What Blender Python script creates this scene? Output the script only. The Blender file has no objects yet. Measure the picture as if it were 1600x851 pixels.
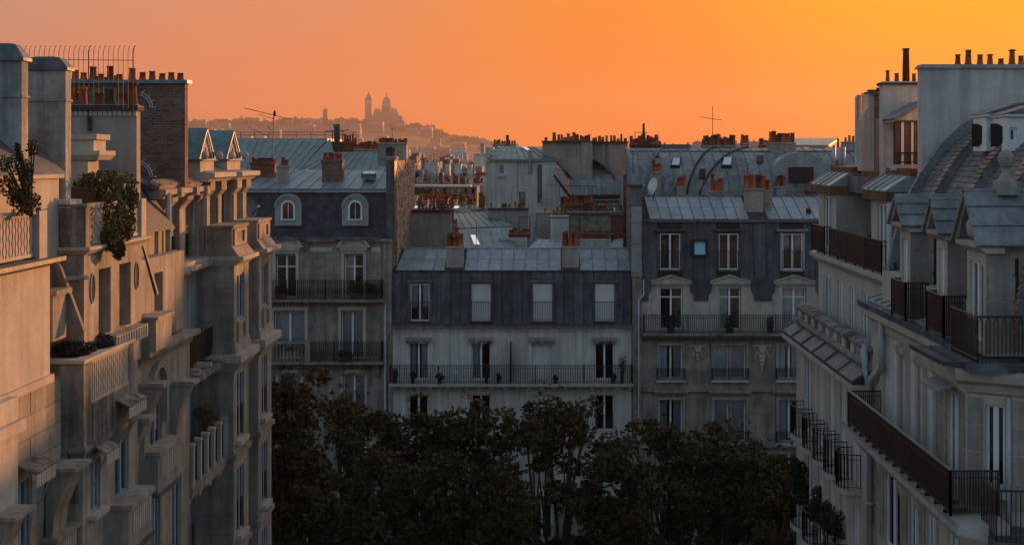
import bpy, math, random
from mathutils import Vector, Matrix
R_ = math.radians
sc = bpy.context.scene
rnd = random.Random(7)

# ---------------------------------------------------------------- camera
F, CX, CY, H = 2000.0, 860.0, 246.0, 27.3      # focal length in photo px, street vanishing point, eye height
cd = bpy.data.cameras.new('camera'); cam = bpy.data.objects.new('camera', cd)
sc.collection.objects.link(cam); sc.camera = cam
cam.location = (0, 0, H); cam.rotation_euler = (R_(90), 0, 0)
cd.sensor_fit = 'HORIZONTAL'; cd.sensor_width = 36; cd.lens = 36*F/1600
cd.shift_x = -(CX-800)/1600; cd.shift_y = -(425.5-CY)/1600
cd.clip_start = .5; cd.clip_end = 30000
sc.render.resolution_x = 1024; sc.render.resolution_y = 544

# ---------------------------------------------------------------- light
SUN_EL, SUN_AZ = R_(4.8), R_(27.5)               # azimuth measured from +Y (the street) towards +X
sd = Vector((math.sin(SUN_AZ)*math.cos(SUN_EL), math.cos(SUN_AZ)*math.cos(SUN_EL), math.sin(SUN_EL)))
sl = bpy.data.lights.new('sun', 'SUN'); sl.energy = 5.0; sl.angle = R_(.6); sl.color = (1.0, .40, .13)
so = bpy.data.objects.new('sun', sl); sc.collection.objects.link(so)
so.rotation_euler = (-sd).to_track_quat('-Z', 'Y').to_euler(); so.location = (60, 100, 60)
w = bpy.data.worlds.new('World'); sc.world = w; w.use_nodes = True
nt = w.node_tree; N = nt.nodes; L = nt.links
for n in list(N): N.remove(n)
def nd(t, **k):
    n = N.new(t)
    for a, b in k.items(): setattr(n, a, b)
    return n
def math_(op, a, b=None, clamp=False):
    n = nd('ShaderNodeMath', operation=op, use_clamp=clamp)
    for i, v in enumerate((a, b)):
        if v is None: continue
        if isinstance(v, (int, float)): n.inputs[i].default_value = v
        else: L.new(v, n.inputs[i])
    return n.outputs[0]
sky = nd('ShaderNodeTexSky', sky_type='NISHITA', sun_disc=False, sun_elevation=SUN_EL, sun_rotation=SUN_AZ,
         altitude=60, air_density=1.6, dust_density=3.0, ozone_density=1.5)
# the photographed sunset: a warm band along the horizon, strongest round the sun, thinning upwards
tc = nd('ShaderNodeTexCoord'); sep = nd('ShaderNodeSeparateXYZ'); L.new(tc.outputs['Generated'], sep.inputs[0])
el = math_('MAXIMUM', sep.outputs['Z'], 0.0)
hl = math_('SQRT', math_('ADD', math_('MULTIPLY', sep.outputs['X'], sep.outputs['X']), math_('MULTIPLY', sep.outputs['Y'], sep.outputs['Y'])))
dt = math_('DIVIDE', math_('ADD', math_('MULTIPLY', sep.outputs['X'], math.sin(SUN_AZ)), math_('MULTIPLY', sep.outputs['Y'], math.cos(SUN_AZ))), math_('MAXIMUM', hl, .001))
def ramp(x, stops):
    r = nd('ShaderNodeValToRGB'); L.new(x, r.inputs[0]); e = r.color_ramp.elements
    while len(e) < len(stops): e.new(.5)
    for i, (p, c) in enumerate(stops): e[i].position = p; e[i].color = (*c, 1)
    r.color_ramp.interpolation = 'EASE'
    return r.outputs[0]
ang = math_('MULTIPLY', math_('ARCCOSINE', math_('MINIMUM', math_('MAXIMUM', dt, -1.0), 1.0)), 1/math.pi)   # 0 = under the sun, 1 = opposite
hor = ramp(ang, [(0, (1.12, .40, .0)), (.055, (1.12, .27, .0)), (.12, (1.04, .20, .0)), (.20, (.95, .20, .04)), (.30, (.68, .215, .125)), (.55, (.20, .215, .29)), (1, (.18, .22, .35))])
top = ramp(ang, [(0, (1.14, .57, .0)), (.06, (1.12, .44, .0)), (.14, (.96, .27, .022)), (.22, (.74, .275, .135)), (.31, (.54, .29, .205)), (.55, (.21, .235, .33)), (1, (.18, .235, .38))])
mx = nd('ShaderNodeMixRGB'); L.new(math_('MULTIPLY', el, 8.5, True), mx.inputs[0]); L.new(hor, mx.inputs[1]); L.new(top, mx.inputs[2])
wt = math_('POWER', math_('SUBTRACT', 1.0, math_('MULTIPLY', math_('SUBTRACT', el, .13, True), 3.6, True)), 2.2)
nm = nd('ShaderNodeMixRGB', blend_type='MULTIPLY'); nm.inputs[0].default_value = 1; L.new(sky.outputs[0], nm.inputs[1]); nm.inputs[2].default_value = (.34, .375, .44, 1)
fin = nd('ShaderNodeMixRGB'); L.new(wt, fin.inputs[0]); L.new(nm.outputs[0], fin.inputs[1])
band = nd('ShaderNodeMixRGB', blend_type='MULTIPLY'); band.inputs[0].default_value = 1; L.new(mx.outputs[0], band.inputs[1]); band.inputs[2].default_value = (1, 1, 1, 1)
L.new(band.outputs[0], fin.inputs[2])
scl = nd('ShaderNodeMixRGB', blend_type='MULTIPLY'); scl.inputs[0].default_value = 1; L.new(fin.outputs[0], scl.inputs[1]); scl.inputs[2].default_value = (10, 10, 10, 1)
bg = nd('ShaderNodeBackground'); L.new(scl.outputs[0], bg.inputs[0]); bg.inputs[1].default_value = .068
wo = nd('ShaderNodeOutputWorld'); L.new(bg.outputs[0], wo.inputs[0])
sc.view_settings.view_transform = 'Standard'; sc.view_settings.look = 'None'
sc.view_settings.exposure = .58; sc.view_settings.gamma = 1
sc.cycles.use_denoising = True
sc.cycles.max_bounces = 8; sc.cycles.transparent_max_bounces = 12; sc.cycles.volume_bounces = 1
sc.cycles.diffuse_bounces = 3

# ---------------------------------------------------------------- materials
def mat(name, col, rough=.85, metal=0, var=.25, scale=1.5, streak=0., bump=.15, bscale=18, objvar=0., spec=.3, col2=None, brick=None):
    m = bpy.data.materials.new(name); m.use_nodes = True
    n = m.node_tree.nodes; l = m.node_tree.links; p = n['Principled BSDF']
    p.inputs['Roughness'].default_value = rough; p.inputs['Metallic'].default_value = metal
    p.inputs['Specular IOR Level'].default_value = spec
    geo = n.new('ShaderNodeNewGeometry')
    def noise(sc_, det, vec=None, dist=0):
        t = n.new('ShaderNodeTexNoise'); t.inputs['Scale'].default_value = sc_; t.inputs['Detail'].default_value = det; t.inputs['Distortion'].default_value = dist
        l.new(vec or geo.outputs['Position'], t.inputs['Vector']); return t.outputs['Fac']
    def rng(x, a, b):
        r = n.new('ShaderNodeMapRange'); r.inputs[1].default_value = .3; r.inputs[2].default_value = .7
        r.inputs[3].default_value = a; r.inputs[4].default_value = b; l.new(x, r.inputs[0]); return r.outputs[0]
    def mul(a, b):
        q = n.new('ShaderNodeMath'); q.operation = 'MULTIPLY'; l.new(a, q.inputs[0])
        if isinstance(b, float): q.inputs[1].default_value = b
        else: l.new(b, q.inputs[1])
        return q.outputs[0]
    v = rng(noise(scale, 5), 1-var, 1+var)
    v = mul(v, rng(noise(scale*7, 4), 1-var*.5, 1+var*.5))
    if streak:
        mp = n.new('ShaderNodeMapping'); mp.inputs['Scale'].default_value = (3.2, 3.2, .22); l.new(geo.outputs['Position'], mp.inputs[0])
        v = mul(v, rng(noise(1.3, 5, mp.outputs[0], .4), 1-streak, 1+streak*.35))
    if objvar:
        oi = n.new('ShaderNodeObjectInfo'); r = n.new('ShaderNodeMapRange'); r.inputs[3].default_value = 1-objvar; r.inputs[4].default_value = 1+objvar
        l.new(oi.outputs['Random'], r.inputs[0]); v = mul(v, r.outputs[0])
    base = None
    if brick:
        sx = n.new('ShaderNodeSeparateXYZ'); l.new(geo.outputs['Position'], sx.inputs[0])
        ad = n.new('ShaderNodeMath'); ad.operation = 'ADD'; l.new(sx.outputs[0], ad.inputs[0]); l.new(sx.outputs[1], ad.inputs[1])
        cb = n.new('ShaderNodeCombineXYZ'); l.new(ad.outputs[0], cb.inputs[0]); l.new(sx.outputs[2], cb.inputs[1])
        bt = n.new('ShaderNodeTexBrick'); l.new(cb.outputs[0], bt.inputs[0]); bt.inputs['Scale'].default_value = 1
        bw, bh, mo, mcol = brick
        bt.inputs['Brick Width'].default_value = bw; bt.inputs['Row Height'].default_value = bh; bt.inputs['Mortar Size'].default_value = mo
        bt.inputs['Color1'].default_value = (*col, 1); bt.inputs['Color2'].default_value = (*(col2 or [c*.6 for c in col]), 1); bt.inputs['Mortar'].default_value = (*mcol, 1)
        base = bt.outputs['Color']
    elif col2:
        mm = n.new('ShaderNodeMixRGB'); mm.inputs[1].default_value = (*col, 1); mm.inputs[2].default_value = (*col2, 1)
        l.new(rng(noise(scale*2.3, 6, None, .6), 0, 1), mm.inputs[0]); base = mm.outputs[0]
    q = n.new('ShaderNodeVectorMath'); q.operation = 'SCALE'
    if base: l.new(base, q.inputs[0])
    else: q.inputs[0].default_value = col
    l.new(v, q.inputs['Scale']); l.new(q.outputs[0], p.inputs['Base Color'])
    if bump:
        b = n.new('ShaderNodeBump'); b.inputs['Strength'].default_value = bump; b.inputs['Distance'].default_value = .03
        l.new(noise(bscale, 6), b.inputs['Height']); l.new(b.outputs[0], p.inputs['Normal'])
    rr = n.new('ShaderNodeMapRange'); rr.inputs[3].default_value = max(.05, rough-.12); rr.inputs[4].default_value = min(1, rough+.12)
    l.new(noise(scale*3, 3), rr.inputs[0]); l.new(rr.outputs[0], p.inputs['Roughness'])
    return m
M = dict(
 stone=mat('limestone', (.325, .29, .255), .9, var=.2, streak=.42, objvar=.07),
 stone2=mat('weathered_limestone', (.275, .235, .205), .9, var=.25, streak=.4, objvar=.09),
 stone3=mat('pale_limestone', (.46, .415, .365), .9, var=.12, streak=.16, objvar=.05),
 dirty=mat('stained_cement', (.235, .215, .20), .95, var=.45, scale=1.1, streak=.85),
 white=mat('white_render', (.55, .52, .485), .9, var=.12, scale=.7, streak=.3),
 whitepaint=mat('white_paint', (.74, .74, .74), .6, var=.06, bump=.03, objvar=.06),
 taupe=mat('taupe_render', (.33, .29, .265), .95, var=.2, scale=.6, streak=.22),
 rubble=mat('rubble_masonry', (.30, .26, .22), 1, var=.35, scale=2.2, bump=.3, bscale=9, col2=(.19, .165, .145)),
 ribtile=mat('rib_tile', (.30, .20, .155), .8, var=.3, objvar=.2),
 slate2=mat('weathered_slate', (.19, .175, .17), .75, var=.35, scale=2, streak=.2),
 oldrender=mat('stained_render', (.37, .37, .36), .95, var=.3, scale=.9, streak=.45),
 skytint=mat('sky_tinted_paint', (.24, .33, .39), .6, var=.12, bump=.03, objvar=.12),  # blue-grey frames and shutters carry the sky's reflection in the window glass
 brick=mat('sooty_brick', (.17, .10, .07), .95, var=.25, col2=(.085, .058, .045), brick=(.22, .075, .008, (.16, .135, .12))),
 redbrick=mat('red_brick', (.24, .085, .05), .95, var=.3, col2=(.13, .05, .032), brick=(.22, .075, .007, (.13, .09, .07))),
 partybrick=mat('party_wall_brick', (.42, .27, .2), .95, var=.35, scale=1.8, col2=(.28, .17, .12), bump=.6, brick=(.3, .12, .01, (.38, .3, .25))),
 slate=mat('slate', (.042, .05, .064), .7, var=.35, scale=2.5, streak=.15, spec=.35, brick=(.24, .15, .006, (.02, .022, .027)), col2=(.06, .07, .088)),
 cladding=mat('dark_zinc_cladding', (.078, .084, .094), .6, var=.3, streak=.45, objvar=.22, spec=.35),
 zinc=mat('zinc_sheet', (.285, .305, .325), .48, .2, var=.16, scale=1.2, streak=.22, bump=.05, objvar=.14),
 zincmid=mat('grey_zinc', (.215, .22, .23), .6, .1, var=.25, scale=1.3, streak=.3, bump=.06, objvar=.12),
 zincteal=mat('green_zinc_sheet', (.14, .21, .22), .5, .15, var=.2, scale=1.2, streak=.25, bump=.05, objvar=.12),
 zincdark=mat('old_zinc', (.13, .14, .155), .6, .3, var=.3, scale=1.3, streak=.35, bump=.08, objvar=.1),
 terra=mat('terracotta', (.27, .075, .035), .9, var=.3, objvar=.4),
 sooty=mat('sooty_mortar', (.05, .045, .043), .95, var=.4, scale=4),
 iron=mat('black_iron', (.022, .019, .018), .6, .2, var=.2, bump=0, spec=.4),
 ironred=mat('brown_iron', (.045, .026, .02), .5, .2, var=.25, bump=0, spec=.5),
 rust=mat('rusty_pipe', (.12, .05, .03), .85, var=.4),
 steel=mat('galvanised_steel', (.42, .43, .45), .4, .7, var=.15),
 pvc=mat('grey_downpipe', (.42, .43, .45), .5, .1, var=.1, bump=.02),
 wood=mat('brown_wood', (.12, .06, .035), .7, var=.3),
 blind=mat('cream_blind', (.60, .58, .56), .7, var=.05, bump=.02, objvar=.06),
 curtain=mat('net_curtain', (.68, .68, .69), .95, var=.1, bump=.05, objvar=.2),
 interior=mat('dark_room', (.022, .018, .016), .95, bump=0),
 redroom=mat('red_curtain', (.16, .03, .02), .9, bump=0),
 bark=mat('bark', (.07, .055, .042), .95, var=.4, bump=.5),
 leaf=mat('plane_leaf', (.062, .043, .018), .75, var=.35, bump=0, objvar=.12, spec=.25, col2=(.088, .052, .018)),
 leaf2=mat('ivy_leaf', (.065, .075, .022), .7, var=.45, bump=0, spec=.3, col2=(.12, .10, .03)),
 rustleaf=mat('rusty_leaf', (.05, .036, .016), .75, var=.5, bump=0, col2=(.10, .045, .018)),
 leafdark=mat('evergreen_leaf', (.030, .036, .017), .75, var=.4, bump=0, spec=.25),
 soil=mat('potting_soil', (.05, .035, .025), 1),
 asphalt=mat('asphalt', (.05, .05, .052), .9, var=.2),
 paving=mat('granite_paving', (.19, .18, .17), .9, var=.2, brick=(.6, .4, .01, (.1, .1, .1)), col2=(.16, .15, .14)),
 kerb=mat('granite_kerb', (.28, .27, .26), .9),
 earth=mat('city_ground', (.16, .15, .14), 1, var=.3, scale=.01),
 hill=mat('hill_scrub', (.07, .07, .05), 1, var=.4, scale=.02),
 farwall=mat('far_plaster', (.22, .20, .20), .95, var=.1, scale=.05, objvar=.35, bump=0),
 farroof=mat('far_zinc_roof', (.16, .16, .17), .7, var=.1, scale=.05, objvar=.3, bump=0),
 lampwhite=mat('line_paint', (.7, .7, .68), .8),
 feather=mat('black_feathers', (.012, .012, .014), .8, bump=0),
)
def glassmat(name, tint, tr):
    m = bpy.data.materials.new(name); m.use_nodes = True; n = m.node_tree.nodes; l = m.node_tree.links
    n.remove(n['Principled BSDF']); o = n['Material Output']
    t = n.new('ShaderNodeBsdfTransparent'); t.inputs[0].default_value = (*tint, 1)
    g = n.new('ShaderNodeBsdfGlossy'); g.inputs['Roughness'].default_value = .03; g.inputs[0].default_value = (.9, .93, 1, 1)
    lw = n.new('ShaderNodeFresnel'); lw.inputs[0].default_value = 1.5
    ad = n.new('ShaderNodeMath'); ad.operation = 'ADD'; ad.use_clamp = True; l.new(lw.outputs[0], ad.inputs[0]); ad.inputs[1].default_value = 1-tr
    tn = n.new('ShaderNodeTexNoise'); tn.inputs['Scale'].default_value = 1.2; bp = n.new('ShaderNodeBump'); bp.inputs['Strength'].default_value = .04
    ge = n.new('ShaderNodeNewGeometry'); l.new(ge.outputs['Position'], tn.inputs[0]); l.new(tn.outputs[0], bp.inputs['Height']); l.new(bp.outputs[0], g.inputs['Normal'])
    mi = n.new('ShaderNodeMixShader'); l.new(ad.outputs[0], mi.inputs[0]); l.new(t.outputs[0], mi.inputs[1]); l.new(g.outputs[0], mi.inputs[2]); l.new(mi.outputs[0], o.inputs[0])
    return m
M['glass'] = glassmat('window_glass', (.85, .88, .9), .96)
M['skyglass'] = glassmat('roof_light_glass', (.3, .4, .45), .35)

# ---------------------------------------------------------------- helpers
def PX(px, Y): return (px-CX)*Y/F
def PZ(py, Y): return H-(py-CY)*Y/F
def P(px, py, Y): return (PX(px, Y), Y, PZ(py, Y))
def YX(px, X): return F*X/(px-CX)
def Z(d): return H+d
class Fr:
    def __init__(s, o, u, n): s.o, s.u, s.n = o, u, n; s.det = u[0]*n[1]-u[1]*n[0]
    def __call__(s, u, o, z): return (s.o[0]+u*s.u[0]+o*s.n[0], s.o[1]+u*s.u[1]+o*s.n[1], z)
FW = Fr((0, 0), (1, 0), (0, 1))
def FC(Y): return Fr((0, Y), (1, 0), (0, -1))      # facade across the view, out = towards the camera
def FL(X): return Fr((X, 0), (0, 1), (1, 0))       # left side of the street
def FR(X): return Fr((X, 0), (0, 1), (-1, 0))      # right side of the street
def root_loc(p):
    while p.parent: p = p.parent
    return Vector(p.location)
class MB:
    def __init__(s, fr=FW): s.v = []; s.f = []; s.fr = fr
    def add(s, pts, faces, raw=False):
        b = len(s.v)
        s.v += [tuple(p) if raw else s.fr(*p) for p in pts]
        flip = (not raw) and s.fr.det < 0
        for f in faces: s.f.append([b+i for i in (reversed(f) if flip else f)])
        return s
    def box(s, u0, u1, o0, o1, z0, z1):
        if u0 > u1: u0, u1 = u1, u0
        if o0 > o1: o0, o1 = o1, o0
        if z0 > z1: z0, z1 = z1, z0
        return s.add([(u0,o0,z0),(u1,o0,z0),(u1,o1,z0),(u0,o1,z0),(u0,o0,z1),(u1,o0,z1),(u1,o1,z1),(u0,o1,z1)],
              [(3,2,1,0),(4,5,6,7),(0,1,5,4),(1,2,6,5),(2,3,7,6),(3,0,4,7)])
    def frus(s, a, b, z0, z1):                      # a, b = (u0,u1,o0,o1) at bottom and top
        return s.add([(a[0],a[2],z0),(a[1],a[2],z0),(a[1],a[3],z0),(a[0],a[3],z0),(b[0],b[2],z1),(b[1],b[2],z1),(b[1],b[3],z1),(b[0],b[3],z1)],
              [(3,2,1,0),(4,5,6,7),(0,1,5,4),(1,2,6,5),(2,3,7,6),(3,0,4,7)])
    def quad(s, a, b, c, d): return s.add([a,b,c,d], [(0,1,2,3)])
    def prism(s, prof, u0, u1):                     # closed (o,z) profile along u
        n = len(prof); pts = [(u0,o,z) for o,z in prof]+[(u1,o,z) for o,z in prof]
        return s.add(pts, [tuple(range(n)), tuple(range(2*n-1, n-1, -1))]+[(i, i+n, (i+1)%n+n, (i+1)%n) for i in range(n)])
    def prismo(s, prof, o0, o1):                    # closed (u,z) profile along o
        n = len(prof); pts = [(u,o0,z) for u,z in prof]+[(u,o1,z) for u,z in prof]
        return s.add(pts, [tuple(range(n)), tuple(range(2*n-1, n-1, -1))]+[(i, i+n, (i+1)%n+n, (i+1)%n) for i in range(n)])
    def slab(s, pts, th):                           # polygon of world points given thickness along its normal
        ps = [Vector(p) for p in pts]; nn = (ps[1]-ps[0]).cross(ps[2]-ps[0]).normalized(); k = len(ps)
        b = len(s.v); s.v += [tuple(p) for p in ps]+[tuple(p-nn*th) for p in ps]
        s.f.append([b+i for i in range(k)]); s.f.append([b+i for i in range(2*k-1, k-1, -1)])
        for i in range(k): s.f.append([b+i, b+i+k, b+(i+1)%k+k, b+(i+1)%k])
        return s
    def tube(s, pts, r, n=6, raw=False, r1=None):
        ps = [Vector(p if raw else s.fr(*p)) for p in pts]; b = len(s.v); k = len(ps)
        for i, p in enumerate(ps):
            t = (ps[min(i+1, k-1)]-ps[max(i-1, 0)]).normalized()
            a = t.cross(Vector((0,0,1)) if abs(t.z) < .9 else Vector((1,0,0))).normalized(); c = t.cross(a)
            rr = r if r1 is None else r+(r1-r)*i/(k-1)
            for j in range(n):
                q = 2*math.pi*j/n; s.v.append(tuple(p+(a*math.cos(q)+c*math.sin(q))*rr))
        for i in range(k-1):
            for j in range(n):
                s.f.append([b+i*n+j, b+i*n+(j+1)%n, b+(i+1)*n+(j+1)%n, b+(i+1)*n+j])
        s.f.append([b+j for j in range(n-1, -1, -1)]); s.f.append([b+(k-1)*n+j for j in range(n)])
        return s
    def lathe(s, u, o, prof, n=10):                 # prof = [(r,z)]
        c = s.fr(u, o, 0); b = len(s.v); k = len(prof)
        for r, z in prof:
            for j in range(n):
                q = 2*math.pi*j/n; s.v.append((c[0]+r*math.cos(q), c[1]+r*math.sin(q), z))
        for i in range(k-1):
            for j in range(n): s.f.append([b+i*n+j, b+i*n+(j+1)%n, b+(i+1)*n+(j+1)%n, b+(i+1)*n+j])
        s.f.append([b+j for j in range(n-1, -1, -1)]); s.f.append([b+(k-1)*n+j for j in range(n)])
        return s
    def build(s, name, m, parent=None, smooth=False):
        o0 = root_loc(parent) if parent else Vector((0,0,0))
        me = bpy.data.meshes.new(name)
        me.from_pydata([(x-o0.x, y-o0.y, z-o0.z) for x, y, z in s.v], [], s.f)
        me.materials.append(M[m] if isinstance(m, str) else m)
        if smooth: me.polygons.foreach_set('use_smooth', [True]*len(me.polygons))
        me.update()
        ob = bpy.data.objects.new(name, me); sc.collection.objects.link(ob)
        if parent: ob.parent = parent
        return ob
def tag(o, label=None, cat=None, group=None, kind=None):
    for k, v in (('label', label), ('category', cat), ('group', group), ('kind', kind)):
        if v: o[k] = v
    return o
def thing(name, label, cat, loc, group=None):
    o = bpy.data.objects.new(name, None); sc.collection.objects.link(o); o.location = loc; o.empty_display_size = .3
    return tag(o, label, cat, group)
def cells(a, b, cuts):
    c = sorted({a, b, *[x for x in cuts if a < x < b]}); return list(zip(c[:-1], c[1:]))
def inhole(u, z, holes): return any(h[0] < u < h[1] and h[2] < z < h[3] for h in holes)
def wall(fr, parent, u0, u1, z0, z1, m, holes=(), o=0., th=.45, rev=.3, name='wall'):
    b = MB(fr)
    if not holes: b.box(u0, u1, o-th, o, z0, z1)
    else:
        us = cells(u0, u1, [h[0] for h in holes]+[h[1] for h in holes])
        zs = cells(z0, z1, [h[2] for h in holes]+[h[3] for h in holes])
        for za, zb in zs:                            # merge runs along u
            run = None
            for ua, ub in us+[(None, None)]:
                solid = ua is not None and not inhole((ua+ub)/2, (za+zb)/2, holes)
                if solid: run = (run[0], ub) if run else (ua, ub)
                elif run: b.add([(run[0],o,za),(run[1],o,za),(run[1],o,zb),(run[0],o,zb)], [(3,2,1,0)]); run = None
        for h in holes:
            a, c, d, e = h[:4]
            b.add([(a,o,d),(c,o,d),(c,o,e),(a,o,e),(a,o-rev,d),(c,o-rev,d),(c,o-rev,e),(a,o-rev,e)], [(0,1,5,4),(1,2,6,5),(2,3,7,6),(3,0,4,7)])
        b.add([(u0,o,z0),(u1,o,z0),(u1,o,z1),(u0,o,z1),(u0,o-th,z0),(u1,o-th,z0),(u1,o-th,z1),(u0,o-th,z1)], [(4,5,1,0),(5,6,2,1),(6,7,3,2),(7,4,0,3)])
    return b.build(name, m, parent)
def blocks(fr, parent, u0, u1, z0, z1, bh, bw, m, holes=(), o=0., proud=.018, gap=.022, name='stone_block'):
    rows = max(1, round((z1-z0)/bh)); rh = (z1-z0)/rows
    for r in range(rows):
        za, zb = z0+r*rh, z0+(r+1)*rh
        cut = sorted([(h[0], h[1]) for h in holes if h[2] < zb-.02 and h[3] > za+.02])
        segs = []; x = u0
        for a, c in cut:
            if a > x: segs.append((x, a))
            x = max(x, c)
        if x < u1: segs.append((x, u1))
        for a, c in segs:
            off = (r % 2)*bw*.5; xs = [a]; k = math.floor((a-u0-off)/bw)+1
            while u0+off+k*bw < c-bw*.2:
                v = u0+off+k*bw
                if v > a+bw*.2: xs.append(v)
                k += 1
            xs.append(c)
            for q0, q1 in zip(xs[:-1], xs[1:]):
                if q1-q0 < .06: continue
                g = gap/2; p = o+proud*(.7+.6*rnd.random())
                MB(fr).frus((q0+g, q1-g, o-.005, p), (q0+g, q1-g, o-.005, p), za+g, zb-g).build(name, m, parent)
def bars(mb, pts, z0, z1, sp, r=.009, flat=False):
    for (a, b) in zip(pts[:-1], pts[1:]):
        d = math.hypot(b[0]-a[0], b[1]-a[1]); n = max(1, round(d/sp))
        for i in range(n+1):
            t = i/n; u = a[0]+(b[0]-a[0])*t; o = a[1]+(b[1]-a[1])*t
            mb.box(u-r, u+r, o-r, o+r, z0, z1)
def railing(fr, parent, pts, z0, h, sp=.11, m='iron', name='railing', posts=1.2, mid=True, r=.009, rail=.02):
    b = MB(fr); bars(b, pts, z0+.06, z0+h, sp, r); bars(b, pts, z0, z0+h, posts, r*1.9)
    for (a, c) in zip(pts[:-1], pts[1:]):
        for zz, rr in ((z0+h, rail), (z0+.07, rail*.7))+(((z0+h-.13, rail*.6),) if mid else ()):
            d = Vector((c[0]-a[0], c[1]-a[1])).normalized()*rr
            b.tube([(a[0]-d.x, a[1]-d.y, zz), (c[0]+d.x, c[1]+d.y, zz)], rr, 5)
    return b.build(name, m, parent)
def window(fr, parent, u0, u1, z0, z1, o=0., set_=.2, style='dark', rail=0, transom=None, leaves=2, fm='whitepaint', room='interior', railm='iron', name='window', rsp=.11, half=None, shm='blind'):
    ff = o-set_; t = .055; b = MB(fr)
    b.box(u0, u0+t, ff-.06, ff, z0, z1); b.box(u1-t, u1, ff-.06, ff, z0, z1)
    b.box(u0+t, u1-t, ff-.06, ff, z0, z0+t); b.box(u0+t, u1-t, ff-.06, ff, z1-t, z1)
    um = (u0+u1)/2; mw = .05
    if leaves == 2: b.box(um-mw, um+mw, ff-.055, ff+.012, z0+t, z1-t)
    if transom: 
        zt = z0+(z1-z0)*transom
        for a, c in (((u0+t, um-mw), (um+mw, u1-t)) if leaves == 2 else ((u0+t, u1-t),)): b.box(a, c, ff-.05, ff-.004, zt-.03, zt+.03)
    wdw = b.build(name, fm, parent)
    g = ff-.03
    for a, c in (((u0+t, um-mw), (um+mw, u1-t)) if leaves == 2 else ((u0+t, u1-t),)):
        MB(fr).box(a, c, g-.008, g, z0+t, z1-t).build('pane', 'glass', wdw)
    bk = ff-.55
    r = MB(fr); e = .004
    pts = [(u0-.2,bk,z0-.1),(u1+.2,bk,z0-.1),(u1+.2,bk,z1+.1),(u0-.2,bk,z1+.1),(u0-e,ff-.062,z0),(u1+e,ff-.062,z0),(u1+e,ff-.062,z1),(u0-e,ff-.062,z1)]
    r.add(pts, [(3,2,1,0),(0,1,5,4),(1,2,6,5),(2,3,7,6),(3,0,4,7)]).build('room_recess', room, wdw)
    def sheet(a, c, za, zb, dd, nn):
        q = MB(fr); k = nn*4; am = .018
        pts = []
        for i in range(k+1):
            uu = a+(c-a)*i/k; oo = dd+am*math.sin(i*math.pi/2+rnd.random()*.8)
            pts += [(uu, oo, za), (uu, oo, zb)]
        return q.add(pts, [(2*i, 2*i+2, 2*i+3, 2*i+1) for i in range(k)])
    w_ = u1-u0
    if style == 'curtain': sheet(u0+t, u1-t, z0+t, z1-t, ff-.13, 7).build('curtain', 'curtain', wdw)
    if style == 'drapes':
        sheet(u0+t, u0+w_*.36, z0+t, z1-t, ff-.14, 3).build('curtain', 'curtain', wdw); sheet(u1-w_*.36, u1-t, z0+t, z1-t, ff-.14, 3).build('curtain', 'curtain', wdw)
    if style == 'onedrape': sheet(u0+t, u0+w_*.42, z0+t, z1-t, ff-.14, 3).build('curtain', 'curtain', wdw)
    if style in ('blind', 'halfblind'):
        q = MB(fr); zb0 = z0+.03 if style == 'blind' else z0+(z1-z0)*(half or .5); n = max(3, int((z1-zb0)/.055))
        for i in range(n):
            za = zb0+(z1-.02-zb0)*i/n; zb = zb0+(z1-.02-zb0)*(i+1)/n
            q.add([(u0+.01, ff+.02, za), (u1-.01, ff+.02, za), (u1-.01, ff+.034, (za+zb)/2), (u0+.01, ff+.034, (za+zb)/2), (u1-.01, ff+.02, zb), (u0+.01, ff+.02, zb)], [(0,1,2,3),(3,2,4,5)])
        q.build('roller_blind', 'blind', wdw)
    if style == 'shutter':
        for a, c in ((u0+.01, um-.01), (um+.01, u1-.01)):
            q = MB(fr); q.box(a, c, ff+.015, ff+.03, z0+.02, z1-.02)
            for x in (a, c-.05): q.box(x, x+.05, ff+.03, ff+.045, z0+.02, z1-.02)
            n = int((z1-z0)/.09)
            for i in range(n): q.box(a+.05, c-.05, ff+.03, ff+.038, z0+.04+i*.09, z0+.09+i*.09)
            q.build('shutter', shm, wdw)
    if rail: railing(fr, wdw, [(u0+.01, o-.05), (u1-.01, o-.05)], z0+.03, rail, rsp, railm, posts=5, r=.008, rail=.014, mid=False)
    return wdw
def pot(fr, parent, u, o, z, h, r, m='terra'):
    h *= rnd.uniform(.86, 1.16); lean = rnd.uniform(-.03, .03)
    prof = [(r*1.12, z), (r*1.12, z+h*.12), (r, z+h*.14), (r*.8, z+h*.86), (r*.95, z+h*.88), (r*.95, z+h), (r*.62, z+h), (r*.6, z+h*.7)]
    if rnd.random() < .14: prof = prof[:4]+[(r*.8, z+h*1.02), (r*1.25, z+h*1.03), (r*1.15, z+h*1.1), (r*.2, z+h*1.18)]
    q_ = MB(fr).lathe(u, o, prof, 9); q_.v = [(x+lean*(zz-z), y, zz) for x, y, zz in q_.v]
    return q_.build('chimney_pot', m, parent, True)
    return MB(fr).lathe(u, o, prof, 9).build('chimney_pot', m, parent, True)
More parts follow.
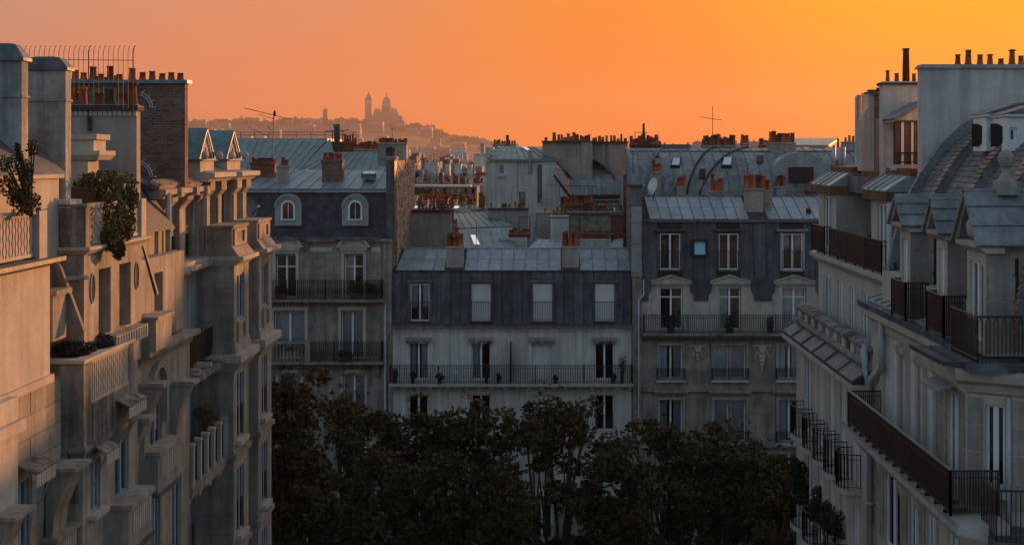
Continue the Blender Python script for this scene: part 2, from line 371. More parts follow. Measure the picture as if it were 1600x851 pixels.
def chimney(fr, parent, u0, u1, o0, o1, z0, z1, pots, m='taupe', cap=.12, capm=None, ph=(.35, .6), pr=.12, rows=1, over=.06):
    b = MB(fr); b.box(u0, u1, o0, o1, z0, z1-cap)
    b.frus((u0-over*.6, u1+over*.6, o0-over*.6, o1+over*.6), (u0-over, u1+over, o0-over, o1+over), z1-cap, z1-cap*.35)
    b.frus((u0-over, u1+over, o0-over, o1+over), (u0+.02, u1-.02, o0+.02, o1-.02), z1-cap*.35, z1)
    c = b.build('chimney', m, parent)
    if capm: MB(fr).box(u0-over-.01, u1+over+.01, o0-over-.01, o1+over+.01, z1-cap*.8, z1-cap*.3).build('coping', capm, c)
    n = pots if isinstance(pots, int) else len(pots)
    for r in range(rows):
        oo = o0+(o1-o0)*(r+.5)/rows
        for i in range(n):
            if isinstance(pots, int): uu = u0+(u1-u0)*(i+.5)/n+rnd.uniform(-.03, .03); hh = rnd.uniform(*ph)
            else: uu, hh = pots[i]
            mm = 'terra' if rnd.random() < .88 else 'sooty'
            pot(fr, c, uu, oo, z1-cap*.3, hh+cap*.3, pr*rnd.uniform(.85, 1.1), mm)
    return c
def panels(parent, a, b, c, d, nu, nv, m='zinc', name='zinc_panel', seam=.035, lift=.012, skip=(), stag=0):
    """quad a,b (bottom left,right) c,d (top right,left) in world space, split in panels with a raised seam on each side"""
    a, b, c, d = map(Vector, (a, b, c, d)); nrm = (b-a).cross(d-a).normalized()
    def pt(s, t): return (a*(1-s)+b*s)*(1-t)+(d*(1-s)+c*s)*t
    for j in range(nv):
        for i in range(nu):
            if (i, j) in skip: continue
            s0, s1 = i/nu, (i+1)/nu; t0, t1 = j/nv, (j+1)/nv; e = .004
            p = [pt(s0, t0), pt(s1, t0), pt(s1, t1), pt(s0, t1)]
            uu = (p[1]-p[0]).normalized(); vv = (p[3]-p[0]).normalized(); k = .02
            tilt = rnd.uniform(.0, .012)
            q = [p[0]+uu*k+vv*k+nrm*(lift+tilt*rnd.random()), p[1]-uu*k+vv*k+nrm*(lift+tilt*rnd.random()), p[2]-uu*k-vv*k+nrm*lift, p[3]+uu*k-vv*k+nrm*lift]
            mb = MB(); mb.slab(q, lift+.02)
            r = [p[0]+vv*k, p[0]+uu*seam+vv*k, p[3]+uu*seam-vv*k, p[3]-vv*k]
            mb.slab([x+nrm*.06 for x in r], .06)
            mb.build(name, m, parent)
def leaves(mb, cen, rad, n, size, shell=.5, droop=0., seed=0, flat=.0):
    g = random.Random(seed)
    for _ in range(n):
        while True:
            v = Vector((g.uniform(-1,1), g.uniform(-1,1), g.uniform(-1,1)))
            if 1e-3 < v.length < 1: break
        l = v.length; v = v/l*(shell+(1-shell)*l)
        p = Vector(cen)+Vector((v.x*rad[0], v.y*rad[1], v.z*rad[2]))
        t = Vector((g.gauss(0,1), g.gauss(0,1), g.gauss(0,.6)-droop)).normalized(); b = t.cross(Vector((g.gauss(0,1), g.gauss(0,1), g.gauss(0,1)))).normalized(); nn = t.cross(b)
        s = size*g.uniform(.6, 1.3)
        mb.add([p-t*s*.5, p+b*s*.38+nn*s*.12, p+t*s*.55, p-b*s*.38+nn*s*.12], [(0,1,2,3)], raw=True)
def downpipe(fr, parent, pts, r=.06, m='pvc'):
    b = MB(fr); b.tube(pts, r, 8)
    for i in range(len(pts)-1):
        a, c = pts[i], pts[i+1]
        if abs(a[2]-c[2]) > 2:
            n = int(abs(a[2]-c[2])/1.5)
            for k in range(1, n):
                t = k/n; z = a[2]+(c[2]-a[2])*t
                b.tube([(a[0], a[1], z-.03), (a[0], a[1], z+.03)], r*1.25, 8)
    return b.build('downpipe', m, parent, True)
def cornice(fr, parent, u0, u1, z0, z1, out, m, o=0., name='cornice', dent=0):
    h = z1-z0
    b = MB(fr); b.prism([(o-.05, z0), (o+out*.25, z0), (o+out*.3, z0+h*.3), (o+out*.6, z0+h*.45), (o+out*.75, z0+h*.6), (o+out, z0+h*.62), (o+out, z0+h*.88), (o+out*.94, z1), (o-.05, z1)], u0, u1)
    if dent:
        n = int((u1-u0)/dent)
        for i in range(n):
            x = u0+(i+.25)*(u1-u0)/n; b.box(x, x+(u1-u0)/n*.5, o+out*.3, o+out*.68, z0+h*.32, z0+h*.56)
    return b.build(name, m, parent)
# ================================================================ setting
def ground():
    tag(MB().quad((-7000,-200,-.02),(7000,-200,-.02),(7000,9000,-.02),(-7000,9000,-.02)).build('city_ground', 'earth'), kind='structure')
    tag(MB().box(-8.6, 7.4, -40, 44, -.01, .012).build('street_road', 'asphalt'), kind='structure')
    tag(MB().box(-80, 80, 48.5, 63.5, -.01, .016).build('avenue_road', 'asphalt'), kind='structure')
    for a, b, c, d in ((-80,80,63.5,68.0),(-80,-8.6,44.3,48.5),(7.4,80,44.3,48.5)):
        p = tag(MB().box(a, b, c, d, -.01, .13).build('pavement', 'paving'), kind='structure')
        y = c if c > 60 else d
        tag(MB().box(a, b, y-.15 if c > 60 else y, y if c > 60 else y+.15, -.01, .15).build('kerb', 'kerb'), kind='structure')
    for k in range(24):
        tag(MB().box(-78+k*6.5, -75+k*6.5, 55.93, 56.07, .014, .022).build('lane_marking', 'lampwhite'), kind='structure')
ground()

Y0 = 68.0; fc = FC(Y0)
def ux(px): return PX(px, Y0)
def zy(py): return PZ(py, Y0)
SH = 85/29.41                                        # storey height of the middle house

# ================================================================ C2, the white rendered house in the middle of the far side
def house_white():
    b = thing('apartment_house', 'white rendered house with grey mansard and one long balcony between two stone houses', 'building', (ux(800), Y0, 0))
    UL, UR = ux(613), ux(987)
    wins = [(638.5,669), (736.5,766.5), (831,862), (929.5,959.5)]
    holes = []
    rows = [(533,593), (617,672), (702,757), (787,842), (872,930)]
    for t, bt in rows:
        for a, c in wins: holes.append((ux(a), ux(c), zy(bt), zy(t)))
    wl = wall(fc, b, UL, UR, zy(774), zy(514), 'white', holes[:12])
    wall(fc, b, UL, UR, 0, zy(774), 'stone2', holes[12:])
    cornice(fc, b, UL, UR, zy(517), zy(507), .32, 'white')
    MB(fc).prism([(.28, zy(509)), (.40, zy(509)), (.42, zy(504.5)), (.39, zy(504.5)), (.37, zy(508)), (.28, zy(508))], UL, UR).build('gutter', 'zincdark', b)
    st = [['drapes','onedrape','shutter','dark'], ['dark','dark','blind','dark'], ['curtain','dark','blind','curtain'], ['drapes','curtain','dark','curtain'], ['dark']*4]
    for r, (t, bt) in enumerate(rows):
        for i, (a, c) in enumerate(wins):
            wd = window(fc, b, ux(a), ux(c), zy(bt), zy(t), style=st[r][i], set_=.22, rail=0 if r == 0 else .78, half=.7)
            MB(fc).box(ux(a)-.07, ux(c)+.07, -.02, .06 if r else .03, zy(bt)-.1, zy(bt)-.003).build('sill', 'stone3', wd)
            if r == 0:                               # blind box with scalloped valance over each balcony door
                q = MB(fc); q.box(ux(a-5), ux(c+5), .0, .22, zy(530.5), zy(526.5)); q.frus((ux(a-4), ux(c+4), 0, .16), (ux(a-4), ux(c+4), 0, .2), zy(533.5), zy(530.6)); q.build('blind_box', 'taupe', wd)
                v = MB(fc); n = 9
                for k in range(n):
                    x0 = ux(a-3.5)+(ux(c+3.5)-ux(a-3.5))*k/n; x1 = ux(a-3.5)+(ux(c+3.5)-ux(a-3.5))*(k+.92)/n
                    dz = .05*math.sin(k*1.9+i)
                    v.add([(x0,.21,zy(531)),(x1,.21,zy(531)),(x1,.23,zy(534.5)+dz),((x0+x1)/2,.235,zy(536)+dz),(x0,.23,zy(534.5)+dz)], [(4,3,2,1,0)])
                v.build('valance', 'dirty', wd)
    # stone surrounds in low relief
    for r, (t, bt) in enumerate(rows):
        if r:
            for a, c in wins:
                q = MB(fc); e = .1
                q.box(ux(a)-e, ux(a), 0, .03, zy(bt), zy(t)+e); q.box(ux(c), ux(c)+e, 0, .03, zy(bt), zy(t)+e); q.box(ux(a), ux(c), 0, .03, zy(t), zy(t)+e)
                q.build('window_surround', 'stone3', b)
    bal = MB(fc).prism([(0, zy(601)), (.72, zy(601)), (.78, zy(599.5)), (.78, zy(596.5)), (0, zy(595.5))], ux(610.5), ux(988)).build('balcony', 'stone3', b)
    for px in (614,633,653,672.5,701,730,749.5,769,789,808,827,847,866,884,905,925,944,964,983):
        MB(fc).prism([(0, zy(608.5)), (.1, zy(608)), (.2, zy(604.5)), (.55, zy(603.5)), (.6, zy(601.2)), (0, zy(601.2))], ux(px-3), ux(px+3)).build('bracket', 'whitepaint', bal)
    railing(fc, bal, [(ux(612), 0), (ux(612), .68), (ux(986.5), .68), (ux(986.5), 0)], zy(595.5), .96, sp=.125, posts=2.4, r=.013)
    q = MB(fc); q.box(ux(797), ux(799.5), 0, .66, zy(595.4), zy(549)); q.prism([(0, zy(549)), (.66, zy(549)), (.3, zy(536)), (0, zy(533))], ux(797.3), ux(799.2)); q.build('balcony_divider', 'iron', bal)
    led = MB(fc).prism([(0, zy(691)), (.3, zy(690)), (.36, zy(686)), (0, zy(684))], UL, UR).build('string_course', 'stone3', b)
    MB(fc).prism([(0, zy(776)), (.2, zy(775)), (.26, zy(771)), (0, zy(770))], UL, UR).build('string_course', 'stone3', b)
    MB(fc).prism([(0, zy(862)), (.5, zy(861)), (.6, zy(856)), (0, zy(855))], UL, UR).build('string_course', 'stone3', b)
    # mansard with upright dormer windows
    mw = [(641,671), (736.5,767), (832.5,863), (929.5,960)]; o0 = -.12; lean = .13
    zb, zt = zy(507), PZ(424.5, 68.5)
    roof = MB(fc).prism([(o0, zb), (o0-lean*(zt-zb), zt), (-9, zt), (-9, zb)], UL, UR).build('mansard_roof', 'iron', b)
    xs = [613]; 
    edges = [613, 641-2, 671+2, 736.5-2, 767+2, 832.5-2, 863+2, 929.5-2, 960+2, 987]
    for k in range(0, 10, 2):                        # cladding sheets between the windows
        a, c = edges[k], edges[k+1]; n = max(1, round((c-a)/16))
        pa = [ux(a), ux(c)]
        panels(roof, fc(pa[0], o0+.0, zb+.02), fc(pa[1], o0+.0, zb+.02), fc(pa[1], o0-lean*(zt-zb), zt), fc(pa[0], o0-lean*(zt-zb), zt), n, 1, 'cladding', 'cladding_panel', .02, .012)
    wz0, wz1 = zy(501), zy(443.5)
    for i, (a, c) in enumerate(mw):
        q = MB(fc); A, B = ux(a), ux(c)
        q.box(A-.1, A, -.9, .0, wz0-.05, wz1+.08); q.box(B, B+.1, -.9, .0, wz0-.05, wz1+.08)
        q.frus((A-.16, B+.16, -.9, .08), (A-.12, B+.12, -.9, -.02), wz1+.08, wz1+.2); q.box(A, B, -.9, .05, wz0-.09, wz0)
        dm = q.build('dormer', 'cladding', b)
        window(fc, b, A, B, wz0, wz1, o=0, set_=.1, style='drapes' if i == 0 else 'blind', rail=.98, rsp=.12)
        for ca, cb in ((wz1+.2, zt),):
            panels(roof, fc(A-.05, o0-lean*(ca-zb), ca), fc(B+.05, o0-lean*(ca-zb), ca), fc(B+.05, o0-lean*(zt-zb), zt), fc(A-.05, o0-lean*(zt-zb), zt), 1, 1, 'cladding', 'cladding_panel', .02, .012)
    # upper zinc slope, chimneys in the slope, ridge
    zr = PZ(388, 71); oo = o0-lean*(zt-zb)+.08
    up = MB(fc).prism([(oo, zt), (oo+.0, zt+.07), (-3, zr-.03), (-7, zr-.9), (-9, zt)], UL, UR).build('upper_roof', 'sooty', b)
    MB(fc).tube([(UL, -3, zr), (UR, -3, zr)], .06, 6).build('ridge_roll', 'zinc', up)
    for (a, c, n) in ((617, 694, 4), (725, 877, 8), (907, 986, 4)):
        sh = 4
        panels(up, fc(ux(a), oo, zt+.07), fc(ux(c), oo, zt+.07), fc(ux(c)+(.1 if a > 900 else 0), -3, zr-.02), fc(ux(a)+(.22 if a < 700 else 0), -3, zr-.02), n, 2, 'zinc', 'zinc_panel', .04, .015)
    for (a, c) in ((695.5, 722.5), (878, 905.5)):
        ch = chimney(fc, b, ux(a), ux(c), -1.35, -.75, zt-.2, PZ(384.5, 68.9), [], 'taupe', cap=.1)
        n = 3
        for k in range(n):
            pot(fc, ch, ux(a)+(ux(c)-ux(a))*(k+.5)/n, -1.05, PZ(385.5, 68.9), [.72, .62, .75][k], .145)
        for k in range(2): pot(fc, ch, ux(a)+(ux(c)-ux(a))*(k+.75)/n, -1.35, PZ(386.5, 69.2), .8+.35*(a < 800)*k, .13)
    downpipe(fc, b, [(ux(609), .12, zy(520)), (ux(609), .12, zy(526)), (ux(606), .12, zy(532)), (ux(606), .12, 0)], .055, 'zincdark')
    # box body keeps daylight out
    MB(fc).box(UL+.02, UR-.02, -10, -.95, 0, zb).build('rear_wall', 'taupe', b)
house_white()

# ================================================================ C1, stone house with slate mansard and two round-headed dormers
def arch(mb, uc, r, z0, o0, o1, th, n=10, rz=None):
    rz = rz or r; P_ = []
    for i in range(n+1):
        t = math.pi*i/n; P_.append((uc-math.cos(t)*r, z0+math.sin(t)*rz))
    Q_ = [(uc+(u-uc)*(r+th)/r, z0+(z-z0)*(rz+th)/rz) for u, z in P_]
    for i in range(n): mb.prismo([P_[i], P_[i+1], Q_[i+1], Q_[i]], o0, o1)
    return mb
def house_stone_left():
    b = thing('apartment_house', 'stone house with dark slate mansard and two round-headed dormers, behind the treetops at left', 'building', (ux(500), Y0, 0))
    UL, UR = ux(340), ux(604)
    wins5 = [(431,462.5), (538,567.5)]
    h = []
    for a, c in wins5: h.append((ux(a), ux(c), zy(465), zy(398)))
    w4 = [(428,476.5), (533,567.5)]
    for a, c in w4: h.append((ux(a), ux(c), zy(560), zy(487)))
    w3 = [(436,470), (536,570)]
    rows = [(585,640), (680,740), (775,835), (870,940)]
    for t, bt in rows:
        for a, c in w3: h.append((ux(a), ux(c), zy(bt), zy(t)))
    wl = wall(fc, b, UL, UR, 0, zy(377), 'stone2', h)
    # ashlar courses, every block in view
    hb = [(x0-.14, x1+.14, z0, z1+.3) for x0, x1, z0, z1 in h]
    blocks(fc, wl, ux(424), ux(601), zy(466), zy(380), .42, .95, 'stone2', hb)
    blocks(fc, wl, ux(424), ux(601), zy(700), zy(472), .55, 1.15, 'stone2', hb)
    for i, (a, c) in enumerate(wins5):
        A, B = ux(a), ux(c); m = (A+B)/2
        wd = window(fc, b, A, B, zy(465), zy(398), set_=.28, style='onedrape' if i else 'dark', transom=.72)
        q = MB(fc); q.box(A-.16, A, 0, .09, zy(465), zy(396)); q.box(B, B+.16, 0, .09, zy(465), zy(396)); q.box(A-.16, B+.16, 0, .11, zy(396), zy(391))
        q.box(A-.22, B+.22, 0, .2, zy(391), zy(384)); q.build('window_surround', 'stone3', b)
        q = MB(fc); r = (B-A)/2+.28
        arch(q, m, r*.86, zy(384), 0.0, .22, .17, 12, r*.40); q.box(m-r*1.15, m+r*1.15, 0, .24, zy(386), zy(383)); 
        q.prismo([(m-r*.8, zy(383)), (m+r*.8, zy(383)), (m+r*.45, zy(375.5)), (m, zy(373)), (m-r*.45, zy(375.5))], 0, .1)
        q.build('arched_pediment', 'stone3', b)
    cornice(fc, b, UL, ux(424), zy(380), zy(373), .3, 'stone2'); 
    for a, c in ((476, 526), (577, 602)): cornice(fc, b, ux(a), ux(c), zy(381), zy(373.5), .3, 'stone2', dent=.2)
    for a, c in ((484, 520), (580, 594)):            # recessed frieze panels
        MB(fc).box(ux(a), ux(c), 0, .05, zy(393), zy(386)).build('frieze_panel', 'stone3', b)
    for i, (a, c) in enumerate(w4):
        window(fc, b, ux(a), ux(c), zy(560), zy(487), set_=.24, style='curtain', transom=.0 or None)
        q = MB(fc); A, B = ux(a), ux(c); q.box(A-.15, A, 0, .07, zy(560), zy(484)); q.box(B, B+.15, 0, .07, zy(560), zy(484)); q.box(A-.2, B+.2, 0, .12, zy(484), zy(479)); q.build('window_surround', 'stone3', b)
        q = MB(fc); m = (A+B)/2
        for k in range(5): q.lathe(m+(k-2)*.17, .08, [(.01, zy(480)), (.09-.02*abs(k-2), zy(478)), (.05, zy(475)-.0+(.1-.05*abs(k-2)))], 7)
        q.build('carved_garland', 'stone3', b, True)
    for r, (t, bt) in enumerate(rows):
        for i, (a, c) in enumerate(w3):
            window(fc, b, ux(a), ux(c), zy(bt), zy(t), set_=.25, style=['curtain', 'dark', 'curtain', 'dark'][r], rail=.8)
            q = MB(fc); A, B = ux(a), ux(c); q.box(A-.14, A, 0, .07, zy(bt), zy(t)); q.box(B, B+.14, 0, .07, zy(bt), zy(t)); arch(q, (A+B)/2, (B-A)/2, zy(t), 0, .08, .14, 8, .14); q.build('window_surround', 'stone3', b)
    # balconies: long one, then stone balustrade and iron one below
    b1 = MB(fc).prism([(0, zy(471)), (.62, zy(471)), (.7, zy(469)), (.7, zy(466.5)), (0, zy(465.3))], UL, ux(602)).build('balcony', 'stone2', b)
    railing(fc, b1, [(UL, .62), (ux(598), .62), (ux(598), 0)], zy(465.3), 1.0, sp=.1, posts=1.5, r=.014)
    q = MB(fc)
    for k in range(26):                              # scroll panels behind the bars
        u = ux(426)+k*.23; q.tube([(u+.07*math.cos(t*.9), .6, zy(455)+.12*math.sin(t*.9)+.06) for t in range(8)], .012, 4)
    q.build('iron_scrollwork', 'iron', b1)
    b2 = MB(fc).prism([(0, zy(569)), (.5, zy(568.5)), (.62, zy(566)), (.62, zy(563)), (0, zy(562))], UL, ux(601)).build('balcony', 'stone2', b)
    railing(fc, b2, [(ux(488), .55), (ux(598.5), .55), (ux(598.5), 0)], zy(562), 1.02, sp=.1, posts=1.2, r=.013)
    q = MB(fc)
    for k in range(18): q.tube([(ux(490)+k*.205+.08*math.cos(t*.9), .53, zy(550)+.14*math.sin(t*.9)) for t in range(8)], .012, 4)
    q.build('iron_scrollwork', 'iron', b2)
    MB(fc).box(UL, ux(487), .3, .58, zy(535), zy(531)).build('handrail', 'stone2', b2)
    for k in range(12):
        u = ux(424)+k*.19
        MB(fc).lathe(u, .44, [(.06, zy(561.9)), (.06, zy(559)), (.035, zy(556)), (.075, zy(549)), (.04, zy(541)), (.06, zy(538)), (.06, zy(535.05))], 8).build('baluster', 'stone2', b2, True)
    MB(fc).box(ux(480.5), ux(488), .26, .62, zy(562), zy(530)).build('pedestal', 'stone2', b2)
    for px in (436, 470, 534, 568, 590):
        MB(fc).prism([(0, zy(590)), (.1, zy(587)), (.2, zy(576)), (.5, zy(571)), (.55, zy(569.2)), (0, zy(569.2))], ux(px-3), ux(px+3)).build('bracket', 'stone2', b2)
    # pier of the party wall at its right edge
    q = MB(fc); q.box(ux(598), ux(612.5), -.3, .16, 0, zy(471)); q.box(ux(599), ux(612), -.3, .1, zy(471), zy(378)); q.box(ux(597), ux(613), -.3, .2, zy(378), zy(373)); q.build('quoin_pier', 'stone2', b)
    blocks(fc, b, ux(599), ux(612), zy(468), zy(380), .45, 2, 'stone2', o=.1, name='quoin_block')
    downpipe(fc, b, [(ux(602.5), .22, zy(474)), (ux(602.5), .22, 0)], .05)
    # mansard
    zb, zt, lean, o0 = zy(374), PZ(297.5, 68.9), .16, -.1
    mr = MB(fc).prism([(o0, zb), (o0-lean*(zt-zb), zt), (-9.9, zt), (-9.9, zb)], UL, ux(602)).build('mansard_roof', 'slate', b)
    MB(fc).prism([(.2, zb), (.34, zb), (.36, zb+.16), (.32, zb+.16), (.3, zb+.05), (.2, zb+.05)], UL, ux(597)).build('gutter', 'zincdark', b)
    # slate courses as real laps over the visible slope
    q = MB(fc); n = 22
    for j in range(n):
        z0 = zb+.08+(zt-zb-.2)*j/n; z1 = zb+.08+(zt-zb-.2)*(j+1.06)/n
        oa, ob = o0-lean*(z0-zb), o0-lean*(z1-zb); x = ux(378)+(.12 if j % 2 else 0); 
        while x < ux(600):
            ww = .235
            q.add([(x+.004, oa+.028, z0), (x+ww-.004, oa+.024+.008*rnd.random(), z0), (x+ww-.004, ob+.006, z1), (x+.004, ob+.006, z1), (x+.004, oa, z0), (x+ww-.004, oa, z0)], [(3,2,1,0),(0,1,5,4)]); x += .24
    sl = q.build('slate_courses', 'slate', b); sl['kind'] = 'stuff'
    for i, px in enumerate((450, 555)):
        u = ux(px); A, B = u-.32, u+.32; z0, z1 = zy(341.5), zy(324)
        q = MB(fc); W = .70
        q.box(u-W, A-.06, -.9, .02, zy(350), z1); q.box(B+.06, u+W, -.9, .02, zy(350), z1); q.box(u-W, u+W, -.9, .04, zy(352.5), zy(350)); q.box(A-.06, B+.06, -.9, .0, zy(350), z0-.02)
        n = 12                                        # solid round head with a moulded hood
        def ring(r0, r1, o_a, o_b):
            for k in range(n):
                t0, t1 = math.pi*k/n, math.pi*(k+1)/n
                q.prismo([(u-math.cos(t0)*r0, z1+math.sin(t0)*r0), (u-math.cos(t1)*r0, z1+math.sin(t1)*r0), (u-math.cos(t1)*r1, z1+math.sin(t1)*r1), (u-math.cos(t0)*r1, z1+math.sin(t0)*r1)], o_a, o_b)
        ring(.38, W, -.9, .02); ring(W-.12, W+.03, -.9, .1)
        q.build('round_dormer', 'zinc', b)
        q = MB(fc); q.box(A-.055, A+.03, -.12, .05, z0-.02, z1); q.box(B-.03, B+.055, -.12, .05, z0-.02, z1); q.box(A-.08, B+.08, -.12, .09, z0-.08, z0-.02); arch(q, u, .29, z1, -.12, .05, .085, 10)
        wn = q.build('window', 'whitepaint', b)
        g = [(A+.03, z0), (B-.03, z0)]+[(u+.29*math.cos(math.pi*k/10), z1+.29*math.sin(math.pi*k/10)) for k in range(11)]
        MB(fc).add([(x, -.08, z) for x, z in g], [tuple(range(len(g)))]).build('pane', 'glass', wn)
        MB(fc).add([(x, -.34, z) for x, z in g], [tuple(range(len(g)))]).build('curtain', 'redroom', wn)
        MB(fc).box(u-.012, u+.012, -.09, -.05, z0, z1+.28).build('glazing_bar', 'whitepaint', wn)
    # lower zinc slope with wide sheets, and the tall right-hand flue and party wall catching the sun
    z2 = PZ(266, 72); oa = o0-lean*(zt-zb)+.1
    up = MB(fc).prism([(oa, zt), (oa, zt+.08), (-4, z2-.02), (-9.9, z2-.4), (-9.9, zt)], UL, ux(602)).build('upper_roof', 'sooty', b)
    MB(fc).box(UL, ux(603), oa-.05, oa+.1, zt-.1, zt+.05).build('eaves_flashing', 'zinc', up)
    panels(up, fc(ux(372), oa, zt+.08), fc(ux(602), oa, zt+.08), fc(ux(602)+.1, -4, z2), fc(ux(372)+1.0, -4, z2), 11, 1, 'zinc', 'zinc_panel', .05, .02)
    q = MB(fc); q.box(ux(558), ux(579), -2.2, -1.4, zt+.62, zt+.9); q.build('roof_light', 'zincdark', b)
    MB().slab([fc(ux(559),-1.38,zt+.66+.06), fc(ux(568),-1.38,zt+.72), fc(ux(568),-2.15,zt+1.0), fc(ux(559),-2.15,zt+1.0)], .03).build('roof_light_pane', 'skyglass', b)
    MB().slab([fc(ux(569.5),-1.38,zt+.72), fc(ux(578),-1.38,zt+.72), fc(ux(578),-2.15,zt+1.0), fc(ux(569.5),-2.15,zt+1.0)], .03).build('roof_light_pane', 'skyglass', b)
    chimney(fc, b, ux(494.5), ux(527), -2.3, -1.6, zt, PZ(250, 70), 4, 'brick', pr=.16, ph=(.28, .42), over=.07)
    chimney(fc, b, ux(424), ux(439), -2.1, -1.5, zt, PZ(259, 70), [(ux(431.5), .5), (ux(436), .3)], 'taupe', pr=.12)
    chimney(fc, b, ux(374), ux(413), -3.0, -2.5, zt, PZ(254, 71), 8, 'redbrick', pr=.11, ph=(.2, .3))
    pw = MB(fc); pw.box(ux(603.2), ux(616.5), -1.0, .0, zy(374), PZ(250, 68)); pw.build('flue_wall', 'cladding', b)
    chimney(fc, b, ux(601), ux(618), -1.1, .06, PZ(251, 68), PZ(244.5, 68), [(ux(604), .42), (ux(608.5), .5), (ux(613.5), .48)], 'taupe', pr=.12)
    X1 = ux(616.8)
    MB().box(ux(605), X1, Y0+1.0, 78, 0, PZ(251, 68.5)).build('party_wall', 'partybrick', b)
    q = MB()
    for k in range(260):                             # uneven bricks standing proud of the party wall
        y = rnd.uniform(69.1, 77.9); z = rnd.uniform(zy(400), PZ(252, 69)); q.box(X1-.02, X1+rnd.uniform(.01, .05), y, y+rnd.uniform(.15, .35), z, z+rnd.uniform(.06, .16))
    br = q.build('proud_bricks', 'partybrick', b); br['kind'] = 'stuff'
    chimney(FW, b, PX(590, 77), PX(635, 77), 77, 78.0, PZ(260, 77), PZ(223, 77), 9, 'taupe', pr=.12, ph=(.15, .3))
    MB(fc).box(UL, ux(602), -11, -.95, 0, zb).build('rear_wall', 'taupe', b)
house_stone_left()

# ================================================================ C3, stone house with pedimented windows on the right
def ornament(fr, parent, u, z0, z1, big):
    q = MB(fr); h = z1-z0
    q.lathe(u, .04, [(.02, z0), (.05, z0+h*.05), (.035, z0+h*.1), (.07, z0+h*.16), (.04, z0+h*.2)], 7)
    for k in range(3 if not big else 4):
        zz = z1-h*(.25+.16*k); w_ = (.34 if big else .16)*(1-.22*k)
        q.frus((u-w_, u+w_, 0, .05), (u-w_*.5, u+w_*.5, 0, .13), zz-h*.09, zz); q.frus((u-w_*.5, u+w_*.5, 0, .13), (u-w_*.9, u+w_*.9, 0, .06), zz, zz+h*.07)
    for s in (-1, 1):
        q.tube([(u+s*(.1+.3*t*(1 if big else .5)), .06, z1-h*.12+.12*math.sin(t*5)-t*h*.25) for t in [i/7 for i in range(8)]], .045, 6)
    q.frus((u-.12, u+.12, 0, .2), (u-.2, u+.2, 0, .1), z1-h*.2, z1)
    q.box(u-(.5 if big else .45), u+(.5 if big else .45), 0, .08, z1, z1+.09)
    return q.build('carved_ornament', 'stone3', parent)
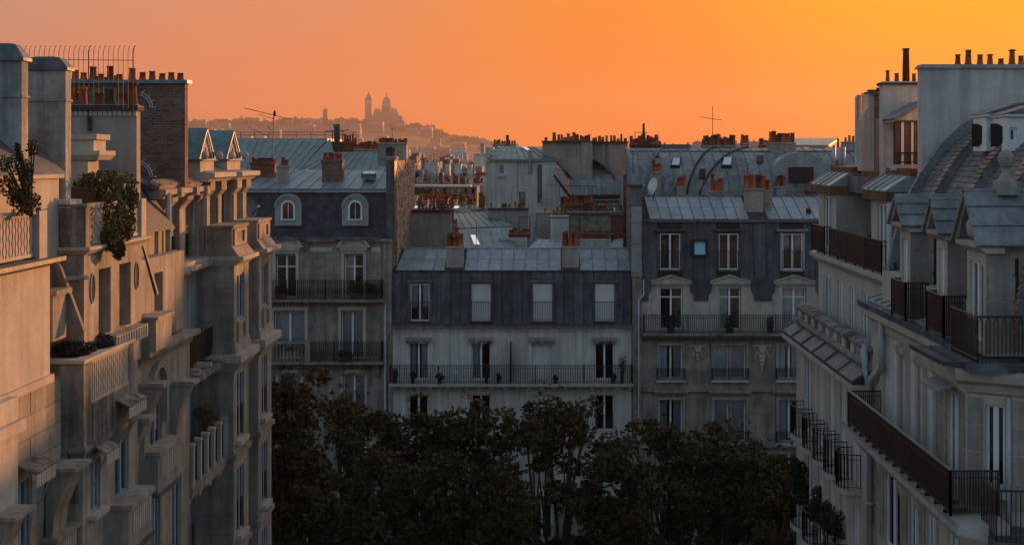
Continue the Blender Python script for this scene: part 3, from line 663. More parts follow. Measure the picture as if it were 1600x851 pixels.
def house_stone_right():
    b = thing('apartment_house', 'stone house with grey mansard, small triangular pediments and square skylight, right of the white house', 'building', (ux(1140), Y0, 0))
    UL, UR = ux(1003), ux(1480)
    cols = [(1031,1066), (1123,1157), (1222,1259), (1312,1346)]
    h5 = [(ux(a), ux(c), zy(514), zy(450)) for a, c in cols]
    w4 = [(1030,1066), (1115.5,1138), (1141.5,1165), (1216,1251), (1312,1346)]
    rows = [(539,592), (624,690), (708,764), (792,850), (880,940)]
    h = list(h5)
    for t, bt in rows:
        for a, c in w4: h.append((ux(a), ux(c), zy(bt), zy(t)))
    wl = wall(fc, b, UL, UR, 0, zy(437), 'stone2', h)
    hb = [(x0-.16, x1+.16, z0-.1, z1+.25) for x0, x1, z0, z1 in h]
    blocks(fc, wl, ux(1004), ux(1252), zy(700), zy(526), .58, 1.25, 'stone2', hb)
    # white stone flanks with the slate aprons hanging between them
    fl = wall(fc, b, UL, UR, zy(517), zy(438), 'stone3', h5, o=.03, th=.1, rev=.1, name='upper_wall')
    for a, c in ((1003.5, 1018), (1078, 1112), (1173, 1211), (1274, 1300)):
        m = (a+c)/2; st = MB(fc)
        st.prismo([(ux(a), zy(436)), (ux(a), zy(452)), (ux(a+2), zy(458)), (ux(a+5.5), zy(460)), (ux(a+5.5), zy(469.5)), (ux(c-5.5), zy(469.5)), (ux(c-5.5), zy(460)), (ux(c-2), zy(458)), (ux(c), zy(452)), (ux(c), zy(436))] if c-a > 20 else
                  [(ux(a), zy(436)), (ux(a), zy(469.5)), (ux(c-5), zy(469.5)), (ux(c-5), zy(459)), (ux(c), zy(452)), (ux(c), zy(436))], .02, .11)
        st.build('slate_apron', 'cladding', b)
    for i, (a, c) in enumerate(cols):
        A, B = ux(a), ux(c); m = (A+B)/2
        window(fc, b, A, B, zy(514), zy(450), set_=.15, style=['dark','onedrape','curtain','curtain'][i], transom=.78, room='interior')
        q = MB(fc); q.box(A-.2, A-.03, 0, .1, zy(516), zy(446)); q.box(B+.03, B+.2, 0, .1, zy(516), zy(446))
        q.prism([(0, zy(447)), (.14, zy(446)), (.2, zy(443)), (0, zy(442))], A-.33, B+.33)
        for s in (-1, 1):                             # scrolled feet of the surround
            q.prismo([(m+s*((B-A)/2+.2), zy(490)), (m+s*((B-A)/2+.2), zy(462)), (m+s*((B-A)/2+.42), zy(468)), (m+s*((B-A)/2+.46), zy(490))], .03, .09)
        q.build('window_surround', 'stone3', b)
        q = MB(fc); W = (B-A)/2+.42
        q.prismo([(m-W, zy(442)), (m+W, zy(442)), (m+W, zy(440)), (m, zy(430.5)), (m-W, zy(440))], .0, .14)
        q.prismo([(m-W-.06, zy(440)), (m-W-.06, zy(438.5)), (m, zy(428.5)), (m+W+.06, zy(438.5)), (m+W+.06, zy(440)), (m, zy(430.5))], .0, .26)
        q.box(m-W-.06, m+W+.06, 0, .24, zy(442.6), zy(441)); q.build('pediment', 'stone3', b)
    for r, (t, bt) in enumerate(rows):
        for i, (a, c) in enumerate(w4):
            A, B = ux(a), ux(c)
            st = [['drapes','curtain','curtain','drapes','curtain'], ['drapes','curtain','curtain','onedrape','curtain'], ['curtain','dark','curtain','dark','dark'], ['dark','curtain','dark','dark','dark'], ['dark']*5][r][i]
            wd = window(fc, b, A, B, zy(bt), zy(t), set_=.2, style=st, leaves=1 if i in (1, 2) else 2)
        for a, c in ((1030,1066), (1115.5,1165), (1216,1251), (1312,1346)):
            A, B = ux(a), ux(c)
            q = MB(fc); q.box(A-.14, A, 0, .08, zy(bt), zy(t)); q.box(B, B+.14, 0, .08, zy(bt), zy(t)); q.box(A-.14, B+.14, 0, .1, zy(t), zy(t)+.14)
            q.prism([(0, zy(t)+.28), (.16, zy(t)+.3), (.26, zy(t)+.42), (.26, zy(t)+.5), (0, zy(t)+.55)], A-.3, B+.3) if r else None
            q.build('window_surround', 'stone', b)
            sl = MB(fc).box(A-.16, B+.16, -.1, .24, zy(bt)-.14, zy(bt)-.01).build('sill', 'stone3', b)
            railing(fc, sl, [(A-.12, 0), (A-.12, .2), (B+.12, .2), (B+.12, 0)], zy(bt)-.01, .6, sp=.085, posts=3, m='iron')
    ornament(fc, b, ux(1090), zy(575), zy(541), False); ornament(fc, b, ux(1190.5), zy(580), zy(541), True)
    for zz in (zy(610), zy(698), zy(782)): MB(fc).prism([(0, zz-.1), (.12, zz-.08), (.2, zz), (.2, zz+.06), (0, zz+.1)], UL, UR).build('string_course', 'stone2', b)
    bal = MB(fc).prism([(0, zy(531)), (.3, zy(529)), (.45, zy(524.5)), (.74, zy(523)), (.8, zy(520.5)), (.8, zy(518)), (0, zy(517))], UL, UR).build('balcony', 'stone2', b)
    railing(fc, bal, [(ux(1005), 0), (ux(1005), .7), (UR, .7)], zy(517), .92, sp=.115, posts=2.2, r=.012)
    for k in range(13):                              # square fret along the foot of the rail
        pass
    # mansard, plain dark cladding, flush dormers
    zb, zt, lean, o0 = zy(438), PZ(344, 68.7), .1, -.05
    mr = MB(fc).prism([(o0, zb), (o0-lean*(zt-zb), zt), (-9.9, zt), (-9.9, zb)], UL, UR).build('mansard_roof', 'iron', b)
    mw = [(1031,1063), (1123,1154), (1222.7,1254), (1312,1343)]
    ed = [1003, 1028, 1066, 1120, 1157, 1219.5, 1257, 1309, 1346, 1400]
    for k in range(0, 10, 2):
        a, c = ed[k], ed[k+1]; n = max(1, round((c-a)/18))
        panels(mr, fc(ux(a), o0, zb+.02), fc(ux(c), o0, zb+.02), fc(ux(c), o0-lean*(zt-zb), zt), fc(ux(a), o0-lean*(zt-zb), zt), n, 1, 'cladding', 'cladding_panel', .018, .01)
    for i, (a, c) in enumerate(mw):
        A, B = ux(a), ux(c); z0, z1 = zy(421), zy(365); q = MB(fc)
        q.box(A-.12, A, -.9, .0, z0-.05, z1+.06); q.box(B, B+.12, -.9, .0, z0-.05, z1+.06); q.box(A, B, -.9, .0, z0-.1, z0)
        q.frus((A-.14, B+.14, -.9, .05), (A-.3, B+.3, -.9, .22), z1+.06, z1+.16); q.box(A-.3, B+.3, -.9, .22, z1+.16, z1+.22)
        q.build('dormer', 'cladding' if i < 2 else 'zinc', b)
        window(fc, b, A, B, z0, z1, set_=.08, style=['dark','dark','drapes','curtain'][i], rail=.95, rsp=.13, room='redroom' if i == 1 else 'interior')
    q = MB(fc); q.box(ux(1081), ux(1105.5), -.6, .02, zy(401.5), zy(397.5)); q.box(ux(1081), ux(1105.5), -.6, .02, zy(376.5), zy(374)); q.box(ux(1081), ux(1085), -.6, .02, zy(397.5), zy(376.5)); q.box(ux(1102.5), ux(1105.5), -.6, .02, zy(397.5), zy(376.5))
    sk = q.build('square_skylight', 'iron', b)
    MB().slab([fc(ux(1085), -.02, zy(397.5)), fc(ux(1102.5), -.02, zy(397.5)), fc(ux(1102.5), -.2, zy(376.5)), fc(ux(1085), -.2, zy(376.5))], .02).build('pane', BLUE, sk)
    # zinc strip above
    zr = PZ(307, 71.2); oo = o0-lean*(zt-zb)+.08
    up = MB(fc).prism([(oo, zt), (oo, zt+.07), (-3.2, zr-.03), (-9.9, zr-.2), (-9.9, zt)], UL, UR).build('upper_roof', 'sooty', b)
    for a, c, n in ((1013, 1172, 9), (1199, 1480, 15)):
        panels(up, fc(ux(a)+.1, oo, zt+.07), fc(ux(c), oo, zt+.07), fc(ux(c), -3.2, zr), fc(ux(a), -3.2, zr), n, 2, 'zinc', 'zinc_panel', .04, .015)
    MB(fc).tube([(UL, -3.2, zr+.01), (UR, -3.2, zr+.01)], .07, 6).build('ridge_roll', 'zincdark', up)
    MB(fc).box(UL, UR, oo, oo+.12, zt-.08, zt+.06).build('eaves_flashing', 'zincdark', up)
    MB(fc).lathe(ux(1269), -1.0, [(.13, zt+.2), (.13, zt+.62), (.1, zt+.62)], 9).build('vent_pipe', 'iron', b)
    ch = chimney(fc, b, ux(1171), ux(1198.5), -2.0, -1.2, zt-.2, PZ(294, 69.5), 5, 'taupe', pr=.15, ph=(.55, .75), rows=2, over=.1)
    q = MB(fc)
    for k in range(8): q.tube([(ux(1168+k*4.5), -1.6, PZ(294, 69.5)), (ux(1168+k*4.5), -1.6, PZ(270-(k % 3)*3, 69.5))], .012, 4)
    q.tube([(ux(1168), -1.6, PZ(276, 69.5)), (ux(1201), -1.6, PZ(276, 69.5))], .012, 4); q.build('flue_guard', 'steel', ch)
    chimney(fc, b, ux(1199.5), ux(1216), -2.6, -1.9, zt, PZ(297, 70), [(ux(1204), .9), (ux(1211), .5)], 'taupe', pr=.15)
    ch = chimney(fc, b, ux(1122), ux(1143), -3.9, -3.3, zt, PZ(298, 71.5), [(ux(1127), .75), (ux(1134), .6), (ux(1139.5), .7)], 'taupe', pr=.15)
    # zinc clad party wall between the two houses with stone pier below
    q = MB(fc); q.box(ux(985.5), ux(1003), -4, .12, zy(424), PZ(293, 67.9)); pw = q.build('party_wall', 'zincdark', b)
    for k, (a, c) in enumerate(((424, 381), (381, 347), (347, 322))):
        MB(fc).box(ux(986.3), ux(1002.4), .12, .145, zy(a)+.015, zy(c)-.015).build('zinc_panel', 'zinc', pw)
    MB(fc).box(ux(984.5), ux(1004), -4, .18, PZ(293, 67.9), PZ(288.5, 67.9)).build('coping', 'sooty', pw)
    q = MB(fc); q.box(ux(988), ux(1002.8), -.4, .12, 0, zy(432)); q.box(ux(986.5), ux(1003.5), -.4, .2, zy(432), zy(424.2)); q.build('quoin_pier', 'stone2', b)
    blocks(fc, b, ux(988), ux(1002.8), zy(700), zy(434), .5, 2, 'stone2', o=.12, name='quoin_block')
    downpipe(fc, b, [(ux(1005.5), .08, zy(436)), (ux(1005.5), .08, zy(460)), (ux(997.5), .24, zy(468)), (ux(997.5), .24, 0)], .05)
    for k in range(6): MB(fc).tube([(ux(983.5), .1, zy(290+k*16)), (ux(987), .1, zy(290+k*16))], .03, 4).build('climbing_iron', 'iron', pw)
    MB(fc).box(UL, UR, -11, -.95, 0, zb).build('rear_wall', 'taupe', b)
BLUE = mat('blue_roof_light', (.22, .52, .68), .25, var=.05, bump=0, spec=.6)
house_stone_right()
# ================================================================ roofs behind the front row
def pbox(mb, px0, px1, pyt, Y, dep, pyb=None, z0=0.):
    zb = z0 if pyb is None else PZ(pyb, Y)
    return mb.box(PX(px0, Y), PX(px1, Y), Y, Y+dep, zb, PZ(pyt, Y))
def pchim(parent, px0, px1, pyt, pyb, Y, dep, pots, m='taupe', **k):
    if not isinstance(pots, int): pots = [(PX(a, Y), h*Y/F) for a, h in pots]
    s = Y/F
    k.setdefault('ph', (6*s, 11*s)); k.setdefault('pr', 2.2*s)
    return chimney(FW, parent, PX(px0, Y), PX(px1, Y), Y, Y+dep, PZ(pyb, Y), PZ(pyt, Y), pots, m, **k)
def pquad(parent, pts, th, name, m):
    return MB().slab([P(*p) for p in pts], th).build(name, m, parent)

def long_green_roof():
    b = thing('apartment_house', 'house with long blue-green zinc roof behind the slate mansard, rail along its ridge', 'building', (PX(440, 80), 80, 0))
    MB().box(PX(330, 79), PX(606, 79), 79.2, 90, 0, PZ(268, 79)).build('wall', 'taupe', b)
    A, B, C_, D = P(318, 268, 79), P(466, 268, 79), P(513, 216, 86), P(318, 216, 86)
    rf = MB().slab([A, B, C_, D], .3).build('roof', 'zincteal', b)
    panels(rf, A, B, C_, D, 16, 1, 'zincteal', 'zinc_panel', .05, .02)
    A2, B2, C2, D2 = P(466, 268, 79.2), P(604, 268, 79.2), P(600, 238, 83), P(522, 238, 83)
    r2 = MB().slab([A2, B2, C2, D2], .3).build('roof', 'zincteal', b)
    panels(r2, A2, B2, C2, D2, 10, 1, 'zincteal', 'zinc_panel', .05, .02)
    MB().slab([P(466, 268, 79.1), P(522, 238, 83), P(516, 216, 86)], .3).build('hip_plane', 'zincteal', b)
    MB().box(PX(330, 86), PX(513, 86), 86, 92, PZ(235, 86), PZ(216.5, 86)).build('rear_roof', 'zincteal', b)
    q = MB()
    for k in range(11): x = PX(330+k*22, 86); q.tube([(x, 86.4, PZ(217, 86)), (x, 86.4, PZ(206.5, 86))], .02, 4)
    for z in (PZ(206.5, 86), PZ(211, 86)): q.tube([(PX(330, 86), 86.4, z), (PX(556, 86), 86.4, z)], .016, 4)
    q.build('ridge_railing', 'iron', b)
    bl = MB(); pbox(bl, 512, 553, 221, 86, 3, 250); bl.build('stair_head', 'redbrick', b)
    cy = MB().lathe(PX(526.5, 84), 84, [(.2, PZ(240, 84)), (.2, PZ(198, 84)), (.26, PZ(197, 84)), (.26, PZ(194, 84))], 12).build('vent_cowl', 'zincdark', b, True)
    pchim(b, 536, 556, 222, 245, 85, .8, 5, 'redbrick')
    pchim(b, 553, 590, 233, 250, 84, 1, 12, 'taupe', ph=(.25, .5), pr=.13, rows=2)
    q = MB()
    for k in range(3): q.tube([(PX(519+k*8, 85.5), 85.6, PZ(222, 85)), (PX(519+k*8, 85.5), 85.6, PZ(203, 85))], .03, 4)
    q.tube([(PX(508, 85.5), 85.6, PZ(205, 85)), (PX(545, 85.5), 85.6, PZ(203, 85))], .03, 4); q.build('pipe_frame', 'iron', b)
    MB().box(PX(596, 79), PX(609, 79), 78.4, 79.5, PZ(223.2, 79), PZ(218, 79)).build('tank', 'steel', b)
long_green_roof()

def low_stack():
    b = thing('chimney_wall', 'broad plain chimney wall with coping and stubby pots, left above the white house roof', 'chimney', (PX(672, 76), 76, 0))
    MB().box(PX(641, 76), PX(704, 76), 76, 77, 0, PZ(331, 76)).build('wall', 'taupe', b)
    MB().box(PX(636.5, 76), PX(641, 76), 75.9, 77, 0, PZ(331, 76)).build('rough_edge', 'rubble', b)
    MB().box(PX(638, 76), PX(706, 76), 75.85, 77.1, PZ(331.5, 76), PZ(328, 76)).build('coping', 'sooty', b)
    for px, h in ((653.5, 7), (659.5, 8.5), (665, 5), (670.5, 9), (687, 7), (691, 9), (695, 6), (698.5, 7)):
        pot(FW, b, PX(px, 76), 76.5, PZ(328, 76), h*.038, .085)
    MB().lathe(PX(677, 76), 76.5, [(.12, PZ(328,76)), (.1, PZ(324,76)), (.04, PZ(322.5,76)), (.09, PZ(320.5,76)), (.02, PZ(318,76))], 8).build('cowl', 'iron', b)
low_stack()

def blue_roofs():
    b = thing('apartment_house', 'low house with crossing blue zinc roof planes between broad chimney walls', 'building', (PX(750, 84), 84, 0))
    A, B, C_, D = P(713, 357, 80), P(800, 353.5, 81), P(764, 331, 90), P(705, 332, 90)
    r = MB().slab([A, B, C_, D], .25).build('roof', 'zincteal', b)
    panels(r, A, B, C_, D, 7, 1, 'zincteal', 'zinc_panel', .06, .02)
    A, B, C_, D = P(722, 389, 75), P(806, 389, 75), P(800, 355, 80.5), P(713, 358.5, 80)
    r = MB().slab([A, B, C_, D], .25).build('roof', 'zincteal', b)
    panels(r, A, B, C_, D, 5, 1, 'zincteal', 'zinc_panel', .06, .02)
    n = (Vector(B)-Vector(A)).cross(Vector(D)-Vector(A)).normalized()*.09
    MB().slab([Vector(P(741, 384, 75.8))+n, Vector(P(750, 384, 75.8))+n, Vector(P(742.5, 369, 78.4))+n, Vector(P(735, 369, 78.4))+n], .08).build('roof_light_pane', 'skyglass', b)
    MB().slab([Vector(P(739, 386, 75.6))+n*.6, Vector(P(752.5, 386, 75.6))+n*.6, Vector(P(743.5, 367.5, 78.7))+n*.6, Vector(P(732.5, 367.5, 78.7))+n*.6], .1).build('roof_light', 'iron', b)
    MB().box(PX(705, 82), PX(800, 82), 82.5, 92, 0, PZ(360, 82)).build('wall', 'taupe', b)
    pchim(b, 706, 713.5, 350, 372, 78, .5, 2, 'taupe', pr=.1)
    MB().box(PX(711, 84), PX(735, 84), 84, 84.5, PZ(333,84), PZ(328, 84)).build('parapet', 'white', b)
    for px in (647, 697, 712):
        MB().slab([P(px-4, 325.5, 83), P(px+4, 325.5, 83), P(px+6, 321.5, 83.8), P(px-1, 321.5, 83.8)], .04).build('roof_light_pane', 'skyglass', b)
    pchim(b, 686, 708, 327, 345, 83.5, .7, 4, 'redbrick', ph=(.2,.4), pr=.1)
blue_roofs()

def mid_stack():
    b = thing('chimney_wall', 'long low chimney wall with spaced pots in front of the white rooftop house', 'chimney', (PX(794, 85), 85, 0))
    q = MB(); q.prismo([(PX(762.5, 85), PZ(328, 85)), (PX(825, 85), PZ(328, 85)), (PX(825, 85), PZ(372, 85)), (PX(802, 85), PZ(352, 85)), (PX(762.5, 85), PZ(340, 85))][::-1], 85, 85.9); q.box(PX(763,85), PX(824.8,85), 85.2, 85.8, 0, PZ(371,85)); q.build('wall', 'taupe', b)
    MB().box(PX(761.5, 85), PX(826, 85), 84.9, 86, PZ(328.2, 85), PZ(325.8, 85)).build('coping', 'sooty', b)
    for px, h, r in ((767, 9.5, .07), (787, 7.5, .2), (790.5, 9.5, .07), (795.5, 6.5, .08), (805, 9.5, .07), (811, 6, .09), (816, 7, .14)):
        pot(FW, b, PX(px, 85), 85.45, PZ(326, 85), h*.0425, r)
    q = MB()
    for px in (811, 828): q.tube([(PX(px, 82), 82, PZ(372, 82)), (PX(px, 82), 82, PZ(339, 82))], .02, 4)
    q.tube([(PX(811, 82), 82, PZ(339, 82)), (PX(828, 82), 82, PZ(339, 82))], .02, 4); q.build('pipe_frame', 'iron', b)
mid_stack()

def hip(parent, px0, px1, pye, pyr, Y, dep, rx0, rx1, m, over=.25, n=6):
    x0, x1 = PX(px0, Y), PX(px1, Y); ze = PZ(pye, Y); Ym = Y+dep/2; zr = PZ(pyr, Ym); a, c = PX(rx0, Ym), PX(rx1, Ym); y0, y1 = Y-over, Y+dep
    mb = MB().add([(x0,y0,ze),(x1,y0,ze),(x1,y1,ze),(x0,y1,ze),(a,Ym,zr),(c,Ym,zr),(x0,y0,ze-.12),(x1,y0,ze-.12),(x1,y1,ze-.12),(x0,y1,ze-.12)],
        [(0,1,5,4),(1,2,5),(2,3,4,5),(3,0,4),(6,7,1,0),(7,8,2,1),(8,9,3,2),(9,6,0,3),(9,8,7,6)])
    r = mb.build('roof', m, parent)
    if n: panels(r, (x0,y0,ze), (x1,y0,ze), (c,Ym,zr), (a,Ym,zr), n, 1, m, 'zinc_panel', .05, .02)
    return r
def white_house():
    Y = 92; b = thing('rooftop_house', 'tall white house with small hipped zinc roof rising above the chimneys in the centre', 'building', (PX(815, Y), Y, 0))
    f = FC(Y); u = lambda p: PX(p, Y); z = lambda p: PZ(p, Y)
    hs = [(u(779), u(788.5), z(272.5), z(257.5)), (u(811), u(820.5), z(323), z(300))]
    wall(f, b, u(765), u(808), 0, z(249.5), 'white', [hs[0]], o=.0)
    wall(f, b, u(808), u(823), 0, z(249.5), 'white', [hs[1]], o=-.12)
    wall(f, b, u(823), u(847), 0, z(249.5), 'white', o=-.05)
    q = MB(f); q.box(u(847), u(869.5), -.5, 0.06, z(288), z(249.5)); q.prismo([(u(847), z(330)), (u(847), z(288.2)), (u(866), z(274)), (u(889), z(304)), (u(889), z(330))][::-1], -.5, .02); q.build('wall', 'white', b)
    MB(f).box(u(765), u(847), -9, -.5, 0, z(250)).build('rear_wall', 'white', b)
    window(f, b, *hs[0], style='dark', leaves=1, set_=.12); window(f, b, *hs[1], style='dark', leaves=1, set_=.2, fm='wood')
    MB(f).box(u(776.5), u(791), 0, .14, z(276.5), z(273)).build('sill', 'stone3', b)
    MB(f).box(u(840), u(846.5), -.04, .08, z(316), z(257)).build('dark_flue', 'zincdark', b)
    hip(b, 763, 871.5, 249, 229.5, Y, 8, 779, 838, 'zincteal', n=9)
    MB().slab([P(815, 231.5, 95.4), P(822, 231.5, 95.4), P(832, 238, 94.1), P(826, 238, 94.1)][::-1], -.1).build('roof_light_pane', 'skyglass', b)
    MB(f).tube([(u(828), .12, z(270)), (u(828), .12, z(234))], .14, 8).build('vent_pipe', 'zinc', b)
    MB(f).box(u(758), u(770), -3, -.9, 0, z(230)).build('side_wall', 'white', b)
    q = MB(f); q.prism([(.3, z(306)), (.3, z(318)), (.36, z(318)), (.36, z(306))], u(845), u(866)); 
    railing(f, b, [(u(845), .4), (u(866), .4)], z(322), .5, .14, 'steel')
    MB(f).box(u(838), u(862), -.5, .5, 0, z(331)).build('annex_wall', 'taupe', b)
    q = MB(); q.slab([P(866.5, 272.5, 91.9), P(892, 306, 91.9), P(889.5, 309, 91.9), P(864.5, 275, 91.9)], -.25); q.build('gable_flashing', 'iron', b)
    pchim(b, 770, 806, 224.5, 232, 100, 1.2, 9, 'taupe', ph=(.15, .35), pr=.1)
    MB().tube([P(793, 231, 100), P(793, 211, 100)], .12, 8).build('flue_pipe', 'rust', b)
white_house()

def curved_roof(parent, pts_lo, prof, m, n=8, name='roof'):
    """pts_lo = two world points of the eaves (left, right); prof = [(inward, up)] curve"""
    a, c = Vector(pts_lo[0]), Vector(pts_lo[1]); d = (c-a).normalized(); inn = Vector((-d.y, d.x, 0))
    if inn.y < 0: inn = -inn
    r = MB(); k = len(prof)
    for p in (a, c):
        for i, z in prof: r.v.append(tuple(p+inn*i+Vector((0,0,z))))
        r.v.append(tuple(p+inn*prof[-1][0]+Vector((0,0,-.3))))
    kk = k+1
    for i in range(kk): j = (i+1) % kk; r.f.append([i, i+kk, j+kk, j])
    r.f.append(list(range(kk))); r.f.append(list(range(2*kk-1, kk-1, -1)))
    o = r.build(name, m, parent)
    # each sheet runs the whole curve
    for s in range(n):
        q = MB(); e = .03
        for t, tt in ((s/n+e/n, (s+1)/n-e/n), (s/n+e/n, s/n+.055/((c-a).length)+e/n)):
            lift = .02 if t+.5/n < tt else .06
            b0 = len(q.v)
            for tq in (t, tt):
                pp = a+(c-a)*tq
                for i, z in prof: q.v.append(tuple(pp+inn*(i-lift*.7)+Vector((0,0,z+lift*.7))))
                for i, z in reversed(prof): q.v.append(tuple(pp+inn*i+Vector((0,0,z-.01))))
            kk = 2*k
            for i in range(kk): j = (i+1) % kk; q.f.append([b0+i, b0+i+kk, b0+j+kk, b0+j])
            q.f.append([b0+i for i in range(kk)]); q.f.append([b0+i for i in range(2*kk-1, kk-1, -1)])
        q.build('zinc_panel', m, o)
    return o
def qprof(run, rise, n=8, p=1.0): return [(run*(1-math.cos(t)), rise*math.sin(t)) for t in [math.pi/2*i/n*p for i in range(n+1)]]

def big_stack_house():
    Y = 95; b = thing('apartment_house', 'house with curved zinc roof under a very tall broad chimney wall crowded with pots', 'building', (PX(915, Y), Y, 0))
    s = Y/F
    f9 = FC(92.7); zq = lambda p: PZ(p, 92.7); uq = lambda p: PX(p, 92.7)
    MB(f9).prismo([(uq(x), zq(y)) for x, y in ((847.5, 222), (847.5, 244), (868, 252), (885, 268), (900, 286), (908, 297), (908, 222))], -5, 0).build('chimney_wall', 'taupe', b)
    MB(f9).prismo([(uq(x), zq(y)) for x, y in ((925.5, 223), (925.5, 247), (940, 256), (952, 267), (965, 284), (974, 298), (981, 306), (981, 223))], -5, -.35).build('chimney_wall', 'taupe', b)
    MB(f9).prismo([(uq(x), zq(y)) for x, y in ((951, 223), (951, 265.6), (965, 284), (974, 298), (981, 306), (981, 223))], -.35, -.1).build('chimney_pilaster', 'taupe', b)
    MB(f9).box(uq(908), uq(925.5), -4, .25, zq(297), zq(222)).build('chimney_pilaster', 'taupe', b)
    MB(f9).box(uq(941), uq(945), -.35, -.2, zq(259), zq(223)).build('chimney_pilaster', 'taupe', b)
    q = MB(f9); q.box(uq(846), uq(926.5), -1.5, .3, zq(222.2), zq(220.2)); q.box(uq(926.5), uq(982.5), -1.5, .1, zq(223.2), zq(221.3)); cp = q.build('coping', 'sooty', b)
    for px, h in ((853, 6), (866, 11.5), (873, 10), (878, 10.5), (883, 6), (888, 9.5), (893, 7), (897, 10), (902, 10), (908, 9.5), (912, 8), (916, 7), (920, 9.5)):
        pot(FW, b, PX(px, 93.3), 93.3, PZ(220.5, 93.3), h*s, rnd.uniform(.1, .16))
    for px, h in ((927, 5), (931, 6), (937, 8), (942, 6), (948, 9), (955, 8.5), (960, 8.5), (966, 5), (971, 11), (977, 5)):
        pot(FW, b, PX(px, 93.4), 93.4, PZ(221.5, 93.4), h*s, rnd.uniform(.09, .14))
    a, c = P(889, 305, 92), P(978, 304, 92)
    rf = curved_roof(b, (a, c), qprof(5.2, 2.5), 'zinc', 9)
    MB().box(PX(889, 92), PX(978, 92), 92.1, 100, 0, PZ(307, 92)).build('wall', 'stone2', b)
    MB().box(PX(889, 92), PX(979, 92), 91.8, 92.1, PZ(309, 92), PZ(305, 92)).build('gutter', 'iron', b)
    for px, py, mm in ((884.5, 271, 'zincdark'), (943, 271, 'zincdark')):   # two roof windows
        MB().slab([P(px-6, py-4, 94.6), P(px+3, py-4, 94.6), P(px+13, py+8, 92.9), P(px+2, py+8, 92.9)][::-1], -.2).build('roof_window', 'iron', b)
    for pts in (((866, 252), (885, 268), (900, 286), (908, 297), (913, 303)), ((925.5, 247), (940, 256), (952, 267), (965, 284), (974, 298), (979, 305))):
        MB().tube([P(x, y, 92.55) for x, y in pts], .07, 6).build('party_ridge', 'zincdark', b)
    f = FC(92)
    window(f, b, PX(936, 92), PX(944, 92), PZ(330, 92), PZ(319, 92), o=-.08, set_=-.02, leaves=1, style='dark')
    MB(f).box(PX(925, 92), PX(976, 92), -.05, .12, PZ(313, 92), PZ(311, 92)).build('string_course', 'stone3', b)
    railing(f, b, [(PX(874, 91), 1.6), (PX(932, 91), 1.6)], PZ(309, 90.4), .85, .3, 'iron', posts=2.6)
    pchim(b, 876, 911, 320, 345, 88, .8, 7, 'redbrick', ph=(.3, .55), pr=.16)
    pchim(b, 912, 926, 316, 340, 89, .8, 3, 'redbrick', ph=(.2, .5), pr=.14)
    pchim(b, 928, 949, 327, 340, 87, .8, 5, 'redbrick', ph=(.2, .3), pr=.12)
    for px, h, mm in ((961, 13, 'steel'), (970, 9, 'terra'), (955, 5, 'terra')):
        pot(FW, b, PX(px, 84), 84, PZ(331, 84), h*.042, .11, mm)
big_stack_house()

def rubble():
    b = thing('masonry_wall', 'patched rubble wall with brick infill, beside the tall rusty pole above the white house roof', 'wall', (PX(930, 80), 80, 0))
    q = MB().box(PX(889, 80), PX(954, 80), 80, 80.8, 0, PZ(334, 80)).build('wall', 'rubble', b)
    MB().box(PX(954, 80), PX(976, 80), 80.1, 80.8, 0, PZ(337, 80)).build('brick_infill', 'redbrick', b)
    MB().box(PX(886, 80), PX(978, 80), 79.8, 81, PZ(334.2, 80), PZ(331, 80)).build('coping', 'zincdark', b)
    for r_ in range(9):                               # squared and rough stones standing out of the old mortar
        x = PX(890, 80)+rnd.random()*.2
        while x < PX(951, 80):
            w_ = rnd.uniform(.16, .42); z = PZ(384, 80)+r_*.215
            if rnd.random() < .8: MB().frus((x, x+w_, 79.99, 80.05), (x+.02, x+w_-.02, 79.97+rnd.random()*.015, 80.05), z+.02, z+.16+rnd.random()*.04).build('stone', 'rubble', b)
            x += w_+.03
    MB().tube([P(976.5, 388, 74.2), P(976.5, 273, 74.2)], .11, 10).build('rusty_flue', 'rust', b, True)
    pchim(b, 860, 888.5, 337.5, 392, 78, 1.1, [(865, 9), (871, 16), (880, 14)], 'white', capm='sooty')
    pchim(b, 838, 860, 331, 392, 81, 1.0, [(852, 5)], 'taupe')
    pchim(b, 908, 950, 364, 378, 77, .8, 9, 'redbrick', ph=(.05, .15), pr=.14)
    MB().box(PX(780, 77), PX(824, 77), 77, 77.4, PZ(392, 77), PZ(371, 77)).build('parapet', 'white', b)
    pchim(b, 795, 828, 365, 372, 77.1, .6, 5, 'redbrick', ph=(.1,.35), pr=.15)
    MB().box(PX(906, 76), PX(955, 76), 76, 76.4, PZ(392, 76), PZ(374, 76)).build('parapet', 'white', b)
    for (a, c, d, e) in (((826, 389, 74), (878, 389, 74), (878, 374, 77), (840, 374, 77)), ((950, 389, 74), (977, 389, 74), (973, 373, 77), (960, 375, 77))):
        r = MB().slab([P(*a), P(*c), P(*d), P(*e)], .15).build('roof', 'zinc', b)
        panels(r, P(*a), P(*c), P(*d), P(*e), 4, 1, 'zinc', 'zinc_panel', .06, .02)
rubble()

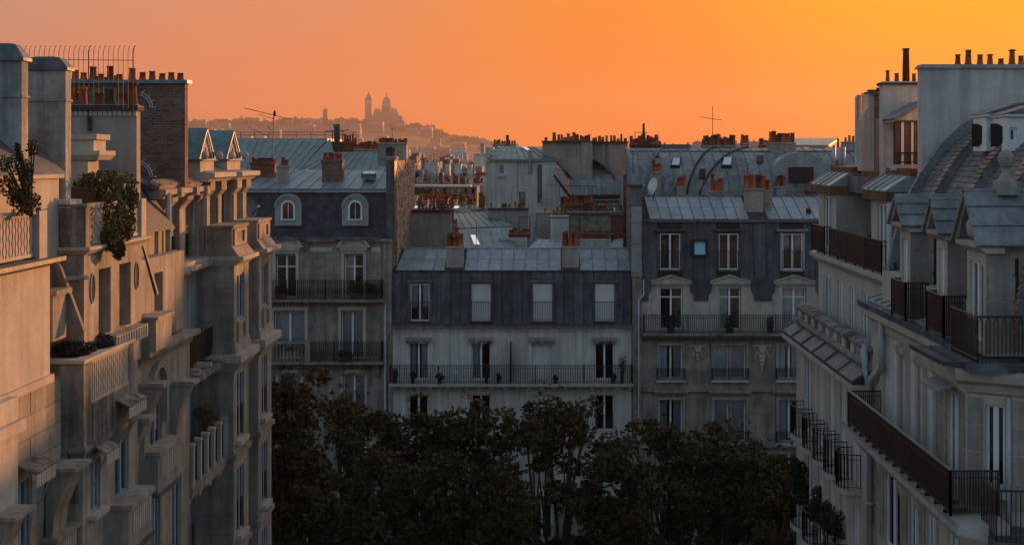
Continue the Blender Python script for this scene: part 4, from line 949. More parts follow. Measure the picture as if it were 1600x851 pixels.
# ---------------------------------------------------------------- D3: curved zinc roofs behind the right-hand stone house
def right_roofs():
    b = thing('apartment_house', 'long house with curved zinc roof and diagonal party ridges behind the right stone house', 'building', (PX(1140, 82), 82, 0))
    a, c = P(984, 310, 80), P(1500, 310, 80)
    rise = PZ(231.5, 86)-PZ(310, 80)
    rf = curved_roof(b, (a, c), qprof(6.0, rise, 10, .95), 'zincmid', 30)
    MB().box(PX(984, 80), PX(2700, 80), 80.1, 92, 0, PZ(309, 80)).build('wall', 'taupe', b)  # runs on unseen far to the right, added to block low sun from the avenue
    MB().box(PX(984, 86), PX(2600, 86), 85.5, 92, PZ(309, 80), PZ(231, 86)).build('rear_wall', 'zincdark', b)  # also lengthened out of view as a sun blocker
    pr = qprof(6.0, rise, 12, .95)
    def on(px, t, lift=0.):                           # point on the curved roof by photo column and parameter along the curve
        i = 6.0*(1-math.cos(t*math.pi/2*.95)); z = PZ(310, 80)+rise*math.sin(t*math.pi/2*.95)
        return Vector((PX(px, 80+i), 80+i-lift, z+lift))
    for k, (x0, x1) in enumerate(((1072, 1118), (1092, 1168), (1006, 1038), (1210, 1236)   )):
        pts = [on(x0+(x1-x0)*(j/10)**1.4, j/10, .05) for j in range(11)]
        MB().tube([tuple(p) for p in pts], .08, 6, raw=True).build('party_ridge', 'sooty' if k in (0, 1) else 'zincdark', b)
    MB().tube([tuple(on(984+k*40, .78, .03)) for k in range(13)], .05, 5, raw=True).build('zinc_joint', 'zincdark', b)
    # arched dormer face
    q = MB(); f = FC(80.5); uc = PX(1250, 80.5); z0 = PZ(309, 80.5); n = 14
    pts = [(uc-1.75, z0)]+[(uc-1.75*math.cos(math.pi*k/n), PZ(275, 80.5)+1.5*math.sin(math.pi*k/n)) for k in range(n+1)]+[(uc+1.75, z0)]
    MB(f).prismo(pts[::-1], -4.5, .15).build('arched_dormer', 'zinc', b)
    MB(f).box(uc-.75, uc+.75, .1, .5, PZ(283, 80.5), PZ(261, 80.5)).build('dormer_hood', 'iron', b)
    for px0, px1, t0, t1, mm in ((1047, 1064, .42, .58, 'skyglass'), (1126, 1145, .42, .60, 'skyglass')):
        p = [on(px0, t0, .12), on(px1-2, t0, .12), on(px1, t1, .12), on(px0+4, t1, .12)]
        MB().slab(p, .2).build('roof_light', 'iron', b)
        cc = sum(p, Vector())/4; MB().slab([x+(cc-x)*.22+Vector((0, -.05, .05)) for x in p], .03).build('roof_light_pane', mm, b)
    pchim(b, 1099, 1149, 227, 240, 86, 1.2, 14, 'taupe', ph=(.3, .75), pr=.13, rows=2)
    pchim(b, 1205.5, 1243, 222.5, 268, 83.2, 1.4, 8, 'taupe', ph=(.45, .7), pr=.15)
    pchim(b, 985, 1033, 226, 240, 86, 1.2, 11, 'sooty', ph=(.2, .7), pr=.15, rows=2)
    MB().tube([P(1006, 226, 86), P(1006, 193, 86)], .1, 8, r1=.09).build('flue_pipe', 'iron', b)
    q = MB(); pbox(q, 1035, 1079, 225.5, 85, 2.5, 250); q.build('lift_housing', 'zincdark', b)
    q = MB()
    for px in (992, 1008): q.tube([P(px, 228, 86), P(px, 206, 86)], .02, 4)
    q.tube([P(992, 207, 86), P(1012, 207, 86)], .02, 4); q.build('pipe_frame', 'iron', b)
    pchim(b, 1320, 1340, 221, 262, 84, 1, [(1324, 7), (1330, 11), (1336, 8)], 'taupe')
    # glazed pavilion standing on the roof
    Y = 96
    q = MB(); q.slab([P(1196, 226.5, Y-1), P(1295, 226.5, Y-1), P(1311, 215.5, Y+5), P(1212, 215.5, Y+5)], .18); q.build('pavilion_roof', 'zinc', b)
    for k in range(12): MB().slab([P(1198+k*8, 226.3, Y-1), P(1199+k*8, 226.3, Y-1), P(1214+k*8.2, 215.3, Y+5), P(1213+k*8.2, 215.3, Y+5)], .2).build('standing_seam', 'zinc', b)
    for px in (1243, 1253, 1268, 1276, 1290, 1296, 1303): MB().box(PX(px, Y)-.07, PX(px, Y)+.07, Y, Y+.14, PZ(240, Y), PZ(227, Y)).build('pavilion_post', 'wood', b)
    for (x0, x1, yt, yb, Yc, n_) in ((1058, 1072, 292, 309, 79.3, 3), (1215, 1228, 291, 309, 79.2, 3), (1020, 1032, 268, 300, 79.0, 3), (1262, 1276, 297, 310, 79, 2), (1160, 1170, 224, 236, 86, 3), (1188, 1196, 226, 238, 88, 2)):
        pchim(b, x0, x1, yt, yb+12, Yc, .7, n_, 'taupe' if n_ == 3 else 'redbrick', ph=(.35, .8), pr=.13)
    for px, t, w_ in ((1092, .25, 9), (1182, .5, 10), (1020, .62, 9), (1300, .4, 10)):
        p = [on(px, t, .1), on(px+w_, t, .1), on(px+w_+1, t+.14, .1), on(px+1, t+.14, .1)]; MB().slab(p, .16).build('roof_window', 'iron', b)
    MB().box(PX(1268, Y), PX(1290, Y), Y+.3, Y+.8, PZ(240, Y), PZ(227.5, Y)).build('pavilion_wall', 'redbrick', b)
    MB().box(PX(1190, Y), PX(1345, Y), Y-.5, Y+8, 0, PZ(237, Y)).build('rear_block', 'taupe', b)
    pchim(b, 1308, 1345, 232, 250, 92, 1, [(1312, 16), (1318, 6), (1326, 9), (1334, 9), (1340, 6)], 'taupe')
    pchim(b, 1191, 1206, 225, 250, 90, 1, 4, 'taupe')
    for px in (1303, 1312, 1318): MB().tube([P(px, 262, 78), P(px, 230, 78)], .12, 8).build('vent_pipe', 'pvc', b, True)
right_roofs()

# ---------------------------------------------------------------- terraces and stepped houses in the hazy gap
def far_row(label, px0, px1, pyt, Y, dep, m, seed, chims=(), wins=0, band=None, cat='building', roof=None):
    g = random.Random(seed); s = Y/F
    b = thing('apartment_house', label, cat, (PX((px0+px1)/2, Y), Y, 0))
    f = FC(Y)
    hs = []
    if wins:
        for r in range(wins[1]):
            n = wins[0]
            for k in range(n):
                u0 = px0+(px1-px0)*(k+.25)/n; u1 = px0+(px1-px0)*(k+.72)/n
                hs.append((PX(u0, Y), PX(u1, Y), PZ(pyt+wins[2]+wins[3]*r+wins[4], Y), PZ(pyt+wins[2]+wins[3]*r, Y)))
    wall(f, b, PX(px0, Y), PX(px1, Y), 0, PZ(pyt, Y), m, hs, th=.6, rev=.25)
    MB(f).box(PX(px0, Y), PX(px1, Y), -dep, -.62, 0, PZ(pyt, Y)-.05).build('rear_wall', m, b)
    for h in hs:
        wd = MB(f); wd.box(h[0], h[1], -.3, -.24, h[2], h[3]); w2 = wd.build('window', g.choice(['interior', 'interior', 'curtain', 'wood']), b)
    MB(f).box(PX(px0-.6, Y), PX(px1+.6, Y), -.3, .15, PZ(pyt+.6, Y), PZ(pyt-1.3, Y)).build('parapet', 'white', b)
    for cx0, cx1, cyt, mm, np_ in chims:
        pchim(b, cx0, cx1, cyt, pyt, Y+rnd.uniform(.5, 2), 1.2*s*20, np_, mm, ph=(2*s, 4*s), pr=1.4*s)
    return b
far_row('white terraced house with dark pots on top, lowest of the stepped rows', 636, 700, 313, 105, 10, 'white', 1, ((641,652,306,'white',3),(668,692,305,'redbrick',9)))
far_row('brown house front behind red roof-garden screens in the hazy gap', 645, 745, 291, 120, 10, 'farwall', 2, ((700,735,297,'redbrick',10),), (9, 1, 3.5, 8, 9))
far_row('long white parapet house with a strip of dark windows across the hazy gap', 634, 768, 275.5, 135, 12, 'white', 3, ((638,648,256,'white',2),(664,684,254,'white',4),(695,702,257,'white',2),(710,720,256,'white',3),(730,737,257,'white',2)), (13, 1, 3.5, 9, 7))
far_row('grey slab tower with a tall square flue at the edge of the haze', 741, 766, 241, 150, 12, 'white', 4, ((751,756.5,224,'taupe',0),))
def garden():
    b = thing('roof_garden', 'reddish roof garden of potted shrubs along the terrace in the hazy gap', 'roof garden', (PX(690, 112), 112, 0))
    MB().box(PX(640, 112), PX(734, 112), 112, 115, 0, PZ(312, 112)).build('terrace', 'redbrick', b)
    q = MB()
    for k in range(16): 
        px = 643+k*5.6
        leaves(q, (PX(px, 112), 112.4, PZ(307-rnd.random()*6, 112)), (.3, .3, .4), 60, .14, .3, seed=k)
    o = q.build('shrubs', 'leaf2', b); o['kind'] = 'stuff'
    for k in range(14): pot(FW, b, PX(646+k*6, 112), 111.9, PZ(312, 112), .45, .14)
    MB().box(PX(648, 113), PX(676, 113), 113.5, 113.7, PZ(311, 113), PZ(296, 113)).build('screen', 'wood', b)
    MB().box(PX(644, 113), PX(735, 113), 113, 115.5, PZ(292, 113), PZ(289.5, 113)).build('awning', 'white', b)
garden()
def white_domes():
    b = thing('domed_hall', 'pale rounded twin domes glowing in the haze below the hill', 'building', (PX(716, 420), 420, 0))
    for px, r, z in ((710, 2.0*6/4.76, 242), (722, 12, 0), (708, 11, 0)):
        pass
    for px, rr in ((709, 9.5), (722, 10)):
        r = rr*420/F; zc = PZ(246, 420)
        MB().lathe(PX(px, 420), 420, [(r, 0), (r, zc)]+[(r*math.cos(t), zc+r*1.25*math.sin(t)) for t in [k*math.pi/16 for k in range(1, 8)]]+[(.05, zc+r*1.25)], 18).build('dome', 'white', b, True)
    for k in range(5): MB().box(PX(700+k*7, 405), PX(702+k*7, 405), 404, 406, PZ(250, 405), PZ(242, 405)).build('rib', 'white', b)
white_domes()
def clutter():
    g = random.Random(3)
    b = thing('rooftop_house', 'low red-brick roof terrace crowded with stacks and pots in the gap behind the blue roofs', 'building', (PX(700, 98), 98, 0))
    MB().box(PX(640, 98), PX(762, 98), 98, 104, 0, PZ(326, 98)).build('wall', 'taupe', b)
    for k in range(12):
        px = 642+k*9.6+g.uniform(-2, 2); w_ = g.uniform(4, 9); yt = g.uniform(309, 321)
        pchim(b, px, px+w_, yt, 328, 98+g.uniform(.2, 3), .6, g.choice([2, 3, 4]), g.choice(['redbrick', 'taupe', 'white', 'brick']), ph=(.25, .65), pr=.11)
    for k in range(5):
        px = 650+k*22; MB().slab([P(px, 327, 97.9), P(px+13, 327, 97.9), P(px+16, 321, 99.6), P(px+3, 321, 99.6)], .1).build('roof_sheet', 'zinc', b)
    b = thing('rooftop_house', 'terrace house with pale stacks and a long rail across the middle of the hazy gap', 'building', (PX(700, 127), 127, 0))
    MB().box(PX(636, 127), PX(768, 127), 127, 133, 0, PZ(288, 127)).build('wall', 'oldrender', b)
    for k in range(11):
        px = 638+k*11.5+g.uniform(-2, 2); w_ = g.uniform(4, 10); yt = g.uniform(277, 285)
        pchim(b, px, px+w_, yt, 290, 127+g.uniform(.2, 3), .8, g.choice([0, 2, 3]), g.choice(['white', 'taupe', 'redbrick', 'oldrender']), ph=(.3, .7), pr=.13)
    f = FC(127); railing(f, b, [(PX(640, 127), .1), (PX(764, 127), .1)], PZ(288, 127), 1.0, .3, 'iron', posts=3)
clutter()
# ================================================================ hazy hill with the white basilica
HP = [(150,192),(290,193),(313,187),(344,187.6),(382,185),(424,188.5),(462,184),(489,184),(519,187.6),(538,184.5),(564,186),(626,191),(636,196.5),(650,194),(674,195),(701,211),(730,214),(768,219),(800,223),(860,228),(960,231),(1300,231)]
def hy(px):
    for (a, b), (c, d) in zip(HP[:-1], HP[1:]):
        if a <= px <= c: return b+(d-b)*(px-a)/(c-a)
    return HP[0][1] if px < HP[0][0] else HP[-1][1]
YH = 3200.0
def hillz(px, t): return max(0., (PZ(hy(px)+9, YH))*max(0., min(1, t))**1.15)
def hill():
    q = MB(); nx, ny = 70, 14
    for j in range(ny+1):
        t = j/ny; Y = 1500+(YH-1500)*t
        for i in range(nx+1):
            px = 0+1500*i/nx
            q.v.append((PX(px, YH), Y, hillz(px, t)+(.0 if j else -.5)))
    for i in range(nx+1): q.v.append((PX(1500*i/nx, YH), YH+500, -.5))
    for j in range(ny+1):
        for i in range(nx): a = j*(nx+1)+i; q.f.append([a, a+1, a+nx+2, a+nx+1])
    tag(q.build('hill', 'hill', None, True), kind='structure')
hill()
def far_house(px, t, wpx, hm, seed, lab, grp, gable):
    Y = 1500+(YH-1500)*t; x = PX(px, YH); zb = hillz(px, t)-2; w2 = wpx*YH/F/2; g = random.Random(seed)
    b = thing('hill_house', lab, 'building', (x, Y, zb), grp)
    d = w2*g.uniform(.7, 1.2)
    MB().box(x-w2, x+w2, Y, Y+d*2, zb, zb+hm).build('wall', 'farwall', b)
    r = MB()
    if gable: r.prism([(Y-1, zb+hm), (Y+d*2+1, zb+hm), (Y+d*1.4, zb+hm+w2*.45), (Y+d*.6, zb+hm+w2*.45)], x-w2, x+w2)
    else: r.frus((x-w2-.4, x+w2+.4, Y-.4, Y+2*d+.4), (x-w2*.9, x+w2*.9, Y+d*.5, Y+1.5*d), zb+hm, zb+hm+3.5)
    rf = r.build('roof', 'farroof', b)
    for k in range(g.choice([1, 2, 2])):
        cx = x+g.uniform(-.8, .8)*w2; MB().box(cx-1, cx+1, Y+d*.8, Y+d*1.2, zb+hm, zb+hm+g.uniform(5, 8)).build('chimney', 'farwall', rf)
    if t < .75:                                      # window grid of the nearer ones
        q = MB(FC(Y)); n = max(3, int(w2*2/5))
        for r_ in range(int(hm/4)):
            for k in range(n):
                u = x-w2+(k+.3)*2*w2/n; q.box(u, u+2*w2/n*.4, -.2, .08, zb+1.5+r_*4, zb+3.6+r_*4)
        q.build('windows', 'interior', b)['kind'] = 'stuff'
g = random.Random(5)
for k in range(64):                                  # skyline
    px = 296+k*7.6+g.uniform(-2, 2)
    if 556 < px < 634: continue
    far_house(px, 1.0-g.random()*.02, g.uniform(7, 15), g.uniform(9, 17), k, 'hazy old house on the crest of the far hill', 'hazy houses on the hill crest', g.random() < .5)
for k in range(120):
    px = g.uniform(300, 1050); t = g.uniform(.05, .95)
    far_house(px, t, g.uniform(8, 24), g.uniform(14, 26)*(1 if t < .6 else .8), 100+k, 'pale hazy house on the slope below the far hill crest', 'hazy houses on the hill slope', g.random() < .4)
def city_house(px, Y, wpx, pyt, seed):
    x = PX(px, Y); w2 = wpx*Y/F/2; g = random.Random(seed); zt = PZ(pyt, Y); d = 14
    b = thing('town_house', 'hazy zinc-roofed house in the city between the near roofs and the hill', 'building', (x, Y, 0), 'hazy city houses before the hill')
    MB().box(x-w2, x+w2, Y, Y+d, 0, zt-4).build('wall', 'farwall', b)
    rf = MB().prism([(Y-.5, zt-4), (Y+.8, zt-.8), (Y+4, zt), (Y+d-4, zt), (Y+d+.3, zt-4)], x-w2, x+w2).build('roof', 'farroof', b)
    for k in range(g.choice([2, 3])):
        cx = x-w2+(k+.5)*2*w2/3; c = MB().box(cx-.35, cx+.35, Y+3, Y+8, zt-1, zt+g.uniform(.8, 2)).build('chimney', 'farwall', rf)
    q = MB(FC(Y)); n = max(3, int(w2*2/2.6))
    for r_ in range(4):
        for k in range(n):
            u = x-w2+(k+.3)*2*w2/n; q.box(u, u+1.0, -.2, .05, zt-7-r_*3.1, zt-5.2-r_*3.1)
    q.build('windows', 'interior', b)['kind'] = 'stuff'
g = random.Random(11)
for k in range(46):
    Y = 240+k*24+g.uniform(-8, 8); px = g.uniform(560, 800) if k % 3 else g.uniform(300, 1330)
    city_house(px, Y, 16*260/(Y/3+170)+g.uniform(4, 12), 262-11*min(1, (Y-240)/700)+g.uniform(-2, 6), k)
for k in range(26):                                  # roofs packed into the gap between the two stone houses
    Y = 128+k*6.5; city_house(g.uniform(640, 760), Y, g.uniform(9, 24), 288-(Y-128)*.24+g.uniform(-3, 5), 400+k)
for k, px in enumerate((1040, 1062, 1085, 1100, 1160, 1180, 1010)):    # skyline right of centre
    city_house(px, 700+40*k, 26, 219+g.uniform(0, 10), 200+k)

def basilica():
    Y = 3215.0; s = Y/F; u = lambda p: PX(p, Y); z = lambda p: PZ(p, Y)
    b = thing('basilica', 'white domed basilica with bell tower on top of the far hazy hill', 'church', (u(600), Y, z(200)))
    m = 'farwall'
    q = MB(); q.box(u(580), u(628), Y, Y+60, z(210), z(181)); q.box(u(583), u(622), Y+2, Y+40, z(181), z(176)); q.box(u(566), u(582), Y, Y+40, z(210), z(186)); q.box(u(562), u(632), Y-5, Y+50, z(212), z(189)); q.build('nave', m, b)
    def dome(px, rpx, y_base, y_spring, y_top, y_tip, Yd, nm, dr=.92):
        r = rpx*s; zs, zt, zb = z(y_spring), z(y_top), z(y_base); h = zt-zs
        pr = [(r*dr, zb), (r*dr, zs), (r*1.08, zs), (r*1.08, zs+.02*h)]+[(r*math.cos(t)**.8*1.0, zs+h*math.sin(t)**1.05) for t in [k*math.pi/2/9 for k in range(1, 9)]]+[(r*.16, zt), (r*.16, zt+(z(y_tip)-zt)*.5), (r*.2, zt+(z(y_tip)-zt)*.52), (r*.1, zt+(z(y_tip)-zt)*.7), (.2, z(y_tip))]
        return MB().lathe(u(px), Yd, pr, 16).build(nm, m, b, True)
    dome(602, 7.4, 185, 167, 150.5, 142.5, Y+25, 'main_dome')
    q = MB()
    for k in range(12):                               # drum columns
        t = 2*math.pi*k/12; q.tube([(u(602)+7.6*s*math.cos(t), Y+25+7.6*s*math.sin(t), z(179)), (u(602)+7.6*s*math.cos(t), Y+25+7.6*s*math.sin(t), z(168))], .7, 5)
    q.build('drum_columns', m, b)
    for px, yb in ((586.5, 185), (617, 185), (591, 186), (613, 186)): dome(px, 3.3, yb, 177, 169.5, 165.5, Y+12, 'small_dome')
    q = MB(); q.box(u(569.3), u(579.2), Y+10, Y+26, z(190), z(161.5)); 
    for a, c in ((569.3, 571.2), (573.4, 575.2), (577.4, 579.2)): q.box(u(a), u(c), Y+10, Y+26, z(161.5), z(157)); 
    q.box(u(568.8), u(579.7), Y+9, Y+27, z(157), z(155.2)); q.build('bell_tower', m, b)
    cx = u(574.3); MB().lathe(cx, Y+18, [(4.9*s, z(155.2)), (4.7*s, z(153)), (3.6*s, z(149.5)), (1.6*s, z(147)), (1.4*s, z(145.6)), (.9*s, z(144.5)), (.15, z(142))], 14).build('tower_dome', m, b, True)
basilica()
def water_tower():
    Y = 3190.0; u = lambda p: PX(p, Y); z = lambda p: PZ(p, Y)
    b = thing('water_tower', 'hazy round water tower with low cap on the hill crest, left of the basilica', 'tower', (u(508), Y, z(195)))
    MB().lathe(u(508), Y, [(5.4, z(200)), (5.4, z(173.5)), (6.6, z(173.5)), (6.6, z(172.4)), (5, z(171)), (3, z(169.5)), (1, z(168.6))], 14).build('shaft', 'farwall', b, True)
    MB().lathe(u(508), Y, [(6.2, z(178)), (6.2, z(177.2))], 14).build('gallery', 'farwall', b)
water_tower()
def hill_tree(px, t, r, k):
    Y = 1500+(YH-1500)*t; x = PX(px, YH); zb = hillz(px, t)
    b = thing('hill_tree', 'hazy rounded tree among the houses of the far hill', 'tree', (x, Y, zb), 'hazy trees on the far hill')
    MB().tube([(x, Y, zb-1), (x, Y, zb+r)], r*.1, 5).build('trunk', 'bark', b)
    q = MB()
    for j in range(4): leaves(q, (x+g.uniform(-.5, .5)*r, Y+g.uniform(-.5, .5)*r, zb+r*(1+.3*g.random())), (r*.75, r*.75, r*.6), 45, r*.38, .6, seed=k*7+j)
    q.build('crown', 'leafdark', b)
for k in range(60):
    px = g.uniform(625, 760) if k < 34 else g.uniform(300, 625)
    hill_tree(px, g.uniform(.9, 1.0), g.uniform(7, 11), k)
# the air between here and the hill
hz = bpy.data.materials.new('evening_haze'); hz.use_nodes = True
hn = hz.node_tree.nodes; hn.remove(hn['Principled BSDF']); pv = hn.new('ShaderNodeVolumePrincipled')
pv.inputs['Color'].default_value = (.58, .45, .40, 1); pv.inputs['Density'].default_value = .00017; pv.inputs['Anisotropy'].default_value = .35
hz.node_tree.links.new(pv.outputs[0], hn['Material Output'].inputs['Volume'])
hb = MB().box(-2600, 2600, -60, 3900, -1.2, 205).build('haze', hz); tag(hb, kind='stuff'); hb.display_type = 'WIRE'
hz.cycles.homogeneous_volume = True if hasattr(hz.cycles, 'homogeneous_volume') else None
# ================================================================ left side of the street
T = -3.07
def lattice(fr, parent, u0, u1, z0, z1, o, m='stone3', pitch=.125, th=.05):
    """pierced cement screen: upright bars that swell and meet, leaving lens-shaped openings"""
    q = MB(fr); n = max(2, round((u1-u0)/pitch)); rows = max(2, round((z1-z0)/.27)); p = (u1-u0)/n; st = rows*6
    for i in range(n+1):
        uc = u0+i*p; ps = []
        for k in range(st+1):
            z = z0+(z1-z0)*k/st; ph = k/st*rows*2*math.pi+(math.pi if i % 2 else 0)
            ps.append((z, p*(.17+.23*(.5+.5*math.cos(ph)))))
        for (za, wa), (zb, wb) in zip(ps[:-1], ps[1:]):
            q.frus((max(u0, uc-wa), min(u1, uc+wa), o-th, o), (max(u0, uc-wb), min(u1, uc+wb), o-th, o), za, zb)
    q.box(u0, u1, o-th*1.2, o+.012, z0-.06, z0); q.box(u0, u1, o-th*1.2, o+.012, z1, z1+.05)
    g = q.build('pierced_screen', m, parent); return g
def lwin(*a, **k):
    k.setdefault('fm', 'skytint'); k.setdefault('shm', 'skytint'); k['set_'] = .05; return window(*a, **k)
def leftcorner():
    b = thing('corner_building', 'tall stone corner building with two projecting bays and paired gables, ending the left row', 'building', (-12, 39.5, 0))
    f0, fb = FL(-10.67), FL(-9.6)
    lv = [-6.2, -9.1, -12.0, -14.9, -17.8, -20.7]
    wu = [(34.95, 35.65), (36.35, 37.1), (37.78, 38.5), (40.95, 41.85)]
    hs = []; spec = []
    for i, l in enumerate(lv):
        for k, (a, c) in enumerate(wu):
            top = -3.75 if i == 0 else l+2.45
            hs.append((a, c, Z(l+.1), Z(top))); spec.append((i, k))
    wl = wall(f0, b, 34.7, 44.3, 0, Z(T-.05), 'stone', hs)
    for (a, c, z0, z1), (i, k) in zip(hs, spec):
        if k == 3 and i: continue
        lwin(f0, b, a, c, z0, z1, set_=.22, style=['curtain', 'dark', 'shutter', 'curtain', 'dark'][(i*2+k) % 5], rail=.9 if i >= 2 and k < 3 else 0, rsp=.1)
    MB().box(-22, -11.25, 34.75, 44.25, 0, Z(T-.1)).build('rear_wall', 'stone', b)
    by = [(38.8, 40.7, 39.2, 40.12), (42.1, 44.05, 42.6, 43.42)]
    for (a, c, wa, wc) in by:
        hh = [(wa, wc, Z(-4.97), Z(-3.58))]+[(wa, wc, Z(l-2.45), Z(l-.43)) for l in lv[:-1]]
        w1 = wall(fb, b, a, c, 0, Z(T), 'stone', hh, th=.3, rev=.25, name='bay_wall')
        blocks(fb, w1, a, c, Z(-5.95), Z(-3.2), .42, .8, 'stone', [(x-.04, y+.04, z-.75, w_+.06) for x, y, z, w_ in hh], proud=.01)
        for n_, h_ in enumerate(hh):
            wd = lwin(fb, b, *h_, set_=.16, style=['dark', 'curtain', 'curtain', 'dark', 'dark', 'curtain'][n_], rail=.95 if n_ else 0, rsp=.09)
            if n_: MB(fb).box(h_[0]-.1, h_[1]+.1, -.02, .16, h_[2]-.14, h_[2]-.003).build('sill', 'stone3', wd)
        fs = FC(a-.008)
        sw = wall(fs, b, -10.7, -9.61, 0, Z(T), 'stone', th=.25, name='bay_side')
        blocks(fs, sw, -10.66, -9.6, Z(-6.0), Z(-3.45), .5, 1.3, 'stone', o=0.0, proud=.016)
        blocks(fs, sw, -10.66, -9.6, Z(-12), Z(-6.7), .58, 1.3, 'stone', o=0.0, proud=.016)
        MB().box(-10.7, -9.62, c-.3, c, 0, Z(T)-.01).build('bay_side', 'stone', b)
        # relief panel under the top window, flared foot, ledges
        q = MB(fb); A, B = wa-.03, wc+.03
        q.box(A, B, 0, .07, Z(-5.12), Z(-5.02)); q.box(A, B, 0, .07, Z(-5.66), Z(-5.58)); q.box(A, A+.09, 0, .07, Z(-5.58), Z(-5.12)); q.box(B-.09, B, 0, .07, Z(-5.58), Z(-5.12)); q.build('relief_panel', 'stone', b)
        q = MB(); q.frus((-10.7, -9.5, a-.1, c+.08), (-10.7, -9.58, a-.02, c+.02), Z(-5.95), Z(-5.62)); q.build('flared_foot', 'stone', b)
        q = MB(); q.box(-10.75, -9.3, a-.32, c+.25, Z(-6.18), Z(-5.95)); q.frus((-10.7, -9.55, a-.05, c+.05), (-10.75, -9.33, a-.28, c+.22), Z(-6.5), Z(-6.18)); q.build('ledge', 'stone3', b)
        for l in lv[1:4]: MB().box(-10.72, -9.5, a-.1, c+.1, Z(l-.05), Z(l+.1)).build('string_course', 'stone', b)
        # cornice of the bay and stone planter standing on it
        q = MB(); q.box(-10.75, -9.28, a-.12, c+.1, Z(-3.12), Z(-3.0)); q.frus((-10.7, -9.58, a-.02, c+.02), (-10.75, -9.34, a-.1, c+.08), Z(-3.3), Z(-3.12)); q.build('bay_cornice', 'stone3', b)
        q = MB(); q.frus((-10.5, -9.42, a-.08, c+.0), (-10.46, -9.62, a-.06, c-.06), Z(-3.0), Z(-2.72)); q.box(-10.46, -9.64, a-.06, c-.08, Z(-2.72), Z(-2.14)); q.box(-10.5, -9.58, a-.1, c-.04, Z(-2.14), Z(-2.06))
        pr = q.build('parapet_box', 'stone2', b)
        q = MB(FL(-9.64)); A, B = a+.1, c-.24
        q.box(A, B, 0, .05, Z(-2.26), Z(-2.18)); q.box(A, B, 0, .05, Z(-2.68), Z(-2.6)); q.box(A, A+.3, 0, .05, Z(-2.6), Z(-2.26)); q.box(B-.3, B, 0, .05, Z(-2.6), Z(-2.26)); q.build('panel_frame', 'stone', pr)
    MB().box(-10.75, -9.9, 40.7, 42.1, Z(-3.2), Z(-3.0)).build('terrace_edge', 'stone3', b)
    # main cornice with dentils, over the set-back windows
    cornice(f0, b, 34.4, 38.72, Z(-3.45), Z(-3.1), .5, 'stone', dent=.16)
    q = MB(f0); q.box(34.5, 38.7, -.1, .36, Z(-3.1), Z(-2.98)); q.build('terrace_edge', 'stone3', b)
    # set-back top floor: loggia windows between square piers
    fl = FL(-10.9)
    lh = [(34.75, 35.5, Z(-2.95), Z(-1.22)), (36.15, 37.0, Z(-2.95), Z(-1.22)), (37.72, 38.42, Z(-2.95), Z(-1.22))]
    wall(fl, b, 34.3, 38.75, Z(-3.1), Z(-1.15), 'stone', lh, th=.35, name='loggia_wall')
    for i, h_ in enumerate(lh):
        lwin(fl, b, *h_, set_=.25, style=['dark', 'halfblind', 'drapes'][i], half=.62)
        q = MB(fl); q.box(h_[0], h_[1], .0, .05, Z(-2.08), Z(-2.02)); q.box(h_[0], h_[1], .0, .04, Z(-2.26), Z(-2.22))
        for k in range(6): u = h_[0]+(h_[1]-h_[0])*(k+.5)/6; q.box(u-.03, u+.03, .005, .035, Z(-2.22), Z(-2.08))
        q.build('parapet_grille', 'stone3', b); railing(fl, b, [(h_[0], .02), (h_[1], .02)], Z(-2.95), .68, .07, 'ironred', mid=False)
    for a, c in ((35.55, 36.1), (37.06, 37.66), (38.46, 38.72)):
        q = MB(fl); q.box(a, c, 0, .16, Z(-2.9), Z(-1.5)); q.box(a-.04, c+.04, 0, .2, Z(-3.05), Z(-2.9)); q.prism([(0, Z(-1.5)), (.16, Z(-1.5)), (.22, Z(-1.4)), (.4, Z(-1.22)), (.4, Z(-1.12)), (0, Z(-1.12))], a-.01, c+.01); q.build('pier', 'stone', b)
    q = MB(fl); q.prism([(-.1, Z(-1.12)), (.45, Z(-1.12)), (.5, Z(-1.05)), (.62, Z(-1.0)), (.62, Z(-.86)), (-.1, Z(-.84))], 34.2, 38.6)
    for a in (35.4, 36.95, 38.1): q.box(a, a+.3, .3, .7, Z(-1.08), Z(-.85))
    q.build('loggia_cornice', 'stone', b)
    q = MB(fl)
    for k in range(22): q.tube([(34.3+k*.19, .46, Z(-.8)), (34.3+k*.19, .2, Z(-.66))], .1, 6)
    q.build('ridge_tiles', 'partybrick', b)
    rf = MB(fl).prism([(.4, Z(-.84)), (-3.6, Z(1.0)), (-9, Z(1.0)), (-9, Z(-1))], 34.0, 38.7).build('slate_roof', 'slate', b)
    MB().box(-22, -11.3, 34.6, 44.2, Z(-3.1), Z(-1.0)).build('rear_wall', 'stone', b)
    # twin-gabled pavilion
    fp = FL(-10.62)
    ph = [(39.35, 40.02, Z(-3), Z(-1.0)), (40.75, 42.02, Z(-3), Z(-1.0)), (42.74, 43.28, Z(-3), Z(-1.0))]
    wall(fp, b, 38.75, 44.1, Z(T), Z(-.72), 'stone', ph, th=.5, rev=.4, name='pavilion_wall')
    wall(FC(38.742), b, -13.5, -10.63, Z(T), Z(-.72), 'stone', th=.3, name='pavilion_side')
    for h_ in (ph[0], ph[2]): lwin(fp, b, *h_, set_=.36, style='dark')
    lwin(fp, b, ph[1][0], ph[1][1], ph[1][2], ph[1][3], set_=.38, style='curtain')
    for a, c in ((38.78, 39.3), (40.08, 40.7), (42.08, 42.7), (43.34, 44.0)):
        q = MB(fp); q.box(a, c, 0, .13, Z(-3.0), Z(-1.3)); q.box(a+.1, c-.1, .13, .19, Z(-3.0), Z(-1.2)); q.prism([(0, Z(-1.3)), (.13, Z(-1.3)), (.16, Z(-1.2)), (.33, Z(-1.0)), (.33, Z(-.73)), (0, Z(-.73))], a, c); q.build('pier', 'stone', b)
